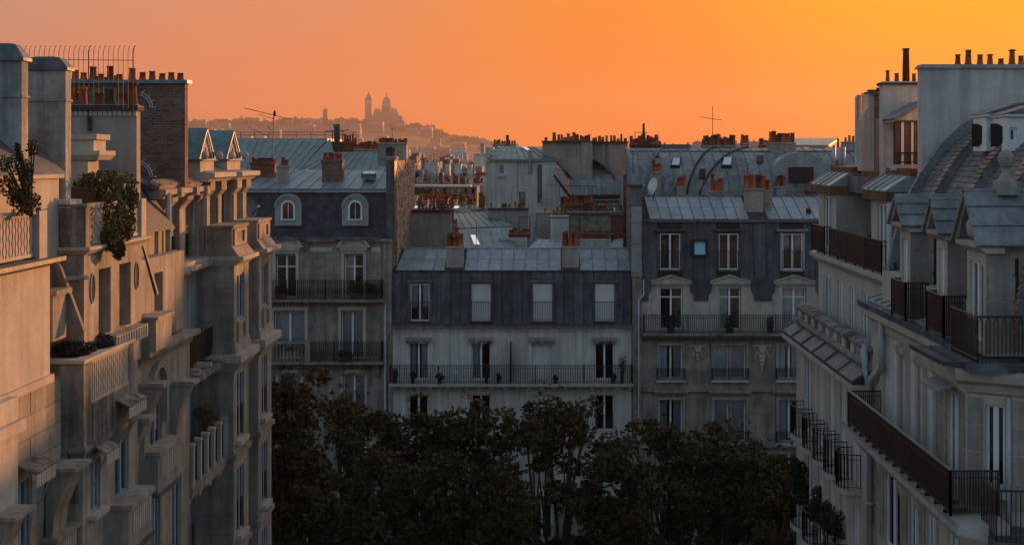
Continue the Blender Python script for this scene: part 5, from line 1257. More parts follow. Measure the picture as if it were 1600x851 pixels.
    for a, c in ((38.3, 40.95), (41.75, 44.3)):
        q = MB(fp); q.prism([(-.3, Z(-.73)), (.36, Z(-.73)), (.42, Z(-.66)), (.58, Z(-.6)), (.58, Z(-.46)), (-.3, Z(-.42))], a, c); q.build('pavilion_cornice', 'stone3', b)
    for a, c in ((38.35, 40.1), (41.55, 43.5)):
        m = (a+c)/2; q = MB(fp); q.box(a+.1, c-.1, -2.6, .1, Z(-.45), Z(-.1)); q.box(a, c, -2.6, .2, Z(-.1), Z(-.04)); q.build('gable_base', 'stone3', b)
        q = MB(fp)
        q.prismo([(a+.18, Z(-.04)), (m, Z(.72)), (c-.18, Z(-.04))][::-1], -2.7, .02); gb = q.build('gable', 'stone', b)
        q = MB(fp)
        for s in (-1, 1):                             # stepped raking mouldings
            e = m-s*(m-a); q.prismo([(e, Z(-.04)), (m, Z(.86)), (m, Z(.7)), (e+s*.24, Z(-.04))], .02, .09); i_ = m-s*(m-a)*.52; q.prismo([(i_, Z(.0)), (m, Z(.5)), (m, Z(.36)), (i_+s*.16, Z(.0))], .02, .06)
        q.build('raking_moulding', 'stone3', gb)
        for s in (-1, 1):
            e = m-s*(m-a)-s*.06
            MB().slab([fp(e, .12, Z(-.06)), fp(m, .12, Z(.9)), fp(m, -3.2, Z(.9)), fp(e, -3.2, Z(-.06))] if s > 0 else [fp(m, .12, Z(.9)), fp(e, .12, Z(-.06)), fp(e, -3.2, Z(-.06)), fp(m, -3.2, Z(.9))], .05).build('gable_roof', 'zincteal', b)
        for e in (a, c): MB(fp).lathe(e, .26, [(.06, Z(-.06)), (.1, Z(.02)), (.1, Z(.12)), (.03, Z(.2))], 8).build('finial', 'stone3', b, True)
    MB(fp).prism([(.2, Z(-.45)), (-2.4, Z(.6)), (-9, Z(.6)), (-9, Z(-1))], 38.75, 44.1).build('slate_roof', 'slate', b)
    # balconies of the main wall
    sl = MB(f0).prism([(0, Z(-6.62)), (.3, Z(-6.5)), (.62, Z(-6.32)), (.88, Z(-6.26)), (.88, Z(-6.12)), (0, Z(-6.02))], 33.9, 38.45).build('balcony', 'dirty', b)
    railing(f0, sl, [(34.5, 0), (34.5, .42), (38.78, .42)], Z(-6.0), .88, .05, 'iron', r=.012, posts=1.2)
    for k in range(4): MB(f0).box(34.7+k*1.15, 34.85+k*1.15, .3, .85, Z(-6.02), Z(-5.93)).build('bracket', 'stone3', sl)
    bl = MB(f0).prism([(0, Z(-9.6)), (.5, Z(-9.45)), (.9, Z(-9.3)), (.93, Z(-9.0)), (0, Z(-8.98))], 34.9, 38.75).build('balcony', 'stone', b)
    for k in range(6):
        u = 35.05+k*.72; MB(f0).box(u, u+.13, .72, .9, Z(-9.0), Z(-7.92)).build('stone_post', 'stone3', bl)
        MB(f0).box(u-.03, u+.16, .7, .92, Z(-7.92), Z(-7.84)).build('post_cap', 'stone3', bl)
    railing(f0, bl, [(35.0, 0), (35.0, .8), (38.75, .8)], Z(-9.0), 1.05, .09, 'iron')
    for k in range(4): MB(f0).prism([(0, Z(-10.2)), (.15, Z(-10.1)), (.3, Z(-9.75)), (.75, Z(-9.55)), (.75, Z(-9.4)), (0, Z(-9.45))], 35.1+k*1.1, 35.28+k*1.1).build('bracket', 'stone3', bl)
    downpipe(FW, b, [(-10.35, 34.45, Z(-3.4)), (-10.35, 34.45, Z(-4.1)), (-10.2, 34.4, Z(-4.4)), (-10.2, 34.4, 0)], .06)
    downpipe(FW, b, [(-10.3, 34.5, Z(-.95)), (-10.3, 34.5, Z(-3.3))], .08, 'stone3')
leftcorner()

def leftbrickstack():
    b = thing('brick_chimney', 'huge brick chimney wall with a row of pots and a spiked climbing guard', 'chimney', (-12, 36, 0))
    MB().box(PX(96, 36), PX(289, 36), 36, 36.3, Z(-.83), PZ(128, 36)).build('wall', 'brick', b)
    c = MB(); c.box(PX(94, 36), PX(294, 36), 35.9, 36.4, PZ(130.5, 36), PZ(125, 36)); cp = c.build('coping', 'zincteal', b)
    for px, h in ((115, 18), (128, 11), (143, 21), (155, 11.5), (170, 20), (184, 11), (204, 20), (220.5, 13), (235.5, 13), (251, 12), (265.5, 12), (279.5, 13)):
        pot(FW, b, PX(px, 36), 36.15, PZ(125.5, 36), h*.018, .105 if h > 15 else .10)
    for px in (149, 163, 177): pot(FW, b, PX(px, 36.6), 36.6, PZ(127, 36), .16, .12)
    for cy in (168, 276):                             # half-rings of spikes beside the ladder
        q = MB(); cx = PX(214, 34.5); R0 = .42
        for rr in (R0, R0-.07):
            q.tube([(cx+rr*math.sin(t), 34.5, PZ(cy, 34.5)+rr*math.cos(t)) for t in [math.pi*k/14 for k in range(1, 8)]], .014, 5)
        for k in range(1, 5):
            t = math.pi*k/8; q.tube([(cx+(R0-.1)*math.sin(t), 34.5, PZ(cy, 34.5)+(R0-.1)*math.cos(t)), (cx+(R0+.09)*math.sin(t), 34.5, PZ(cy, 34.5)+(R0+.09)*math.cos(t))], .009, 4)
        q.box(cx-.2, cx+.02, 34.4, 34.6, PZ(cy+26, 34.5), PZ(cy+20, 34.5)); q.build('climbing_guard', 'steel', b)
    q = MB()
    for px in (236, 241): q.tube([P(px, 292, 34.4), P(px, 440, 34.4)], .02, 5)
    for k in range(16): q.tube([P(234, 296+k*9.5, 34.4), P(243, 296+k*9.5, 34.4)], .014, 4)
    q.build('ladder', 'iron', b)
leftbrickstack()
def leftmid():
    b = thing('apartment_house', 'stone house with pierced terrace parapet and boxed corner balcony, middle of the left row', 'building', (-11, 30, 0))
    fu = FL(-9.6)
    # chimney walls
    ch = chimney(FW, b, PX(108, 31), PX(213.5, 31), 31, 31.28, Z(-3.5), PZ(163, 31), [(PX(112, 31), .45), (PX(126, 31), .44), (PX(152, 31), .26), (PX(170, 31), .44), (PX(188, 31), .25), (PX(203.5, 31), .44)], 'taupe', pr=.125, cap=.12)
    MB().box(PX(104, 31), PX(217, 31), 30.9, 31.4, PZ(173, 31), PZ(164.5, 31)).build('coping', 'sooty', ch)
    q = MB()
    for k in range(14): q.box(PX(108.5+k*7.6, 31), PX(115+k*7.6, 31), 30.95, 31.02, PZ(181, 31), PZ(173.5, 31))
    q.build('dentil_course', 'stone3', ch)
    MB().tube([P(140, 182, 30.93), P(140, 205, 30.93)], .05, 6).build('flue_pipe', 'sooty', ch)
    q = MB(); Y = 29.2; e = PX(108, Y)
    q.box(PX(100, Y), PX(151, Y), Y, Y+.9, PZ(218, Y), PZ(209.5, Y)); q.box(PX(100, Y), PX(145, Y), Y+.05, Y+.85, PZ(236, Y), PZ(218, Y)); q.frus((PX(100, Y), PX(152, Y), Y, Y+.9), (PX(100, Y), PX(157.5, Y), Y-.08, Y+1), PZ(250, Y), PZ(242, Y)); q.box(PX(100, Y), PX(157.5, Y), Y-.08, Y+1, PZ(242, Y), PZ(235.5, Y)); q.box(PX(100, Y), PX(136, Y), Y+.05, Y+.8, PZ(300, Y), PZ(250, Y)); q.build('stair_turret', 'stone3', b)
    MB().box(-22, -10.5, 26.6, 34.6, 0, Z(-1.9)).build('rear_wall', 'stone', b)
    MB(FL(-10.4)).prism([(.3, Z(-1.9)), (-.9, Z(-.2)), (-5, Z(.6)), (-8, Z(.6)), (-8, Z(-2))], 30.3, 34.5).build('slate_roof', 'slate', b)
    # terrace wall standing forward
    h = [(27.2, 27.95, Z(-3.8), Z(-2.38)), (28.5, 29.28, Z(-3.8), Z(-2.38))]
    wall(fu, b, 26.35, 30.05, Z(-4.7), Z(-1.93), 'stone', h, th=.4, rev=.34)
    for h_ in h: window(fu, b, *h_, set_=.3, style='dark', fm='skytint')
    for u in (26.82, 29.68):
        q = MB(fu); n = 16; pts = [(u+.12*math.cos(2*math.pi*k/n), Z(-2.74)+.29*math.sin(2*math.pi*k/n)) for k in range(n)]
        q.prismo(pts[::-1], .0, .006); ov = q.build('oval_window', 'interior', b)
        q = MB(fu)
        for k in range(n):
            t0, t1 = 2*math.pi*k/n, 2*math.pi*(k+1)/n; q.prismo([(u+.12*math.cos(t0), Z(-2.74)+.29*math.sin(t0)), (u+.12*math.cos(t1), Z(-2.74)+.29*math.sin(t1)), (u+.145*math.cos(t1), Z(-2.74)+.32*math.sin(t1)), (u+.145*math.cos(t0), Z(-2.74)+.32*math.sin(t0))], .0, .025)
        q.build('oval_surround', 'stone', ov)
    wall(FC(26.342), b, -11.6, -9.61, Z(-4.7), Z(-1.93), 'stone', th=.3, name='side_wall')
    MB().box(-10.6, -9.62, 29.8, 30.05, Z(-4.7), Z(-1.95)).build('side_wall', 'stone', b)
    q = MB(); q.frus((-11.5, -9.55, 26.3, 30.1), (-11.5, -9.42, 26.18, 30.2), Z(-2.0), Z(-1.9)); q.box(-11.5, -9.42, 26.18, 30.2, Z(-1.9), Z(-1.84)); q.build('terrace_edge', 'stone3', b)
    pp = MB(); pp.box(-10.08, -9.54, 26.28, 26.5, Z(-1.84), Z(-1.02)); pp.box(-9.78, -9.54, 26.5, 26.68, Z(-1.84), Z(-1.02)); pp.box(-10.12, -9.5, 26.24, 26.72, Z(-1.02), Z(-.96)); pp = pp.build('terrace_parapet', 'dirty', b)
    lattice(FL(-9.6), pp, 26.7, 29.75, Z(-1.74), Z(-1.06), .03)
    MB().box(-9.72, -9.5, 29.75, 30.08, Z(-1.84), Z(-.96)).build('end_post', 'stone3', pp)
    MB(fu).box(26.7, 29.75, -.1, .07, Z(-1.01), Z(-.955)).build('parapet_rail', 'stone3', pp)
    q = MB(fu); q.box(27.45, 29.6, .0, .3, Z(-4.12), Z(-3.83)); bx = q.build('window_parapet', 'stone', b)
    for k in range(12): MB(fu).box(27.55+k*.17, 27.6+k*.17, .3, .33, Z(-4.08), Z(-3.86)).build('fluting', 'stone3', bx)
    # slanted mansard fins either side
    for Y, a, bb in ((25.75, ((84, 408), (92, 412), (131, 518), (117, 518)), 0), (30.6, ((221, 385), (224, 385), (246, 460), (241, 460)), 0)):
        MB(FC(Y)).prismo([(PX(x, Y), PZ(y, Y)) for x, y in a], -.12, 0).build('mansard_fin', 'stone2' if Y < 26 else 'slate', b)  # far fin in dark slate: the shadow on it is put into the colour
    q = MB(FL(-9.72)); q.box(25.0, 25.7, -.6, 0, Z(-3.6), Z(-2.7)); q.box(24.95, 25.75, -.6, .1, Z(-2.7), Z(-2.6)); dm = q.build('dormer', 'stone', b)
    # lower walls: forward bay under the boxed balcony, then the wall with curved consoles
    fl = FL(-9.35)
    hl = [(26.05, 26.6, Z(-7.25), Z(-6.2)), (27.5, 28.4, Z(-7.35), Z(-5.45)), (26.05, 26.6, Z(-10.2), Z(-9.1)), (27.5, 28.4, Z(-10.4), Z(-8.4)), (26.05, 28.4, Z(-13.4), Z(-11.4))]
    w1 = wall(fl, b, 25.6, 29.0, 0, Z(-4.6), 'stone', hl, th=.35)
    for i, h_ in enumerate(hl):
        wd = lwin(fl, b, *h_, set_=.25, style=['drapes', 'dark', 'curtain', 'dark', 'dark'][i])
        MB(fl).box(h_[0]-.12, h_[1]+.12, -.02, .16, h_[2]-.1, h_[2]-.003).build('sill', 'stone3', wd)
    wall(FC(25.592), b, -11.4, -9.36, 0, Z(-5.8), 'stone', th=.3, name='side_wall')
    f2 = FL(-9.75)
    h2 = [(31.2, 32.1, Z(-7.95), Z(-5.6)), (31.3, 32.0, Z(-10.6), Z(-8.3)), (33.0, 33.8, Z(-10.6), Z(-8.3)), (31.2, 32.1, Z(-13.6), Z(-11.3))]
    wall(f2, b, 29.0, 34.6, 0, Z(-4.7), 'stone', h2)
    for i, h_ in enumerate(h2): lwin(f2, b, *h_, set_=.25, style=['curtain', 'dark', 'dark', 'curtain'][i])
    q = MB(f2); arch(q, 31.65, .45, Z(-5.6), -.02, .14, .16, 10, .42); q.box(31.04, 31.2, 0, .14, Z(-6.6), Z(-5.6)); q.box(32.1, 32.26, 0, .14, Z(-6.6), Z(-5.6)); q.build('arched_surround', 'stone', b)
    cornice(f2, b, 30.2, 34.6, Z(-4.95), Z(-4.6), .3, 'stone2')
    wall(FL(-9.9), b, 30.05, 34.6, Z(-4.6), Z(-2.5), 'stone', [(32.0, 32.7, Z(-4.2), Z(-2.9))], th=.3)
    q = MB(f2); q.box(30.35, 31.6, .0, .4, Z(-4.6), Z(-3.85)); q.box(30.3, 31.65, 0, .46, Z(-3.85), Z(-3.78)); bx = q.build('window_parapet', 'stone', b)
    for u, zt in ((29.25, -5.95), (30.35, -5.35), (32.9, -5.75)):
        q = MB(f2); q.prism([(0, Z(zt-2.4)), (.08, Z(zt-2.3)), (.14, Z(zt-1.2)), (.24, Z(zt-.7)), (.42, Z(zt-.3)), (.5, Z(zt-.1)), (0, Z(zt-.1))], u, u+.42); q.box(u-.06, u+.5, 0, .6, Z(zt-.1), Z(zt)); q.build('curved_console', 'stone', b)
    for (fr, u0, u1, zt, zb, o) in ((f2, 30.5, 32.3, -7.0, -8.0, .4), (fl, 27.1, 28.7, -7.35, -8.35, .42)):
        q = MB(fr); q.box(u0, u1, 0, o, Z(zb), Z(zt-.1)); q.box(u0-.06, u1+.06, 0, o+.08, Z(zt-.1), Z(zt)); bx = q.build('window_parapet', 'stone', b)
        for k in range(9): MB(fr).box(u0+.25+k*(u1-u0-.4)/9, u0+.33+k*(u1-u0-.4)/9, o, o+.03, Z(zb+.3), Z(zt-.2)).build('fluting', 'stone3', bx)
        MB(fr).box(u0-.03, u1+.03, 0, o+.05, Z(zb-.1), Z(zb)).build('sill', 'zincdark', bx)
    for (fr, u0, u1, z) in ((fl, 26.0, 26.75, -6.02), (fl, 27.4, 28.55, -5.35)):   # small awnings with valance strips
        aw = MB(); aw.slab([fr(u0, .05, Z(z+.14)), fr(u1, .05, Z(z+.14)), fr(u1, .34, Z(z+.0)), fr(u0, .34, Z(z+.0))], .03); aw = aw.build('awning', 'dirty', b)
        for k in range(8):
            x0 = u0+(u1-u0)*k/8; x1 = u0+(u1-u0)*(k+.8)/8; MB(fr).box(x0, x1, .33, .35, Z(z-.24), Z(z-.01)).build('valance_strip', 'stone3', aw)
        MB(fr).tube([(u0+.03, .02, Z(z-.7)), (u0+.03, .33, Z(z-.02))], .015, 4).build('awning_arm', 'steel', aw)
    # boxed corner balcony
    bx = MB(); bx.box(-10.3, -9.3, 25.5, 25.72, Z(-5.77), Z(-4.1)); bx.box(-9.5, -9.3, 25.72, 28.55, Z(-5.77), Z(-4.98)); bx.box(-9.5, -9.3, 25.72, 25.92, Z(-4.98), Z(-4.1)); bx.box(-9.5, -9.3, 28.22, 28.55, Z(-4.98), Z(-4.1)); bx.box(-10.3, -9.5, 25.72, 28.5, Z(-5.77), Z(-5.5))
    bx = bx.build('boxed_balcony', 'dirty', b)
    q = MB(); q.box(-10.36, -9.26, 25.44, 25.78, Z(-4.1), Z(-4.03)); q.box(-9.54, -9.26, 25.78, 28.6, Z(-4.1), Z(-4.03)); q.build('parapet_rail', 'stone3', bx)
    lattice(FL(-9.35), bx, 25.95, 28.2, Z(-4.92), Z(-4.17), .04)
    q = MB(); q.frus((-10.2, -9.42, 25.7, 28.4), (-10.3, -9.26, 25.42, 28.6), Z(-6.25), Z(-5.87)); q.box(-10.33, -9.24, 25.4, 28.62, Z(-5.87), Z(-5.77)); q.build('corbel', 'dirty', bx)
    for k in range(5): MB(FC(25.6)).prism([(0, Z(-6.9)), (.02, Z(-6.9)), (.2, Z(-6.0)), (.2, Z(-5.9)), (0, Z(-5.9))], -10.2+k*.17, -10.1+k*.17).build('corbel_rib', 'dirty', bx)
leftmid()
def leftnear():
    b = thing('apartment_house', 'nearest left house with sunlit plaster wall, pierced terrace rail and hipped roof', 'building', (-11, 20, 0))
    f = FL(-9.6)
    w1 = wall(f, b, 14, 24.55, Z(-4.15), Z(-2.06), 'stone3', [(24.0, 24.3, Z(-3.9), Z(-3.6))] if False else (), th=.6)  # same stone as below, made paler: sunlight put into the colour
    MB(f).box(14, 24.62, -.6, .06, Z(-4.3), Z(-4.15)).build('string_course', 'stone3', b)
    w2 = wall(f, b, 14, 25.2, 0, Z(-4.3), 'stone2', [(23.05, 23.7, Z(-7.6), Z(-5.9)), (21.5, 22.3, Z(-7.8), Z(-5.9))], o=-.05, th=.5)  # darker stone than above: shade below the sun line put into the colour
    blocks(f, w2, 22.0, 25.2, Z(-6.9), Z(-4.32), .43, 3.4, 'stone', [(23.0, 23.75, Z(-7.6), Z(-5.8))], o=-.05, proud=.02, gap=.03)
    for h_ in ((23.05, 23.7, Z(-7.6), Z(-5.9)), (21.5, 22.3, Z(-7.8), Z(-5.9))): lwin(f, b, *h_, o=-.05, style='curtain')
    MB(f).box(21.6, 22.55, -.05, .22, Z(-6.9), Z(-4.2)).build('pilaster', 'stone3', b); MB(f).box(21.5, 22.66, -.05, .32, Z(-4.8), Z(-4.6)).build('pilaster_band', 'stone3', b)
    q = MB(); q.frus((-10.5, -9.55, 14, 24.6), (-10.5, -9.36, 14, 24.75), Z(-2.06), Z(-1.98)); q.box(-10.5, -9.36, 14, 24.75, Z(-1.98), Z(-1.9)); q.build('terrace_edge', 'zincdark', b)
    pp = MB(f).box(24.05, 24.42, -.3, .0, Z(-1.9), Z(-1.0)).build('end_post', 'stone3', b)
    sc_ = lattice(FL(-9.7), b, 14.0, 24.05, Z(-1.8), Z(-1.1), .0, pitch=.13)
    MB(FL(-9.7)).box(14, 24.1, -.12, .06, Z(-1.06), Z(-1.0)).build('parapet_rail', 'stone3', b)
    # set-back storey and hipped roof
    wall(FL(-10.1), b, 18, 26.3, Z(-2.0), Z(-.42), 'stone3', th=.4)
    MB(FL(-10.1)).box(18, 26.34, -.3, .1, Z(-.42), Z(-.33)).build('eaves', 'stone3', b)
    MB(FL(-10.1)).prism([(.12, Z(-.33)), (-1.1, Z(.75)), (-3, Z(.9)), (-3, Z(-.33))], 18, 26.4).build('hipped_roof', 'zincdark', b)
    MB().box(-22, -10.6, 14, 26.2, 0, Z(-1.0)).build('rear_wall', 'stone', b)
    for Y, x0, x1, yt, yb, m in ((25.0, -60, 34, 67, 95, 'oldrender'), (26.6, 40, 102.5, 88, 110, 'oldrender')):
        X0, X1 = PX(x0, Y), PX(x1, Y)
        q = MB(); q.box(X0, X1, Y, Y+.3, Z(-2.2), PZ(yb, Y)); q.box(X0-.03, X1+.03, Y-.03, Y+.33, PZ(152 if Y < 26 else 158, Y), PZ(149 if Y < 26 else 155, Y)); c = q.build('chimney', m, b)
        q = MB(); q.box(X0-.06, X1+.06, Y-.06, Y+.36, PZ(yb, Y), PZ(yb-5, Y)); q.frus((X0-.05, X1+.05, Y-.05, Y+.35), (X0+.1, X1-.13, Y+.02, Y+.26), PZ(yb-5, Y), PZ(yt+2, Y)); q.frus((X0+.1, X1-.13, Y+.02, Y+.26), (X0+.2, X1-.28, Y+.08, Y+.2), PZ(yt+2, Y), PZ(yt, Y)); q.build('coping', 'zincdark', c)
    q = MB(); q.box(PX(86, 26.4), PX(114, 26.4), 26.25, 26.9, PZ(325, 26.4), PZ(312, 26.4)); q.build('chimney_base', 'white', b)
    # things on the lower wall
    q = MB(); q.slab([f(23.0, .02, Z(-5.55)), f(23.9, .02, Z(-5.55)), f(23.9, .36, Z(-5.7)), f(23.0, .36, Z(-5.7))], .03); aw = q.build('awning', 'dirty', b)
    for k in range(8): MB(f).box(23.0+k*.113, 23.09+k*.113, .35, .37, Z(-5.94), Z(-5.71)).build('valance_strip', 'stone3', aw)
    MB(f).tube([(23.9, .02, Z(-6.6)), (23.9, .35, Z(-5.72))], .015, 4).build('awning_arm', 'steel', aw)
    for u, zt in ((21.6, -6.05), (24.35, -5.9)):
        q = MB(f); q.prism([(0, Z(zt-1.8)), (.1, Z(zt-1.7)), (.16, Z(zt-.9)), (.4, Z(zt-.3)), (.5, Z(zt-.08)), (0, Z(zt-.08))], u, u+.7); q.box(u-.06, u+.76, 0, .6, Z(zt-.08), Z(zt)); cn = q.build('curved_console', 'stone', b)
        pass
    q = MB(); q.box(-10.1, -9.4, 24.3, 25.4, Z(-8.6), Z(-7.3)); q.box(-10.15, -9.33, 24.25, 25.45, Z(-7.3), Z(-7.22)); bx = q.build('low_balcony', 'stone', b)
    for k in range(8): MB(FL(-9.4)).box(24.4+k*.12, 24.45+k*.12, 0, .03, Z(-8.4), Z(-7.4)).build('fluting', 'stone3', bx)
leftnear()
def spiked_fence():
    b = thing('spiked_fence', 'row of tall thin curved spikes along the chimney tops against the sky', 'fence', (PX(125, 30.5), 30.5, PZ(185, 30.5)))
    q = MB()
    for k in range(23):
        px = 38+k*7.72; x = PX(px, 30.5); lo = 182 if k in (13, 22) else 170
        q2 = MB().tube([(x, 30.5, PZ(lo, 30.5)), (x, 30.5, PZ(82, 30.5)), (x+.012, 30.5, PZ(77, 30.5)), (x+.03, 30.5, PZ(73.5, 30.5)), (x+.055, 30.5, PZ(71.8, 30.5))], .014 if k in (13, 22) else .0075, 5)
        q2.build('spike', 'rust' if k in (13, 22, 4) else 'ironred', b)
    MB().tube([P(100, 93.5, 30.5), P(209, 94.5, 30.5)], .008, 5).build('rail', 'iron', b)
spiked_fence()
def sec_lamp():
    o = MB().tube([(-9.9, 26.25, PZ(435, 26.25)), (-9.7, 26.25, PZ(434, 26.25)), (-9.62, 26.2, PZ(433, 26.2)), (-9.45, 26.1, PZ(433.5, 26.1))], .05, 10).build('wall_lamp', 'pvc')
    tag(o, 'small pale tube lamp on the side of the terrace wall', 'lamp')
sec_lamp()
# ================================================================ right side of the street
def rightfar():
    b = thing('corner_building', 'pale stone corner building with zinc-capped loggias and small round balconies, ending the right row', 'building', (11, 39, 0))
    f, fs = FR(8.4), FR(9.15)
    cols = [(41.1, 42.25), (39.4, 40.2), (37.9, 38.6), (36.4, 37.1), (34.8, 35.5)]
    lv = [-9.0, -11.9, -14.8, -17.7, -20.6]
    hs = []
    for i, l in enumerate(lv):
        for a, c in cols: hs.append((a, c, Z(l+.05), Z(l+2.45)))
    wl = wall(f, b, 33.6, 43.7, 0, Z(-6.1), 'stone3', hs)
    for n_, h_ in enumerate(hs): window(f, b, *h_, set_=.05, style=['curtain', 'dark', 'drapes', 'dark', 'shutter', 'dark', 'curtain'][n_ % 7])
    MB().box(9.05, 22, 33.5, 43.6, 0, Z(-5.6)).build('rear_wall', 'stone', b)
    wall(Fr((0, 43.7), (1, 0), (0, 1)), b, 8.41, 20, 0, Z(-6.1), 'stone3', th=.4, name='avenue_wall')
    cornice(f, b, 33.5, 43.75, Z(-6.42), Z(-5.95), .48, 'stone3', dent=.22)
    zp = MB(f)
    rf = zp.prism([(.5, Z(-5.95)), (.5, Z(-5.9)), (.04, Z(-5.58)), (-.1, Z(-5.58)), (-.1, Z(-5.95))], 33.5, 43.75).build('cornice_flashing', 'sooty', b)
    panels(rf, f(33.6, .5, Z(-5.89)), f(43.7, .5, Z(-5.89)), f(43.7, .05, Z(-5.57)), f(33.6, .05, Z(-5.57)), 6, 1, 'zinc', 'zinc_panel', .06, .012) if False else \
    panels(rf, f(43.7, .5, Z(-5.89)), f(33.6, .5, Z(-5.89)), f(33.6, .05, Z(-5.57)), f(43.7, .05, Z(-5.57)), 6, 1, 'zincdark', 'zinc_panel', .06, .012)
    # attic parapet
    q = MB(f); q.box(33.4, 43.3, -.25, .05, Z(-5.95), Z(-5.08)); pp = q.build('parapet', 'dirty', b)
    MB(f).prism([(-.32, Z(-5.08)), (.12, Z(-5.08)), (.14, Z(-5.0)), (-.1, Z(-4.92)), (-.32, Z(-4.94))], 33.3, 43.4).build('coping', 'dirty', pp)
    MB(f).prism([(.05, Z(-5.58)), (.16, Z(-5.5)), (.16, Z(-5.42)), (.05, Z(-5.36))], 33.4, 43.3).build('parapet_band', 'stone2', pp)
    for k in range(9): MB(f).box(34.0+k*1.06, 34.36+k*1.06, .05, .10, Z(-5.34), Z(-5.1)).build('pilaster', 'stone3', pp)
    # set-back storey
    su = [(41.8, 42.9), (40.0, 40.8), (38.4, 39.2), (36.8, 37.65), (34.85, 35.95)]
    sh = [(a, c, Z(-5.45), Z(-3.92)) for a, c in su]
    wall(fs, b, 33.6, 43.7, Z(-5.6), Z(-3.3), 'stone3', sh, th=.5, rev=.35)
    for h_ in sh: window(fs, b, *h_, set_=.05, style='dark')
    MB(fs).box(33.6, 43.8, -.6, .28, Z(-3.32), Z(-3.18)).build('terrace_edge', 'stone3', b)
    MB(fs).prism([(0, Z(-3.55)), (.1, Z(-3.5)), (.22, Z(-3.34)), (0, Z(-3.33))], 33.6, 43.8).build('string_course', 'stone3', b)
    # upper storey: two loggias with little zinc roofs and the plain wall between them
    for (a, c, wa, wc) in ((41.0, 43.7, 41.75, 42.85), (34.2, 36.5, 34.88, 35.8)):
        hh = [(wa, wc, Z(-3.0), Z(-1.28))]
        wall(fs, b, a, c, Z(-3.2), Z(-1.1), 'stone3', hh, th=.35, rev=.3, name='loggia_wall')
        window(fs, b, *hh[0], set_=.05, style='drapes')
        MB().box(9.6, 12, a+.31, c-.01, Z(-3.19), Z(-1.11)).build('loggia_body', 'stone', b)
        wall(FC(a-.008), b, 9.16, 12.5, Z(-3.2), Z(-1.0), 'taupe', th=.3, name='loggia_side')
        q = MB(fs); q.box(a-.1, c+.1, -.9, .22, Z(-1.16), Z(-.92)); q.build('fascia', 'wood', b)
        rf = MB(fs).prism([(.24, Z(-.92)), (-.42, Z(-.5)), (-.9, Z(-.5)), (-.9, Z(-.92))], a-.12, c+.12).build('loggia_roof', 'zinc', b)
        panels(rf, fs(c+.12, .25, Z(-.915)), fs(a-.12, .25, Z(-.915)), fs(a-.12, -.41, Z(-.495)), fs(c+.12, -.41, Z(-.495)), 4, 1, 'zinc', 'zinc_panel', .04, .012)
        MB(fs).box(a-.1, c+.1, -1.4, -.45, Z(-.5), Z(-.3)).build('upstand', 'wood', b)
    MB().box(10.2, 12, 36.5, 41.0, Z(-3.2), Z(-1.0)).build('recessed_wall', 'taupe', b)
    MB().box(9.7, 20, 34.0, 43.7, Z(-1.02), Z(-.42)).build('attic_band', 'wood', b)
    MB().box(9.5, 20, 36.4, 41.1, Z(-1.1), Z(-.6)).build('eaves_band', 'zincdark', b)
    railing(fs, b, [(36.5, .2), (41.0, .2)], Z(-3.18), .92, .06, 'ironred', r=.014)
    railing(fs, b, [(41.7, 0), (41.7, .22), (43.75, .22), (43.75, -.2)], Z(-3.18), .92, .08, 'ironred')
    railing(fs, b, [(34.5, 0), (34.5, .22), (36.4, .22)], Z(-3.18), .92, .09, 'ironred')
    downpipe(fs, b, [(34.15, .09, Z(-1.2)), (34.15, .09, Z(-5.0))], .08)
    # balconies, one to each window
    for i, l in enumerate(lv[:3]):
        for k, (a, c) in enumerate(cols):
            A, B = a-.16, c+.16
            n = 8; arc = [(A, 0)]+[((A+B)/2-(B-A)/2*math.cos(math.pi*(.12+.76*j/n)), .34+.2*math.sin(math.pi*j/n)) for j in range(n+1)]+[(B, 0)]
            q = MB(f); m_ = len(arc)
            q.add([(u, o*1.06, Z(l-.14)) for u, o in arc]+[(u, o*1.06, Z(l)) for u, o in arc], [tuple(range(m_)), tuple(range(2*m_-1, m_-1, -1))]+[(j, j+m_, (j+1) % m_+m_, (j+1) % m_) for j in range(m_)])
            q.prism([(0, Z(l-.5)), (.15, Z(l-.42)), (.45, Z(l-.14)), (0, Z(l-.14))], A+.1, A+.3); q.prism([(0, Z(l-.5)), (.15, Z(l-.42)), (.45, Z(l-.14)), (0, Z(l-.14))], B-.3, B-.1)
            bl = q.build('balcony', 'stone3', b)
            railing(f, bl, arc, Z(l), .95, .13, 'ironred', posts=6, r=.007, rail=.016)
    # white flue walls and their pipes above the roof
    q = MB(); q.box(PX(1340.5, 41), PX(1346, 41), 41, 41.4, Z(-.5), PZ(150, 41)); q.build('flue', 'white', b)
    for px, yt, r in ((1343, 150, .07), (1350.5, 147.5, .075)):
        MB().lathe(PX(px, 40.8), 40.8, [(r, Z(-.5)), (r, PZ(yt, 40.8)), (r*1.4, PZ(yt-.5, 40.8)), (r*1.4, PZ(yt-1.5, 40.8)), (r*.6, PZ(yt-2, 40.8))], 8).build('flue_pipe', 'white', b, True)
    q = MB(); Y = 40; q.prismo([(PX(1345, Y), Z(-.5)), (PX(1345, Y), PZ(188, Y)), (PX(1353, Y), PZ(173, Y)), (PX(1358.5, Y), PZ(165, Y)), (PX(1358.5, Y), PZ(145, Y)), (PX(1371.5, Y), PZ(145, Y)), (PX(1378, Y), PZ(168, Y)), (PX(1378, Y), Z(-.5))][::-1], 40, 40.4); q.build('flue_wall', 'white', b)
    MB().box(PX(1356, 40), PX(1373, 40), 39.9, 40.5, PZ(146, 40), PZ(143, 40)).build('coping', 'zincdark', b)
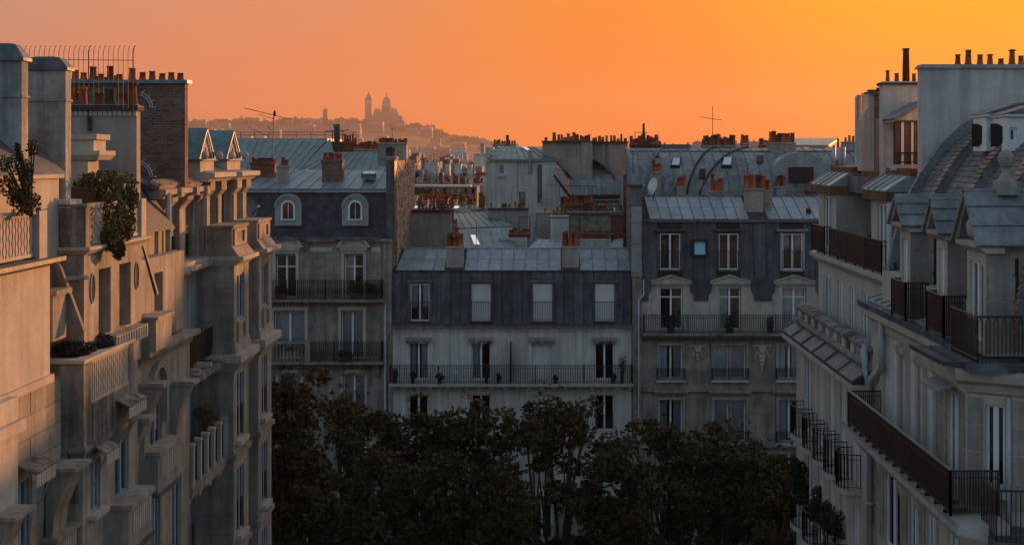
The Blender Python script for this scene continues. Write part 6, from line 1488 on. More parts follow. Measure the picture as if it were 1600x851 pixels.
    for px in (1362, 1368): MB().lathe(PX(px, 40), 40.2, [(.08, PZ(143, 40)), (.08, PZ(140.8, 40)), (.15, PZ(140.5, 40)), (.02, PZ(139.4, 40))], 8).build('flue_cap', 'iron', b)
    chimney(FW, b, PX(1371, 39.4), PX(1380, 39.4), 39.4, 39.8, Z(-.5), PZ(143, 39.4), [(PX(1375.5, 39.4), .12)], 'redbrick', pr=.1)
    Y = 37; ch = chimney(FW, b, PX(1379, Y), PX(1462, Y), Y, Y+.35, Z(-3.5), PZ(127, Y), [(PX(1389.7, Y), .25), (PX(1403.7, Y), .23), (PX(1431, Y), .23)], 'white', capm='sooty', pr=.07, cap=.14)
    MB().lathe(PX(1418.2, Y), Y+.17, [(.11, PZ(127, Y)), (.09, PZ(78, Y)), (.105, PZ(77.5, Y)), (.105, PZ(75, Y)), (.08, PZ(75, Y))], 10).build('tall_flue', 'rust', ch, True)
    MB().box(PX(1371, 38), PX(1379, 38), 38, 38.3, Z(-.5), PZ(185, 38)).build('dark_panel', 'zincdark', b)
    # window box built against the white wall
    Y = 35.6; g = FC(Y); u = lambda p: PX(p, Y); z = lambda p: PZ(p, Y)
    q = MB(g); q.prismo([(u(1399), z(190)), (u(1441), z(188)), (u(1441), z(160)), (u(1398), z(184))], -1.2, 0); dw = q.build('dormer', 'white', b)
    MB().slab([g(u(1396.5), .06, z(184.5)), g(u(1441.5), .06, z(157)), g(u(1441.5), -1.3, z(157)), g(u(1396.5), -1.3, z(184.5))][::-1], -.09).build('dormer_roof', 'zincmid', b)
    MB(g).box(u(1398), u(1441), -.03, .05, z(191), z(188.2)).build('lintel', 'wood', dw)
    for a, c, m in ((1399, 1406, 'wood'), (1412, 1421, 'wood'), (1427, 1437, 'wood')): MB(g).box(u(a), u(c), -.03, .01, z(257), z(191)).build('shutter', m, dw)
    for a, c in ((1408, 1412), (1423.5, 1427), (1437, 1441)): MB(g).box(u(a), u(c), -.05, .02, z(257), z(191)).build('window_post', 'whitepaint', dw)
    MB(g).box(u(1399), u(1441), -.2, -.06, z(257), z(191)).build('room_recess', 'interior', dw)
    railing(g, dw, [(u(1399), .08), (u(1440), .08)], z(257), .32, .12, 'iron', mid=False)
    MB(g).box(u(1398), u(1445), -.5, .14, z(266), z(257.5)).build('sill', 'stone3', dw)
rightfar()

def rightnear():
    b = thing('apartment_house', 'near right stone house with curved mansard, gabled dormers and one long brown balcony', 'building', (11, 28, 0))
    f = FR(8.4)
    wu = [(30.75, 32.1), (29.2, 29.95), (27.85, 28.55)]
    lv = [-6.7, -9.7, -12.7, -15.7, -18.7]
    hs = [(a, c, Z(l+.05), Z(l+2.25)) for l in lv for a, c in wu]
    wl = wall(f, b, 24.9, 33.5, 0, Z(-4.1), 'stone3', hs)
    for n_, h_ in enumerate(hs):
        window(f, b, *h_, set_=.05, style='shutter' if n_ < 3 else ['curtain', 'dark', 'drapes'][n_ % 3])
    for a, c in wu:
        for e in (a-.12, c+.12):
            q = MB(f); q.box(e-.1, e+.1, 0, .09, Z(-6.7), Z(-4.72)); q.prism([(0, Z(-4.72)), (.08, Z(-4.72)), (.17, Z(-4.6)), (.17, Z(-4.48)), (0, Z(-4.44))], e-.13, e+.13)
            q.build('pilaster', 'stone3', b)
    blocks(f, wl, 26.3, 33.4, Z(-9.6), Z(-7.1), .6, 1.5, 'stone', [(h[0]-.1, h[1]+.1, h[2], h[3]) for h in hs])
    MB().box(9.0, 22, 24.6, 33.4, 0, Z(-3.9)).build('rear_wall', 'stone', b)
    cornice(f, b, 26.1, 33.4, Z(-4.35), Z(-3.82), .34, 'stone3', dent=0)
    q = MB(f); q.prism([(.1, Z(-3.82)), (.36, Z(-3.82)), (.4, Z(-3.7)), (.36, Z(-3.7)), (.32, Z(-3.78)), (.1, Z(-3.76))], 26.1, 33.5)
    for k in range(48): q.box(26.15+k*.152, 26.2+k*.152, .3, .41, Z(-3.84), Z(-3.72))
    q.build('gutter', 'zincdark', b)
    led = MB(f).prism([(.12, Z(-3.76)), (.14, Z(-3.7)), (-.5, Z(-3.52)), (-.5, Z(-3.76))], 26.1, 33.4).build('terrace_flashing', 'zinc', b)
    panels(led, f(33.4, .13, Z(-3.695)), f(26.1, .13, Z(-3.695)), f(26.1, -.5, Z(-3.515)), f(33.4, -.5, Z(-3.515)), 12, 1, 'zinc', 'zinc_panel', .05, .01)
    # long balcony
    bl = MB(f).prism([(0, Z(-7.15)), (.3, Z(-7.1)), (.6, Z(-6.98)), (.96, Z(-6.9)), (.98, Z(-6.74)), (0, Z(-6.71))], 23.4, 32.6).build('balcony', 'stone3', b)
    MB(f).box(23.4, 32.6, .93, .99, Z(-6.735), Z(-6.715)).build('edge_trim', 'zinc', bl)
    railing(f, bl, [(32.2, 0), (32.2, .9), (24.0, .9), (24.0, .0)], Z(-6.71), .84, .052, 'ironred', posts=2.6, r=.012, rail=.022)
    MB(f).box(24.0, 32.2, .875, .925, Z(-5.85), Z(-5.835)).build('handrail', 'steel', bl)  # pale strip laid on the rail: the glint of its top put into colour
    for k in range(14): MB(f).box(24.2+k*.6, 24.26+k*.6, .5, .96, Z(-6.71), Z(-6.64)).build('rail_foot', 'iron', bl)
    for u in (25.2, 26.6, 28.9, 30.2, 32.2):
        MB(f).prism([(0, Z(-8.0)), (.12, Z(-7.95)), (.2, Z(-7.6)), (.5, Z(-7.4)), (.7, Z(-7.16)), (.7, Z(-7.1)), (0, Z(-7.1))], u-.16, u+.16).build('bracket', 'stone3', bl)
    # canted corner bay
    fb = FR(7.95)
    h1 = [(24.85, 25.6, Z(-6.4), Z(-4.62)), (24.85, 25.6, Z(-9.4), Z(-7.4))]
    bw = wall(fb, b, 24.5, 26.2, 0, Z(-4.3), 'stone3', h1, th=.4, name='bay_wall')
    for h_ in h1: window(fb, b, *h_, set_=.05, style='curtain')
    MB().box(7.98, 8.6, 25.95, 26.2, 0, Z(-4.31)).build('bay_side', 'stone3', b)
    d = Vector((1.05, -.6)).normalized(); fc_ = Fr((7.95, 24.5), (d.x, d.y), (d.y, -d.x))
    h2 = [(.36, .72, Z(-6.25), Z(-4.68)), (.36, .72, Z(-9.3), Z(-7.5))]
    cw = wall(fc_, b, 0, 2.2, 0, Z(-4.3), 'stone3', h2, th=.35, name='canted_wall')
    for h_ in h2: window(fc_, b, *h_, set_=.1, style='dark')
    blocks(fc_, cw, .02, 2.2, Z(-6.65), Z(-4.55), .55, .85, 'stone', [(a-.02, c+.02, z0-.0, z1) for a, c, z0, z1 in h2], gap=.034)
    blocks(fb, bw, 24.5, 26.2, Z(-6.65), Z(-4.55), .55, .85, 'stone', [(a-.02, c+.02, z0-.0, z1) for a, c, z0, z1 in h1], gap=.034)
    MB(fc_).box(.3, .8, 0, .14, Z(-6.42), Z(-6.27)).build('sill', 'stone3', cw)
    for fr_, a, c in ((fb, 24.4, 26.3), (fc_, -.1, 2.3)):
        MB(fr_).prism([(0, Z(-4.5)), (.1, Z(-4.45)), (.18, Z(-4.3)), (.4, Z(-4.2)), (.46, Z(-4.05)), (.46, Z(-3.96)), (0, Z(-3.9))], a, c).build('bay_cornice', 'stone3', b)
        q = MB(fr_); q.prism([(.3, Z(-3.92)), (.56, Z(-3.92)), (.6, Z(-3.82)), (.56, Z(-3.82)), (.5, Z(-3.88)), (.3, Z(-3.86))], a-.1, c); q.build('gutter', 'zincdark', b)
    MB().box(7.75, 10, 23.6, 26.2, Z(-3.98), Z(-3.84)).build('bay_terrace', 'zincdark', b)
    q = MB(); q.slab([fb(25.85, .05, Z(-4.4)), fb(24.75, .05, Z(-4.4)), fb(24.75, .5, Z(-4.52)), fb(25.85, .5, Z(-4.52))], .03); q.build('canopy', 'zinc', b)
    MB(fc_).box(0, 2.2, 0, .07, Z(-6.95), Z(-6.7)).build('plinth_band', 'stone3', cw)
    downpipe(fc_, b, [(.80, .09, Z(-4.5)), (.80, .09, Z(-7.0))], .05)
    q = MB(); q.add([(7.3, 26, Z(-7.0)), (7.3, 23.6, Z(-7.0)), (7.9, 22.9, Z(-7.0)), (9.5, 22.2, Z(-7.0)), (9.5, 26, Z(-7.0)), (7.3, 26, Z(-6.85)), (7.3, 23.6, Z(-6.85)), (7.9, 22.9, Z(-6.85)), (9.5, 22.2, Z(-6.85)), (9.5, 26, Z(-6.85))], [(0,1,2,3,4), (9,8,7,6,5)]+[(i, i+5, (i+1) % 5+5, (i+1) % 5) for i in range(5)]) if False else None
    # near corner balcony with open bars: each bar its own piece
    cb = MB().box(8.0, 9.6, 22.7, 24.2, Z(-7.05), Z(-6.9)).build('corner_balcony', 'zincdark', b)
    def openrail(parent, pts, z0, h, n, arch_=True):
        for (a, c) in zip(pts[:-1], pts[1:]):
            k = max(1, round(math.hypot(c[0]-a[0], c[1]-a[1])/n)); ps = [(a[0]+(c[0]-a[0])*i/k, a[1]+(c[1]-a[1])*i/k) for i in range(k+1)]
            for x, y in ps: MB().tube([(x, y, z0), (x, y, z0+h-(.0 if not arch_ else .12))], .012, 5).build('bar', 'ironred', parent)
            if arch_:
                for i in range(0, k, 2):
                    p, q_ = ps[i], ps[min(i+1, k)]; MB().tube([(p[0]+(q_[0]-p[0])*t, p[1]+(q_[1]-p[1])*t, z0+h-.12+.09*math.sin(math.pi*t)) for t in [j/6 for j in range(7)]], .012, 5).build('bar_arch', 'ironred', parent)
            MB().tube([(a[0], a[1], z0+h), (c[0], c[1], z0+h)], .022, 6).build('top_rail', 'ironred', parent); MB().tube([(a[0], a[1], z0+.08), (c[0], c[1], z0+.08)], .014, 5).build('foot_rail', 'ironred', parent)
    openrail(cb, [(8.02, 23.8), (8.02, 23.0), (9.2, 22.9)], Z(-6.9), .92, .085, False)
    tb = MB().box(7.86, 8.8, 23.6, 25.25, Z(-3.84), Z(-3.8)).build('terrace_floor', 'zincdark', b)
    openrail(tb, [(7.9, 25.2), (7.9, 23.65), (8.72, 23.65)], Z(-3.8), .86, .075, True)
    # curved mansard: an elliptical vault along the street with party ribs
    def ell(t, k=1.0): return (8.95+3.5*(1-math.cos(t))*k, Z(-3.6)+4.8*math.sin(t))
    ts = [math.pi/2*i/16 for i in range(17)]
    pr = [ell(t) for t in ts]
    q = MB(); n = len(pr)
    for y in (23.0, 33.3):
        for x, z in pr: q.v.append((x, y, z))
        q.v.append((20, y, pr[-1][1])); q.v.append((20, y, Z(-3.7)))
    m = n+2
    for i in range(m): q.f.append([i, i+m, (i+1) % m+m, (i+1) % m])
    q.f.append(list(range(m))); q.f.append(list(range(2*m-1, m-1, -1)))
    roof = q.build('curved_mansard', 'slate2', b)
    q = MB()                                          # lapped slate courses on the vault
    for j in range(44):
        t0, t1 = math.pi/2*j/44, math.pi/2*(j+1.05)/44; (xa, za), (xb, zb) = ell(t0), ell(t1); y = 23.2+(.11 if j % 2 else 0)
        nx, nz = -math.cos(t0), math.sin(t0)
        while y < 33.2:
            lf = .022+.01*rnd.random(); q.add([(xa+nx*lf, y+.004, za+nz*lf), (xa+nx*lf, y+.216, za+nz*lf), (xb+nx*.006, y+.216, zb+nz*.006), (xb+nx*.006, y+.004, zb+nz*.006), (xa, y+.004, za), (xa, y+.216, za)], [(0,1,2,3),(4,5,1,0)]); y += .22
    q.build('slate_courses', 'slate2', roof)['kind'] = 'stuff'
    for yy, wd, mm in ((33.15, .2, 'zincdark'), (31.2, .24, 'ribtile'), (28.7, .36, 'ribtile'), (26.3, .36, 'ribtile'), (24.2, .3, 'ribtile')):
        q = MB(); hh = .2 if yy < 33 else .24
        for i in range(16):
            (x0, z0), (x1, z1) = pr[i], pr[i+1]; t = (ts[i]+ts[i+1])/2; nx, nz = -math.cos(t)*hh, math.sin(t)*hh
            q.add([(x0, yy-wd/2, z0), (x1, yy-wd/2, z1), (x1+nx, yy-wd/2, z1+nz), (x0+nx, yy-wd/2, z0+nz), (x0, yy+wd/2, z0), (x1, yy+wd/2, z1), (x1+nx, yy+wd/2, z1+nz), (x0+nx, yy+wd/2, z0+nz)], [(0,3,2,1)[::-1], (4,5,6,7)[::-1], (2,3,7,6), (0,1,5,4), (0,4,7,3), (1,2,6,5)])
        rb = q.build('party_rib', 'zincmid', b)
        if yy < 33:
            for i in range(56):                       # stepped tiles over the rib
                t0, t1 = math.pi/2*i/56, math.pi/2*(i+.9)/56; (x0, z0), (x1, z1) = ell(t0), ell(t1); c0, s0, c1, s1 = math.cos(t0), math.sin(t0), math.cos(t1), math.sin(t1); e0, e1 = hh+.05, hh+.02
                MB().slab([(x0-c0*e0, yy-wd/2-.02, z0+s0*e0), (x0-c0*e0, yy+wd/2+.02, z0+s0*e0), (x1-c1*e1, yy+wd/2+.02, z1+s1*e1), (x1-c1*e1, yy-wd/2-.02, z1+s1*e1)][::-1], .03).build('rib_tile', mm, rb)
    # gabled dormers with blue-grey roofs, and the big one nearest with an urn
    for (u0, u1, X, chk, ze, zp, big) in ((29.36, 30.2, 8.25, .9, -1.48, -.9, 0), (26.62, 27.35, 8.25, .9, -1.5, -.9, 0), (24.15, 25.25, 8.22, 1.2, -1.58, -.66, 1)):
        fd = FR(X); m_ = (u0+u1)/2; hh = [(u0+.16, u1-.16, Z(-3.5), Z(ze-.42))]
        dw = wall(fd, b, u0, u1, Z(-3.75), Z(ze-.1), 'stone3', hh, th=.2, rev=.18, name='dormer')
        window(fd, b, *hh[0], set_=.05, style='drapes', leaves=2)
        for yy, s in ((u0, 1), (u1-.2, 1)): MB().box(X+.2, X+chk, yy, yy+.2, Z(-3.75), Z(ze-.12)).build('cheek', 'stone3', dw)
        blocks(FC(u0), dw, X, X+chk, Z(-3.7), Z(ze-.15), .5, 2, 'stone')
        q = MB(fd); q.prism([(-.3, Z(ze-.22)), (.05, Z(ze-.22)), (.18, Z(ze-.12)), (.2, Z(ze-.02)), (-.3, Z(ze))], u0-.16, u1+.16); q.build('dormer_cornice', 'stone3', dw)
        q = MB(fd); q.prismo([(u0-.05, Z(ze)), (m_, Z(zp-.1)), (u1+.05, Z(ze))][::-1], -1.2, .0)
        for s in (-1, 1): 
            e = m_-s*((u1-u0)/2+.2); q.prismo([(e, Z(ze)), (m_, Z(zp)), (m_, Z(zp-.2)), (e+s*.26, Z(ze))], .0, .2)
        q.build('gable', 'stone', dw)
        if big: q = MB(fd); q.lathe(m_, .02, [(.02, Z(ze+.02)), (.16, Z(ze+.1)), (.18, Z(ze+.3)), (.08, Z(ze+.46)), (.02, Z(ze+.5))], 10); q.build('cartouche', 'stone3', dw, True)
        for s in (-1, 1):
            e = m_-s*((u1-u0)/2+.26); pts = [fd(e, .26, Z(ze-.06)), fd(m_, .26, Z(zp+.06)), fd(m_, -1.9, Z(zp+.06)), fd(e, -1.9, Z(ze-.06))]
            rs = MB().slab(pts if s < 0 else pts[::-1], .07 if s < 0 else .07).build('dormer_roof', 'zincmid', b)
            for k in range(2):
                A = [Vector(p) for p in pts]; t0 = .32+.34*k
                l0 = A[0].lerp(A[1], t0); l1 = A[3].lerp(A[2], t0); MB().tube([tuple(l0+Vector((0,0,.03))), tuple(l1+Vector((0,0,.03)))], .02, 4).build('lead_roll', 'zincmid', rs)
    for u0, u1 in ((29.0, 30.15), (26.2, 27.35)):
        railing(FR(8.25), b, [(u1, 0), (u1, .2), (u0, .2), (u0, -.3)], Z(-3.7), .86, .055, 'ironred', r=.012)
    # white low walls between dormers
    for u0, u1 in ((28.2, 29.2), (25.5, 26.4), (30.5, 32.8)): MB().box(8.5, 9.4, u0, u1, Z(-3.7), Z(-2.9)).build('attic_wall', 'stone3', b)
    ur = MB(); Xu, Yu = 8.78, 24.65; ur.box(Xu-.2, Xu+.2, Yu-.2, Yu+.2, Z(-.72), Z(-.46)); ur.lathe(Xu, Yu, [(.2, Z(-.46)), (.12, Z(-.36)), (.07, Z(-.25)), (.07, Z(-.2)), (.11, Z(-.17)), (.15, Z(-.08)), (.16, Z(.0)), (.13, Z(.08)), (.08, Z(.12)), (.02, Z(.16))], 16); ur.build('urn', 'stone', b)
    # two white dormers high on the vault
    for Y, x0, x1, w0, w1 in ((29.3, 1541, 1566, 1545.5, 1556), (28.2, 1573, 1610, 1577, 1589)):
        g = FC(Y); u = lambda p: PX(p, Y); z = lambda p: PZ(p, Y)
        hh = [(u(w0), u(w1), z(222), z(199))]
        dw = wall(g, b, u(x0), u(x1), z(236), z(182), 'whitepaint', hh, th=.25, rev=.1, name='dormer')
        window(g, b, *hh[0], set_=.06, style='dark', leaves=1); MB(g).box(u(x0), u(x1+30), -.9, -.25, z(236), z(182)).build('dormer_body', 'whitepaint', dw)
        MB(g).box(u(x0)-.06, u(x1)+.06, -.9, .1, z(182), z(178)).build('eaves', 'whitepaint', dw)
        MB(g).prismo([(u(x0)-.1, z(178)), (u(x1)+.5, z(178)), (u(x1)+.5, z(162)), (u(x0)+.6, z(163))][::-1], -.9, .12).build('dormer_roof', 'zincdark', dw)
    # tall white party wall with its pots
    Y = 33.45; q = MB(); q.box(PX(1440.5, Y), 18, Y, Y+.4, Z(-4.0), PZ(107, Y)); pw = q.build('party_wall', 'white', b)
    q = MB(); q.frus((PX(1436, Y), 18, Y-.08, Y+.48), (PX(1440, Y), 18, Y, Y+.4), PZ(107, Y), PZ(100.5, Y)); q.build('coping', 'taupe', pw)
    for px, h, r in ((1500.3, 14.5, .075), (1516.8, 21.5, .085), (1535.2, 14.5, .08), (1551, 15, .08), (1568, 9, .08), (1585.5, 21.5, .085), (1600, 15, .08)):
        pot(FW, pw, PX(px, Y), Y+.2, PZ(101, Y), h*Y/F, r*1.0)
    # branching downpipe at the join of the two houses
    downpipe(FW, b, [(8.24, 31.85, Z(-3.75)), (8.24, 31.85, Z(-5.1)), (8.26, 32.0, Z(-5.25)), (8.28, 33.0, Z(-5.7)), (8.28, 33.2, Z(-5.9)), (8.28, 33.2, Z(-12))], .085)
    downpipe(FW, b, [(8.24, 33.55, Z(-4.9)), (8.24, 33.5, Z(-5.6)), (8.28, 33.3, Z(-5.95))], .085)
rightnear()

# ================================================================ trees along the avenue
def plane_tree(px, pyt, Y, rpx, seed, lab):
    g = random.Random(seed); x = PX(px, Y); zt = PZ(pyt, Y); r = rpx*Y/F
    b = thing('plane_tree', lab, 'tree', (x, Y, 0), 'plane trees along the avenue')
    q = MB(); h0 = zt*.42
    q.tube([(x, Y, .0), (x+g.uniform(-.1, .1), Y, h0*.5), (x+g.uniform(-.2, .2), Y, h0)], .30, 9, r1=.2)
    tips = []
    for k in range(6):
        a = 2*math.pi*k/6+g.uniform(-.4, .4); e = Vector((x+math.cos(a)*r*.6, Y+math.sin(a)*r*.5, h0+(zt-h0)*g.uniform(.45, .85)))
        m_ = Vector((x, Y, h0)).lerp(e, .5)+Vector((g.uniform(-.3, .3), g.uniform(-.3, .3), .4)); q.tube([(x, Y, h0-.2), tuple(m_), tuple(e)], .13, 6, r1=.04)
        for j in range(2):
            t = e+Vector((g.uniform(-1, 1)*r*.35, g.uniform(-1, 1)*r*.35, g.uniform(.2, 1.2))); q.tube([tuple(m_), tuple(t)], .05, 5, r1=.02); tips.append(t)
        tips.append(e)
    q.build('trunk', 'bark', b, True)
    c = MB(); hc = zt-h0*.8
    nb = 15
    for k in range(nb):                               # boughs of leaf clumps, spread unevenly so that gaps stay open
        t = (k+g.random()*.8)/nb; a = k*2.4+g.uniform(-.5, .5); zz = h0*.8+hc*t*.96
        rr = r*(.45+.65*math.sin(math.pi*min(1, .15+t*.8)))*g.uniform(.55, 1.1)
        bx, by, bz = x+math.cos(a)*rr, Y+math.sin(a)*rr*.8, min(zz, zt-.6)
        for j in range(g.choice([3, 4, 5])):
            s = g.uniform(.28, .72); o = Vector((g.gauss(0, .55), g.gauss(0, .5), g.gauss(0, .38)))
            leaves(c, (bx+o.x, by+o.y, min(bz+o.z, zt-s*.6)), (s*1.2, s*1.1, s*.8), int(150*s)+20, .25, .15, .35, seed*100+k*7+j)
    for t in tips: leaves(c, tuple(t), (.6, .6, .5), 70, .24, .2, .3, seed*77+int(t.x*50) % 999)
    leaves(c, (x, Y, zt-.7), (r*.25, r*.25, .7), 110, .24, .3, .3, seed+9)
    leaves(c, (x, Y, h0+hc*.45), (r*1.15, r*.95, hc*.52), 240, .25, .5, .3, seed+5)
    c.build('crown', 'leaf', b)
TREES = [(450, 580, 49, 42, 'slim avenue tree with ragged crown beside the left corner bays'), (536, 612, 56, 66, 'tall avenue tree with its top under the iron scroll balcony'),
 (655, 642, 57, 56, 'avenue tree whose crown starts left below the long white balcony'), (748, 622, 58, 62, 'avenue tree covering the middle of the white house'),
 (868, 618, 55, 76, 'broad avenue tree with visible trunk before the right part of the white house'), (1050, 662, 56, 58, 'avenue tree below the carved stone ornaments'),
 (1140, 664, 57, 66, 'wide avenue tree in front of the pedimented house'), (1212, 706, 54, 48, 'avenue tree beside the right corner balconies'),
 (598, 705, 51, 56, 'front avenue tree low between the two left crowns'), (968, 700, 52, 58, 'front avenue tree low between white and pedimented house'), (482, 690, 49, 50, 'front avenue tree low at the left corner bays'), (790, 735, 51, 52, 'front avenue tree low in the middle of the white house'), (700, 715, 52, 46, 'small front avenue tree low at the white house, left of the middle one')]
for k, (a, c, y, r, lab) in enumerate(TREES): plane_tree(a, c, y, r, 20+k, lab)

# ================================================================ plants, aerials, dishes
def plant(name, lab, clumps, m='leafdark', size=.1, n=500, shell=.3, droop=.2, potbox=None, cat='plant', group=None, potm='terra'):
    c0 = clumps[0]; b = thing(name, lab, cat, c0[0], group)
    q = MB()
    for k, (c, r) in enumerate(clumps): leaves(q, c, r, n, size, shell, droop, k*31+int(abs(c[0])*100) % 97)
    q.build('foliage', m, b)
    st = MB(); z0 = min(c[2]-r[2] for c, r in clumps)
    for c, r in clumps:
        for j in range(3): st.tube([(c0[0][0]+.03*j, c0[0][1], z0), (c[0]+rnd.uniform(-.4, .4)*r[0], c[1], c[2]+r[2]*.3)], .012, 4)
    st.build('stems', 'bark', b)
    if potbox: MB().frus((potbox[0]+.03, potbox[1]-.03, potbox[2]+.03, potbox[3]-.03), (potbox[0], potbox[1], potbox[2], potbox[3]), potbox[4], potbox[5]).build('planter', potm, b)
    return b
Y = 28.2
plant('trailing_plant', 'large trailing plant spilling over the pierced terrace parapet on the left', [(P(140, 290, 28.4), (.35, .4, .3)), (P(165, 288, 28.0), (.42, .4, .33)), (P(190, 292, 28.6), (.36, .4, .34)), (P(203, 310, 29.0), (.18, .3, .35)), (P(178, 330, 27.5), (.33, .22, .45)), (P(190, 352, 28.4), (.3, .2, .4)), (P(172, 372, 27.3), (.22, .16, .3)), (P(184, 388, 27.6), (.16, .14, .25)), (P(200, 345, 28.9), (.16, .16, .4))], 'leaf2', .09, 480, .0, .5, (PX(112, 28), PX(152, 28), 27.9, 28.8, PZ(325, 28), PZ(292, 28)), potm='wood')
plant('terrace_bush', 'loose rust-tinged bush behind the terrace rail at the far left', [(P(20+rnd.uniform(-22, 38), 322-70*t*t+rnd.uniform(-14, 8)-10*t, 23.2+rnd.uniform(-.3, .3)), (.2-.1*t, .2, .16)) for t in [k/17 for k in range(18)]]+[(P(27, 232, 23.2), (.04, .04, .12)), (P(31, 244, 23.2), (.06, .06, .12))], 'rustleaf', .06, 100, .1, -.5)
plant('clipped_shrub', 'rounded dark shrub in the boxed balcony, left one of the pair', [(P(113, 546, 26.2), (.42, .4, .17)), (P(128, 543, 26.6), (.3, .3, .15))], 'leafdark', .055, 1300, .5, 0)
plant('clipped_shrub', 'rounded dark shrub in the boxed balcony, taller one behind', [(P(153, 535, 27.3), (.33, .4, .2))], 'leafdark', .055, 1300, .5, 0)
plant('balcony_bush', 'reddish bush in a tall pot on the left stone-post balcony', [(P(318, 645, 37.6), (.3, .3, .26)), (P(329, 652, 38.0), (.25, .25, .2))], 'leaf2', .08, 300, .1, 0, (PX(318, 37.8), PX(334, 37.8), 37.7, 38.1, Z(-9.0), PZ(655, 37.8)))
plant('balcony_bush', 'round bush on the upper terrace between the two zinc-capped loggias', [(P(1368, 378, 36.7), (.3, .35, .3)), (P(1377, 372, 36.4), (.2, .25, .24))], 'leaf2', .07, 900, .3, 0, (PX(1362, 36.7), PX(1382, 36.7), 36.5, 36.95, Z(-3.18), PZ(388, 36.7)), potm='iron')
plant('balcony_bush', 'thick climbing bush filling the farthest lower balcony on the right', [(P(1248, 745, 42.2), (.35, .4, .6)), (P(1243, 735, 42.3), (.22, .3, .45)), (P(1252, 770, 42.0), (.35, .3, .4))], 'leafdark', .09, 700, .2, .1)
plant('balcony_bush', 'dark bush on the second lower balcony on the right', [(P(1278, 782, 39.9), (.25, .3, .5)), (P(1272, 800, 40.0), (.25, .3, .3))], 'leafdark', .09, 500, .2, .1)
plant('balcony_bush', 'low spreading bush along the lower right balconies', [(P(1302, 812, 37.6), (.4, .5, .4)), (P(1318, 820, 36.9), (.4, .5, .4)), (P(1292, 806, 38.6), (.25, .3, .5))], 'leafdark', .09, 600, .2, .1)
Yb = 67.45
for k, (px, pyt, w_, lab) in enumerate(((617, 575, 5, 'dark leafy pot plant at the left end of the long white balcony'), (645, 580, 5, 'low pot plant near the first balcony door of the white house'), (687, 583, 7, 'wide low pot plant left of the second balcony door'), (760, 566, 5, 'bushy pot plant right of the second balcony door'), (779, 582, 3.5, 'tiny pot plant before the balcony divider'), (868, 586, 4, 'small pot plant right of the shuttered balcony door'), (972, 552, 7, 'tall bushy plant in a pot at the right end of the long balcony'), (958, 582, 5, 'low pot plant beside the last balcony door'))):
    zf = zy(595.4); s = Yb/F; zt = PZ(pyt, Yb); h = zt-zf
    plant('pot_plant', lab, [((PX(px, Yb), Yb, zf+h*.72), (w_*s, .18, h*.3)), ((PX(px+w_*.4, Yb), Yb, zf+h*.6), (w_*s*.7, .16, h*.22))], 'leafdark', .09, 110, .15, .1, (PX(px, Yb)-.11, PX(px, Yb)+.11, Yb-.1, Yb+.1, zf, zf+h*.42), potm='soil')
for k, (px, pyt, w_, lab) in enumerate(((440, 445, 9, 'dark plants heaped on the upper left stone balcony rail'), (556, 437, 11, 'spreading dark plants before the upper right stone house window'), (580, 440, 9, 'dark plants at the end of the upper stone house balcony'), (540, 546, 8, 'pot plants behind the scroll railing of the lower left balcony'))):
    zf = zy(465.2) if k < 3 else zy(561.9); zt = PZ(pyt, Yb); h = zt-zf; s = Yb/F
    plant('pot_plant', lab, [((PX(px-5, Yb), Yb, zf+h*.65), (w_*s*.7, .2, h*.36)), ((PX(px+5, Yb), Yb, zf+h*.55), (w_*s*.8, .2, h*.32))], 'leafdark', .1, 230, .15, .1, (PX(px, Yb)-.3, PX(px, Yb)+.3, Yb-.12, Yb+.12, zf, zf+.3), potm='soil')
plant('pot_plant', 'slim dark shrub by the wall between right house doors', [((PX(1203, Yb), Yb, zy(500)), (.2, .2, .3))], 'leafdark', .09, 200, .15, .1, (PX(1203, Yb)-.16, PX(1203, Yb)+.16, Yb-.1, Yb+.12, zy(517), zy(506)), potm='soil')

for px, lab in ((1048, 'dark round-topped plant before the first door of the pedimented house'), (1140, 'dark round-topped plant before the second door of the pedimented house')):
    plant('pot_plant', lab, [((PX(px, Yb), Yb, zy(503)), (.3, .22, .34)), ((PX(px+3, Yb), Yb, zy(495)), (.2, .2, .2))], 'leafdark', .09, 260, .15, .1, (PX(px, Yb)-.2, PX(px, Yb)+.2, Yb-.12, Yb+.12, zy(517), zy(508)), potm='soil')
def aerial(lab, px, pyb, pyt, Y, boom=None, els=8, tilt=.0, bl=.0, extra=None):
    b = thing('tv_aerial', lab, 'aerial', P(px, pyb, Y))
    MB().tube([P(px, pyb, Y), P(px, pyt, Y)], .022, 6).build('mast', 'iron', b)
    if boom:
        x0, y0, x1, y1 = boom; A, B = Vector(P(x0, y0, Y)), Vector(P(x1, y1, Y+.01)); q = MB(); q.tube([tuple(A), tuple(B)], .018, 5)
        for k in range(els):
            p = A.lerp(B, (k+.3)/els); l = .28+.2*abs(k/els-.3); q.tube([tuple(p+Vector((-.06, -l, .0))), tuple(p+Vector((.06, l, .0)))], .009, 4)
        q.build('boom', 'iron', b)
    if extra:
        for e in extra: q = MB(); q.tube([P(*e[:2], Y), P(*e[2:], Y)], .014, 5); q.build('dipole', 'iron', b)
    return b
aerial('tall mast aerial with two slanting booms above the slate house at left', 427, 262, 183, 70.5, (382, 169, 456, 187), 9, extra=[(387, 198, 420, 214), (418, 197, 424, 205), (403, 178, 430, 187)])
aerial('tall crossed aerial on the curved roofs right of centre', 1113.5, 235, 166, 84, (1094, 182.5, 1128, 188), 3)
aerial('thin mast in front of the tall chimney wall', 906, 372, 310, 75, None)
aerial('short mast on the low blue roof', 744, 385, 349, 76, None)
aerial('thin mast standing by the small red stack at right centre', 989, 270, 236, 78, (984, 240, 995, 241), 2)
aerial('thin mast with cowl above the left party wall', 613, 222, 200, 77, (610, 202, 616, 202), 1)
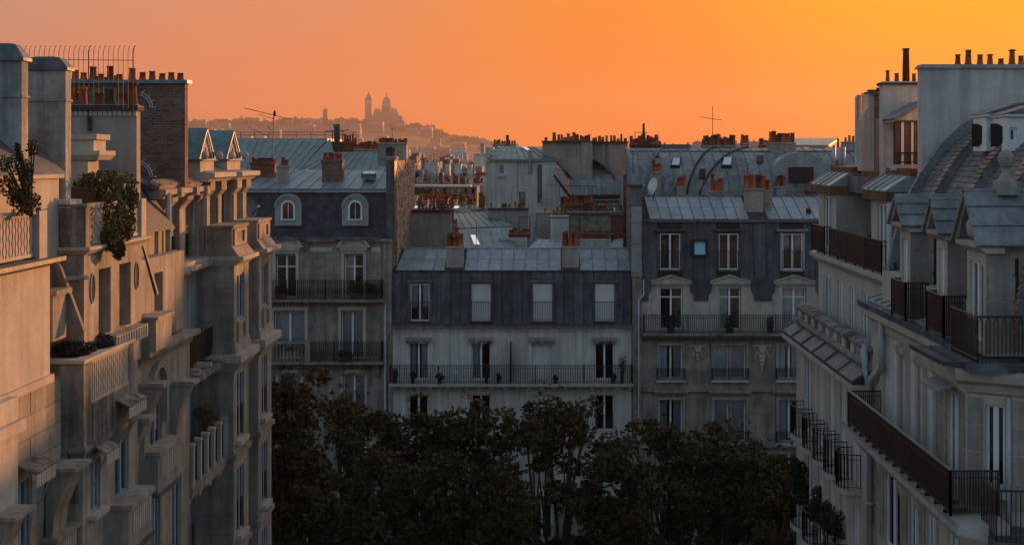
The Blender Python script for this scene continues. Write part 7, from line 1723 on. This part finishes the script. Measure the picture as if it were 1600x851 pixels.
aerial('small aerial on the hazy white terrace', 693, 262, 246, 135, (686, 247, 706, 249), 4)
aerial('crooked small aerial stuck on the curved roof by the flue guard', 1168, 285, 261, 79, (1160, 267, 1180, 275), 3)
aerial('small broken aerial on the pipe between the right houses', 1398, 436, 410, 33.0, (1390, 421, 1407, 426), 2, extra=[(1396, 412, 1405, 420)])
def bird():
    Y = 70.5; x, y, z = P(429, 178, Y)
    q = MB(); q.lathe(0, 0, [(.0, 0)], 3) if False else None
    v = [(0, -.16), (.05, -.1), (.085, -.02), (.07, .06), (.045, .1), (.055, .13), (.04, .17), (.0, .19)]
    q.lathe(x, y, [(max(r, .004), z+h) for h_, r, h in [(0, r, h) for r, h in v]], 8)
    q.tube([(x-.02, y, z-.1), (x-.06, y, z-.26)], .035, 5, r1=.015); q.tube([(x+.03, y, z+.14), (x+.11, y, z+.13)], .014, 4, r1=.003)
    tag(q.build('bird', 'feather'), 'black bird perched on top of the tall left aerial', 'bird')
bird()
def dish(lab, px, py, Y, r, az, m, arm=True):
    b = thing('satellite_dish', lab, 'satellite dish', P(px, py+r*F/Y*1.3, Y)); c = Vector(P(px, py, Y)); n = Vector((math.sin(az), -math.cos(az), .25)).normalized(); a = n.cross(Vector((0,0,1))).normalized(); u = a.cross(n)
    q = MB(); k = 20; q.v.append(tuple(c-n*r*.25))
    for rr, d in ((.5, .19), (1, 0), (1.03, -.01)):
        for j in range(k): t = 2*math.pi*j/k; q.v.append(tuple(c+(a*math.cos(t)*.92+u*math.sin(t))*r*rr-n*r*d))
    for j in range(k): q.f.append([0, 1+j, 1+(j+1) % k])
    for l in range(2):
        for j in range(k): q.f.append([1+l*k+j, 1+(l+1)*k+j, 1+(l+1)*k+(j+1) % k, 1+l*k+(j+1) % k])
    q.build('reflector', m, b, True)
    MB().tube([tuple(c-u*r*.9), tuple(c+n*r*1.1-u*r*.2)], .015, 5).build('arm', 'iron', b); MB().tube([tuple(c+n*r*1.05-u*r*.22), tuple(c+n*r*1.25-u*r*.15)], .05, 6).build('receiver', 'pvc', b)
    MB().tube([tuple(c-n*r*.25), tuple(c-n*r*.45-u*r*.2), tuple(c-n*r*.45-u*r*1.6)], .03, 6).build('bracket', 'iron', b)
dish('round white dish on the edge of the right zinc roof', 1019.5, 291, 68.6, .47, -1.1, 'whitepaint')
dish('large grey dish seen edge-on beside the left gabled pavilion', 389, 324, 45.5, .40, 1.0, 'zincdark')
def toy():
    b = thing('garden_figure', 'small pale blue pot figure standing on the long white balcony floor', 'figure', P(712, 594, 67.5)); x, y, z = P(712, 595, 67.5)
    MB().lathe(x, y, [(.1, z), (.13, z+.08), (.08, z+.2), (.1, z+.3), (.06, z+.36)], 8).build('body', BLUE, b, True); MB().lathe(x+.03, y, [(.02, z+.34), (.09, z+.4), (.09, z+.47), (.03, z+.54)], 8).build('head', 'whitepaint', b, True)
toy()
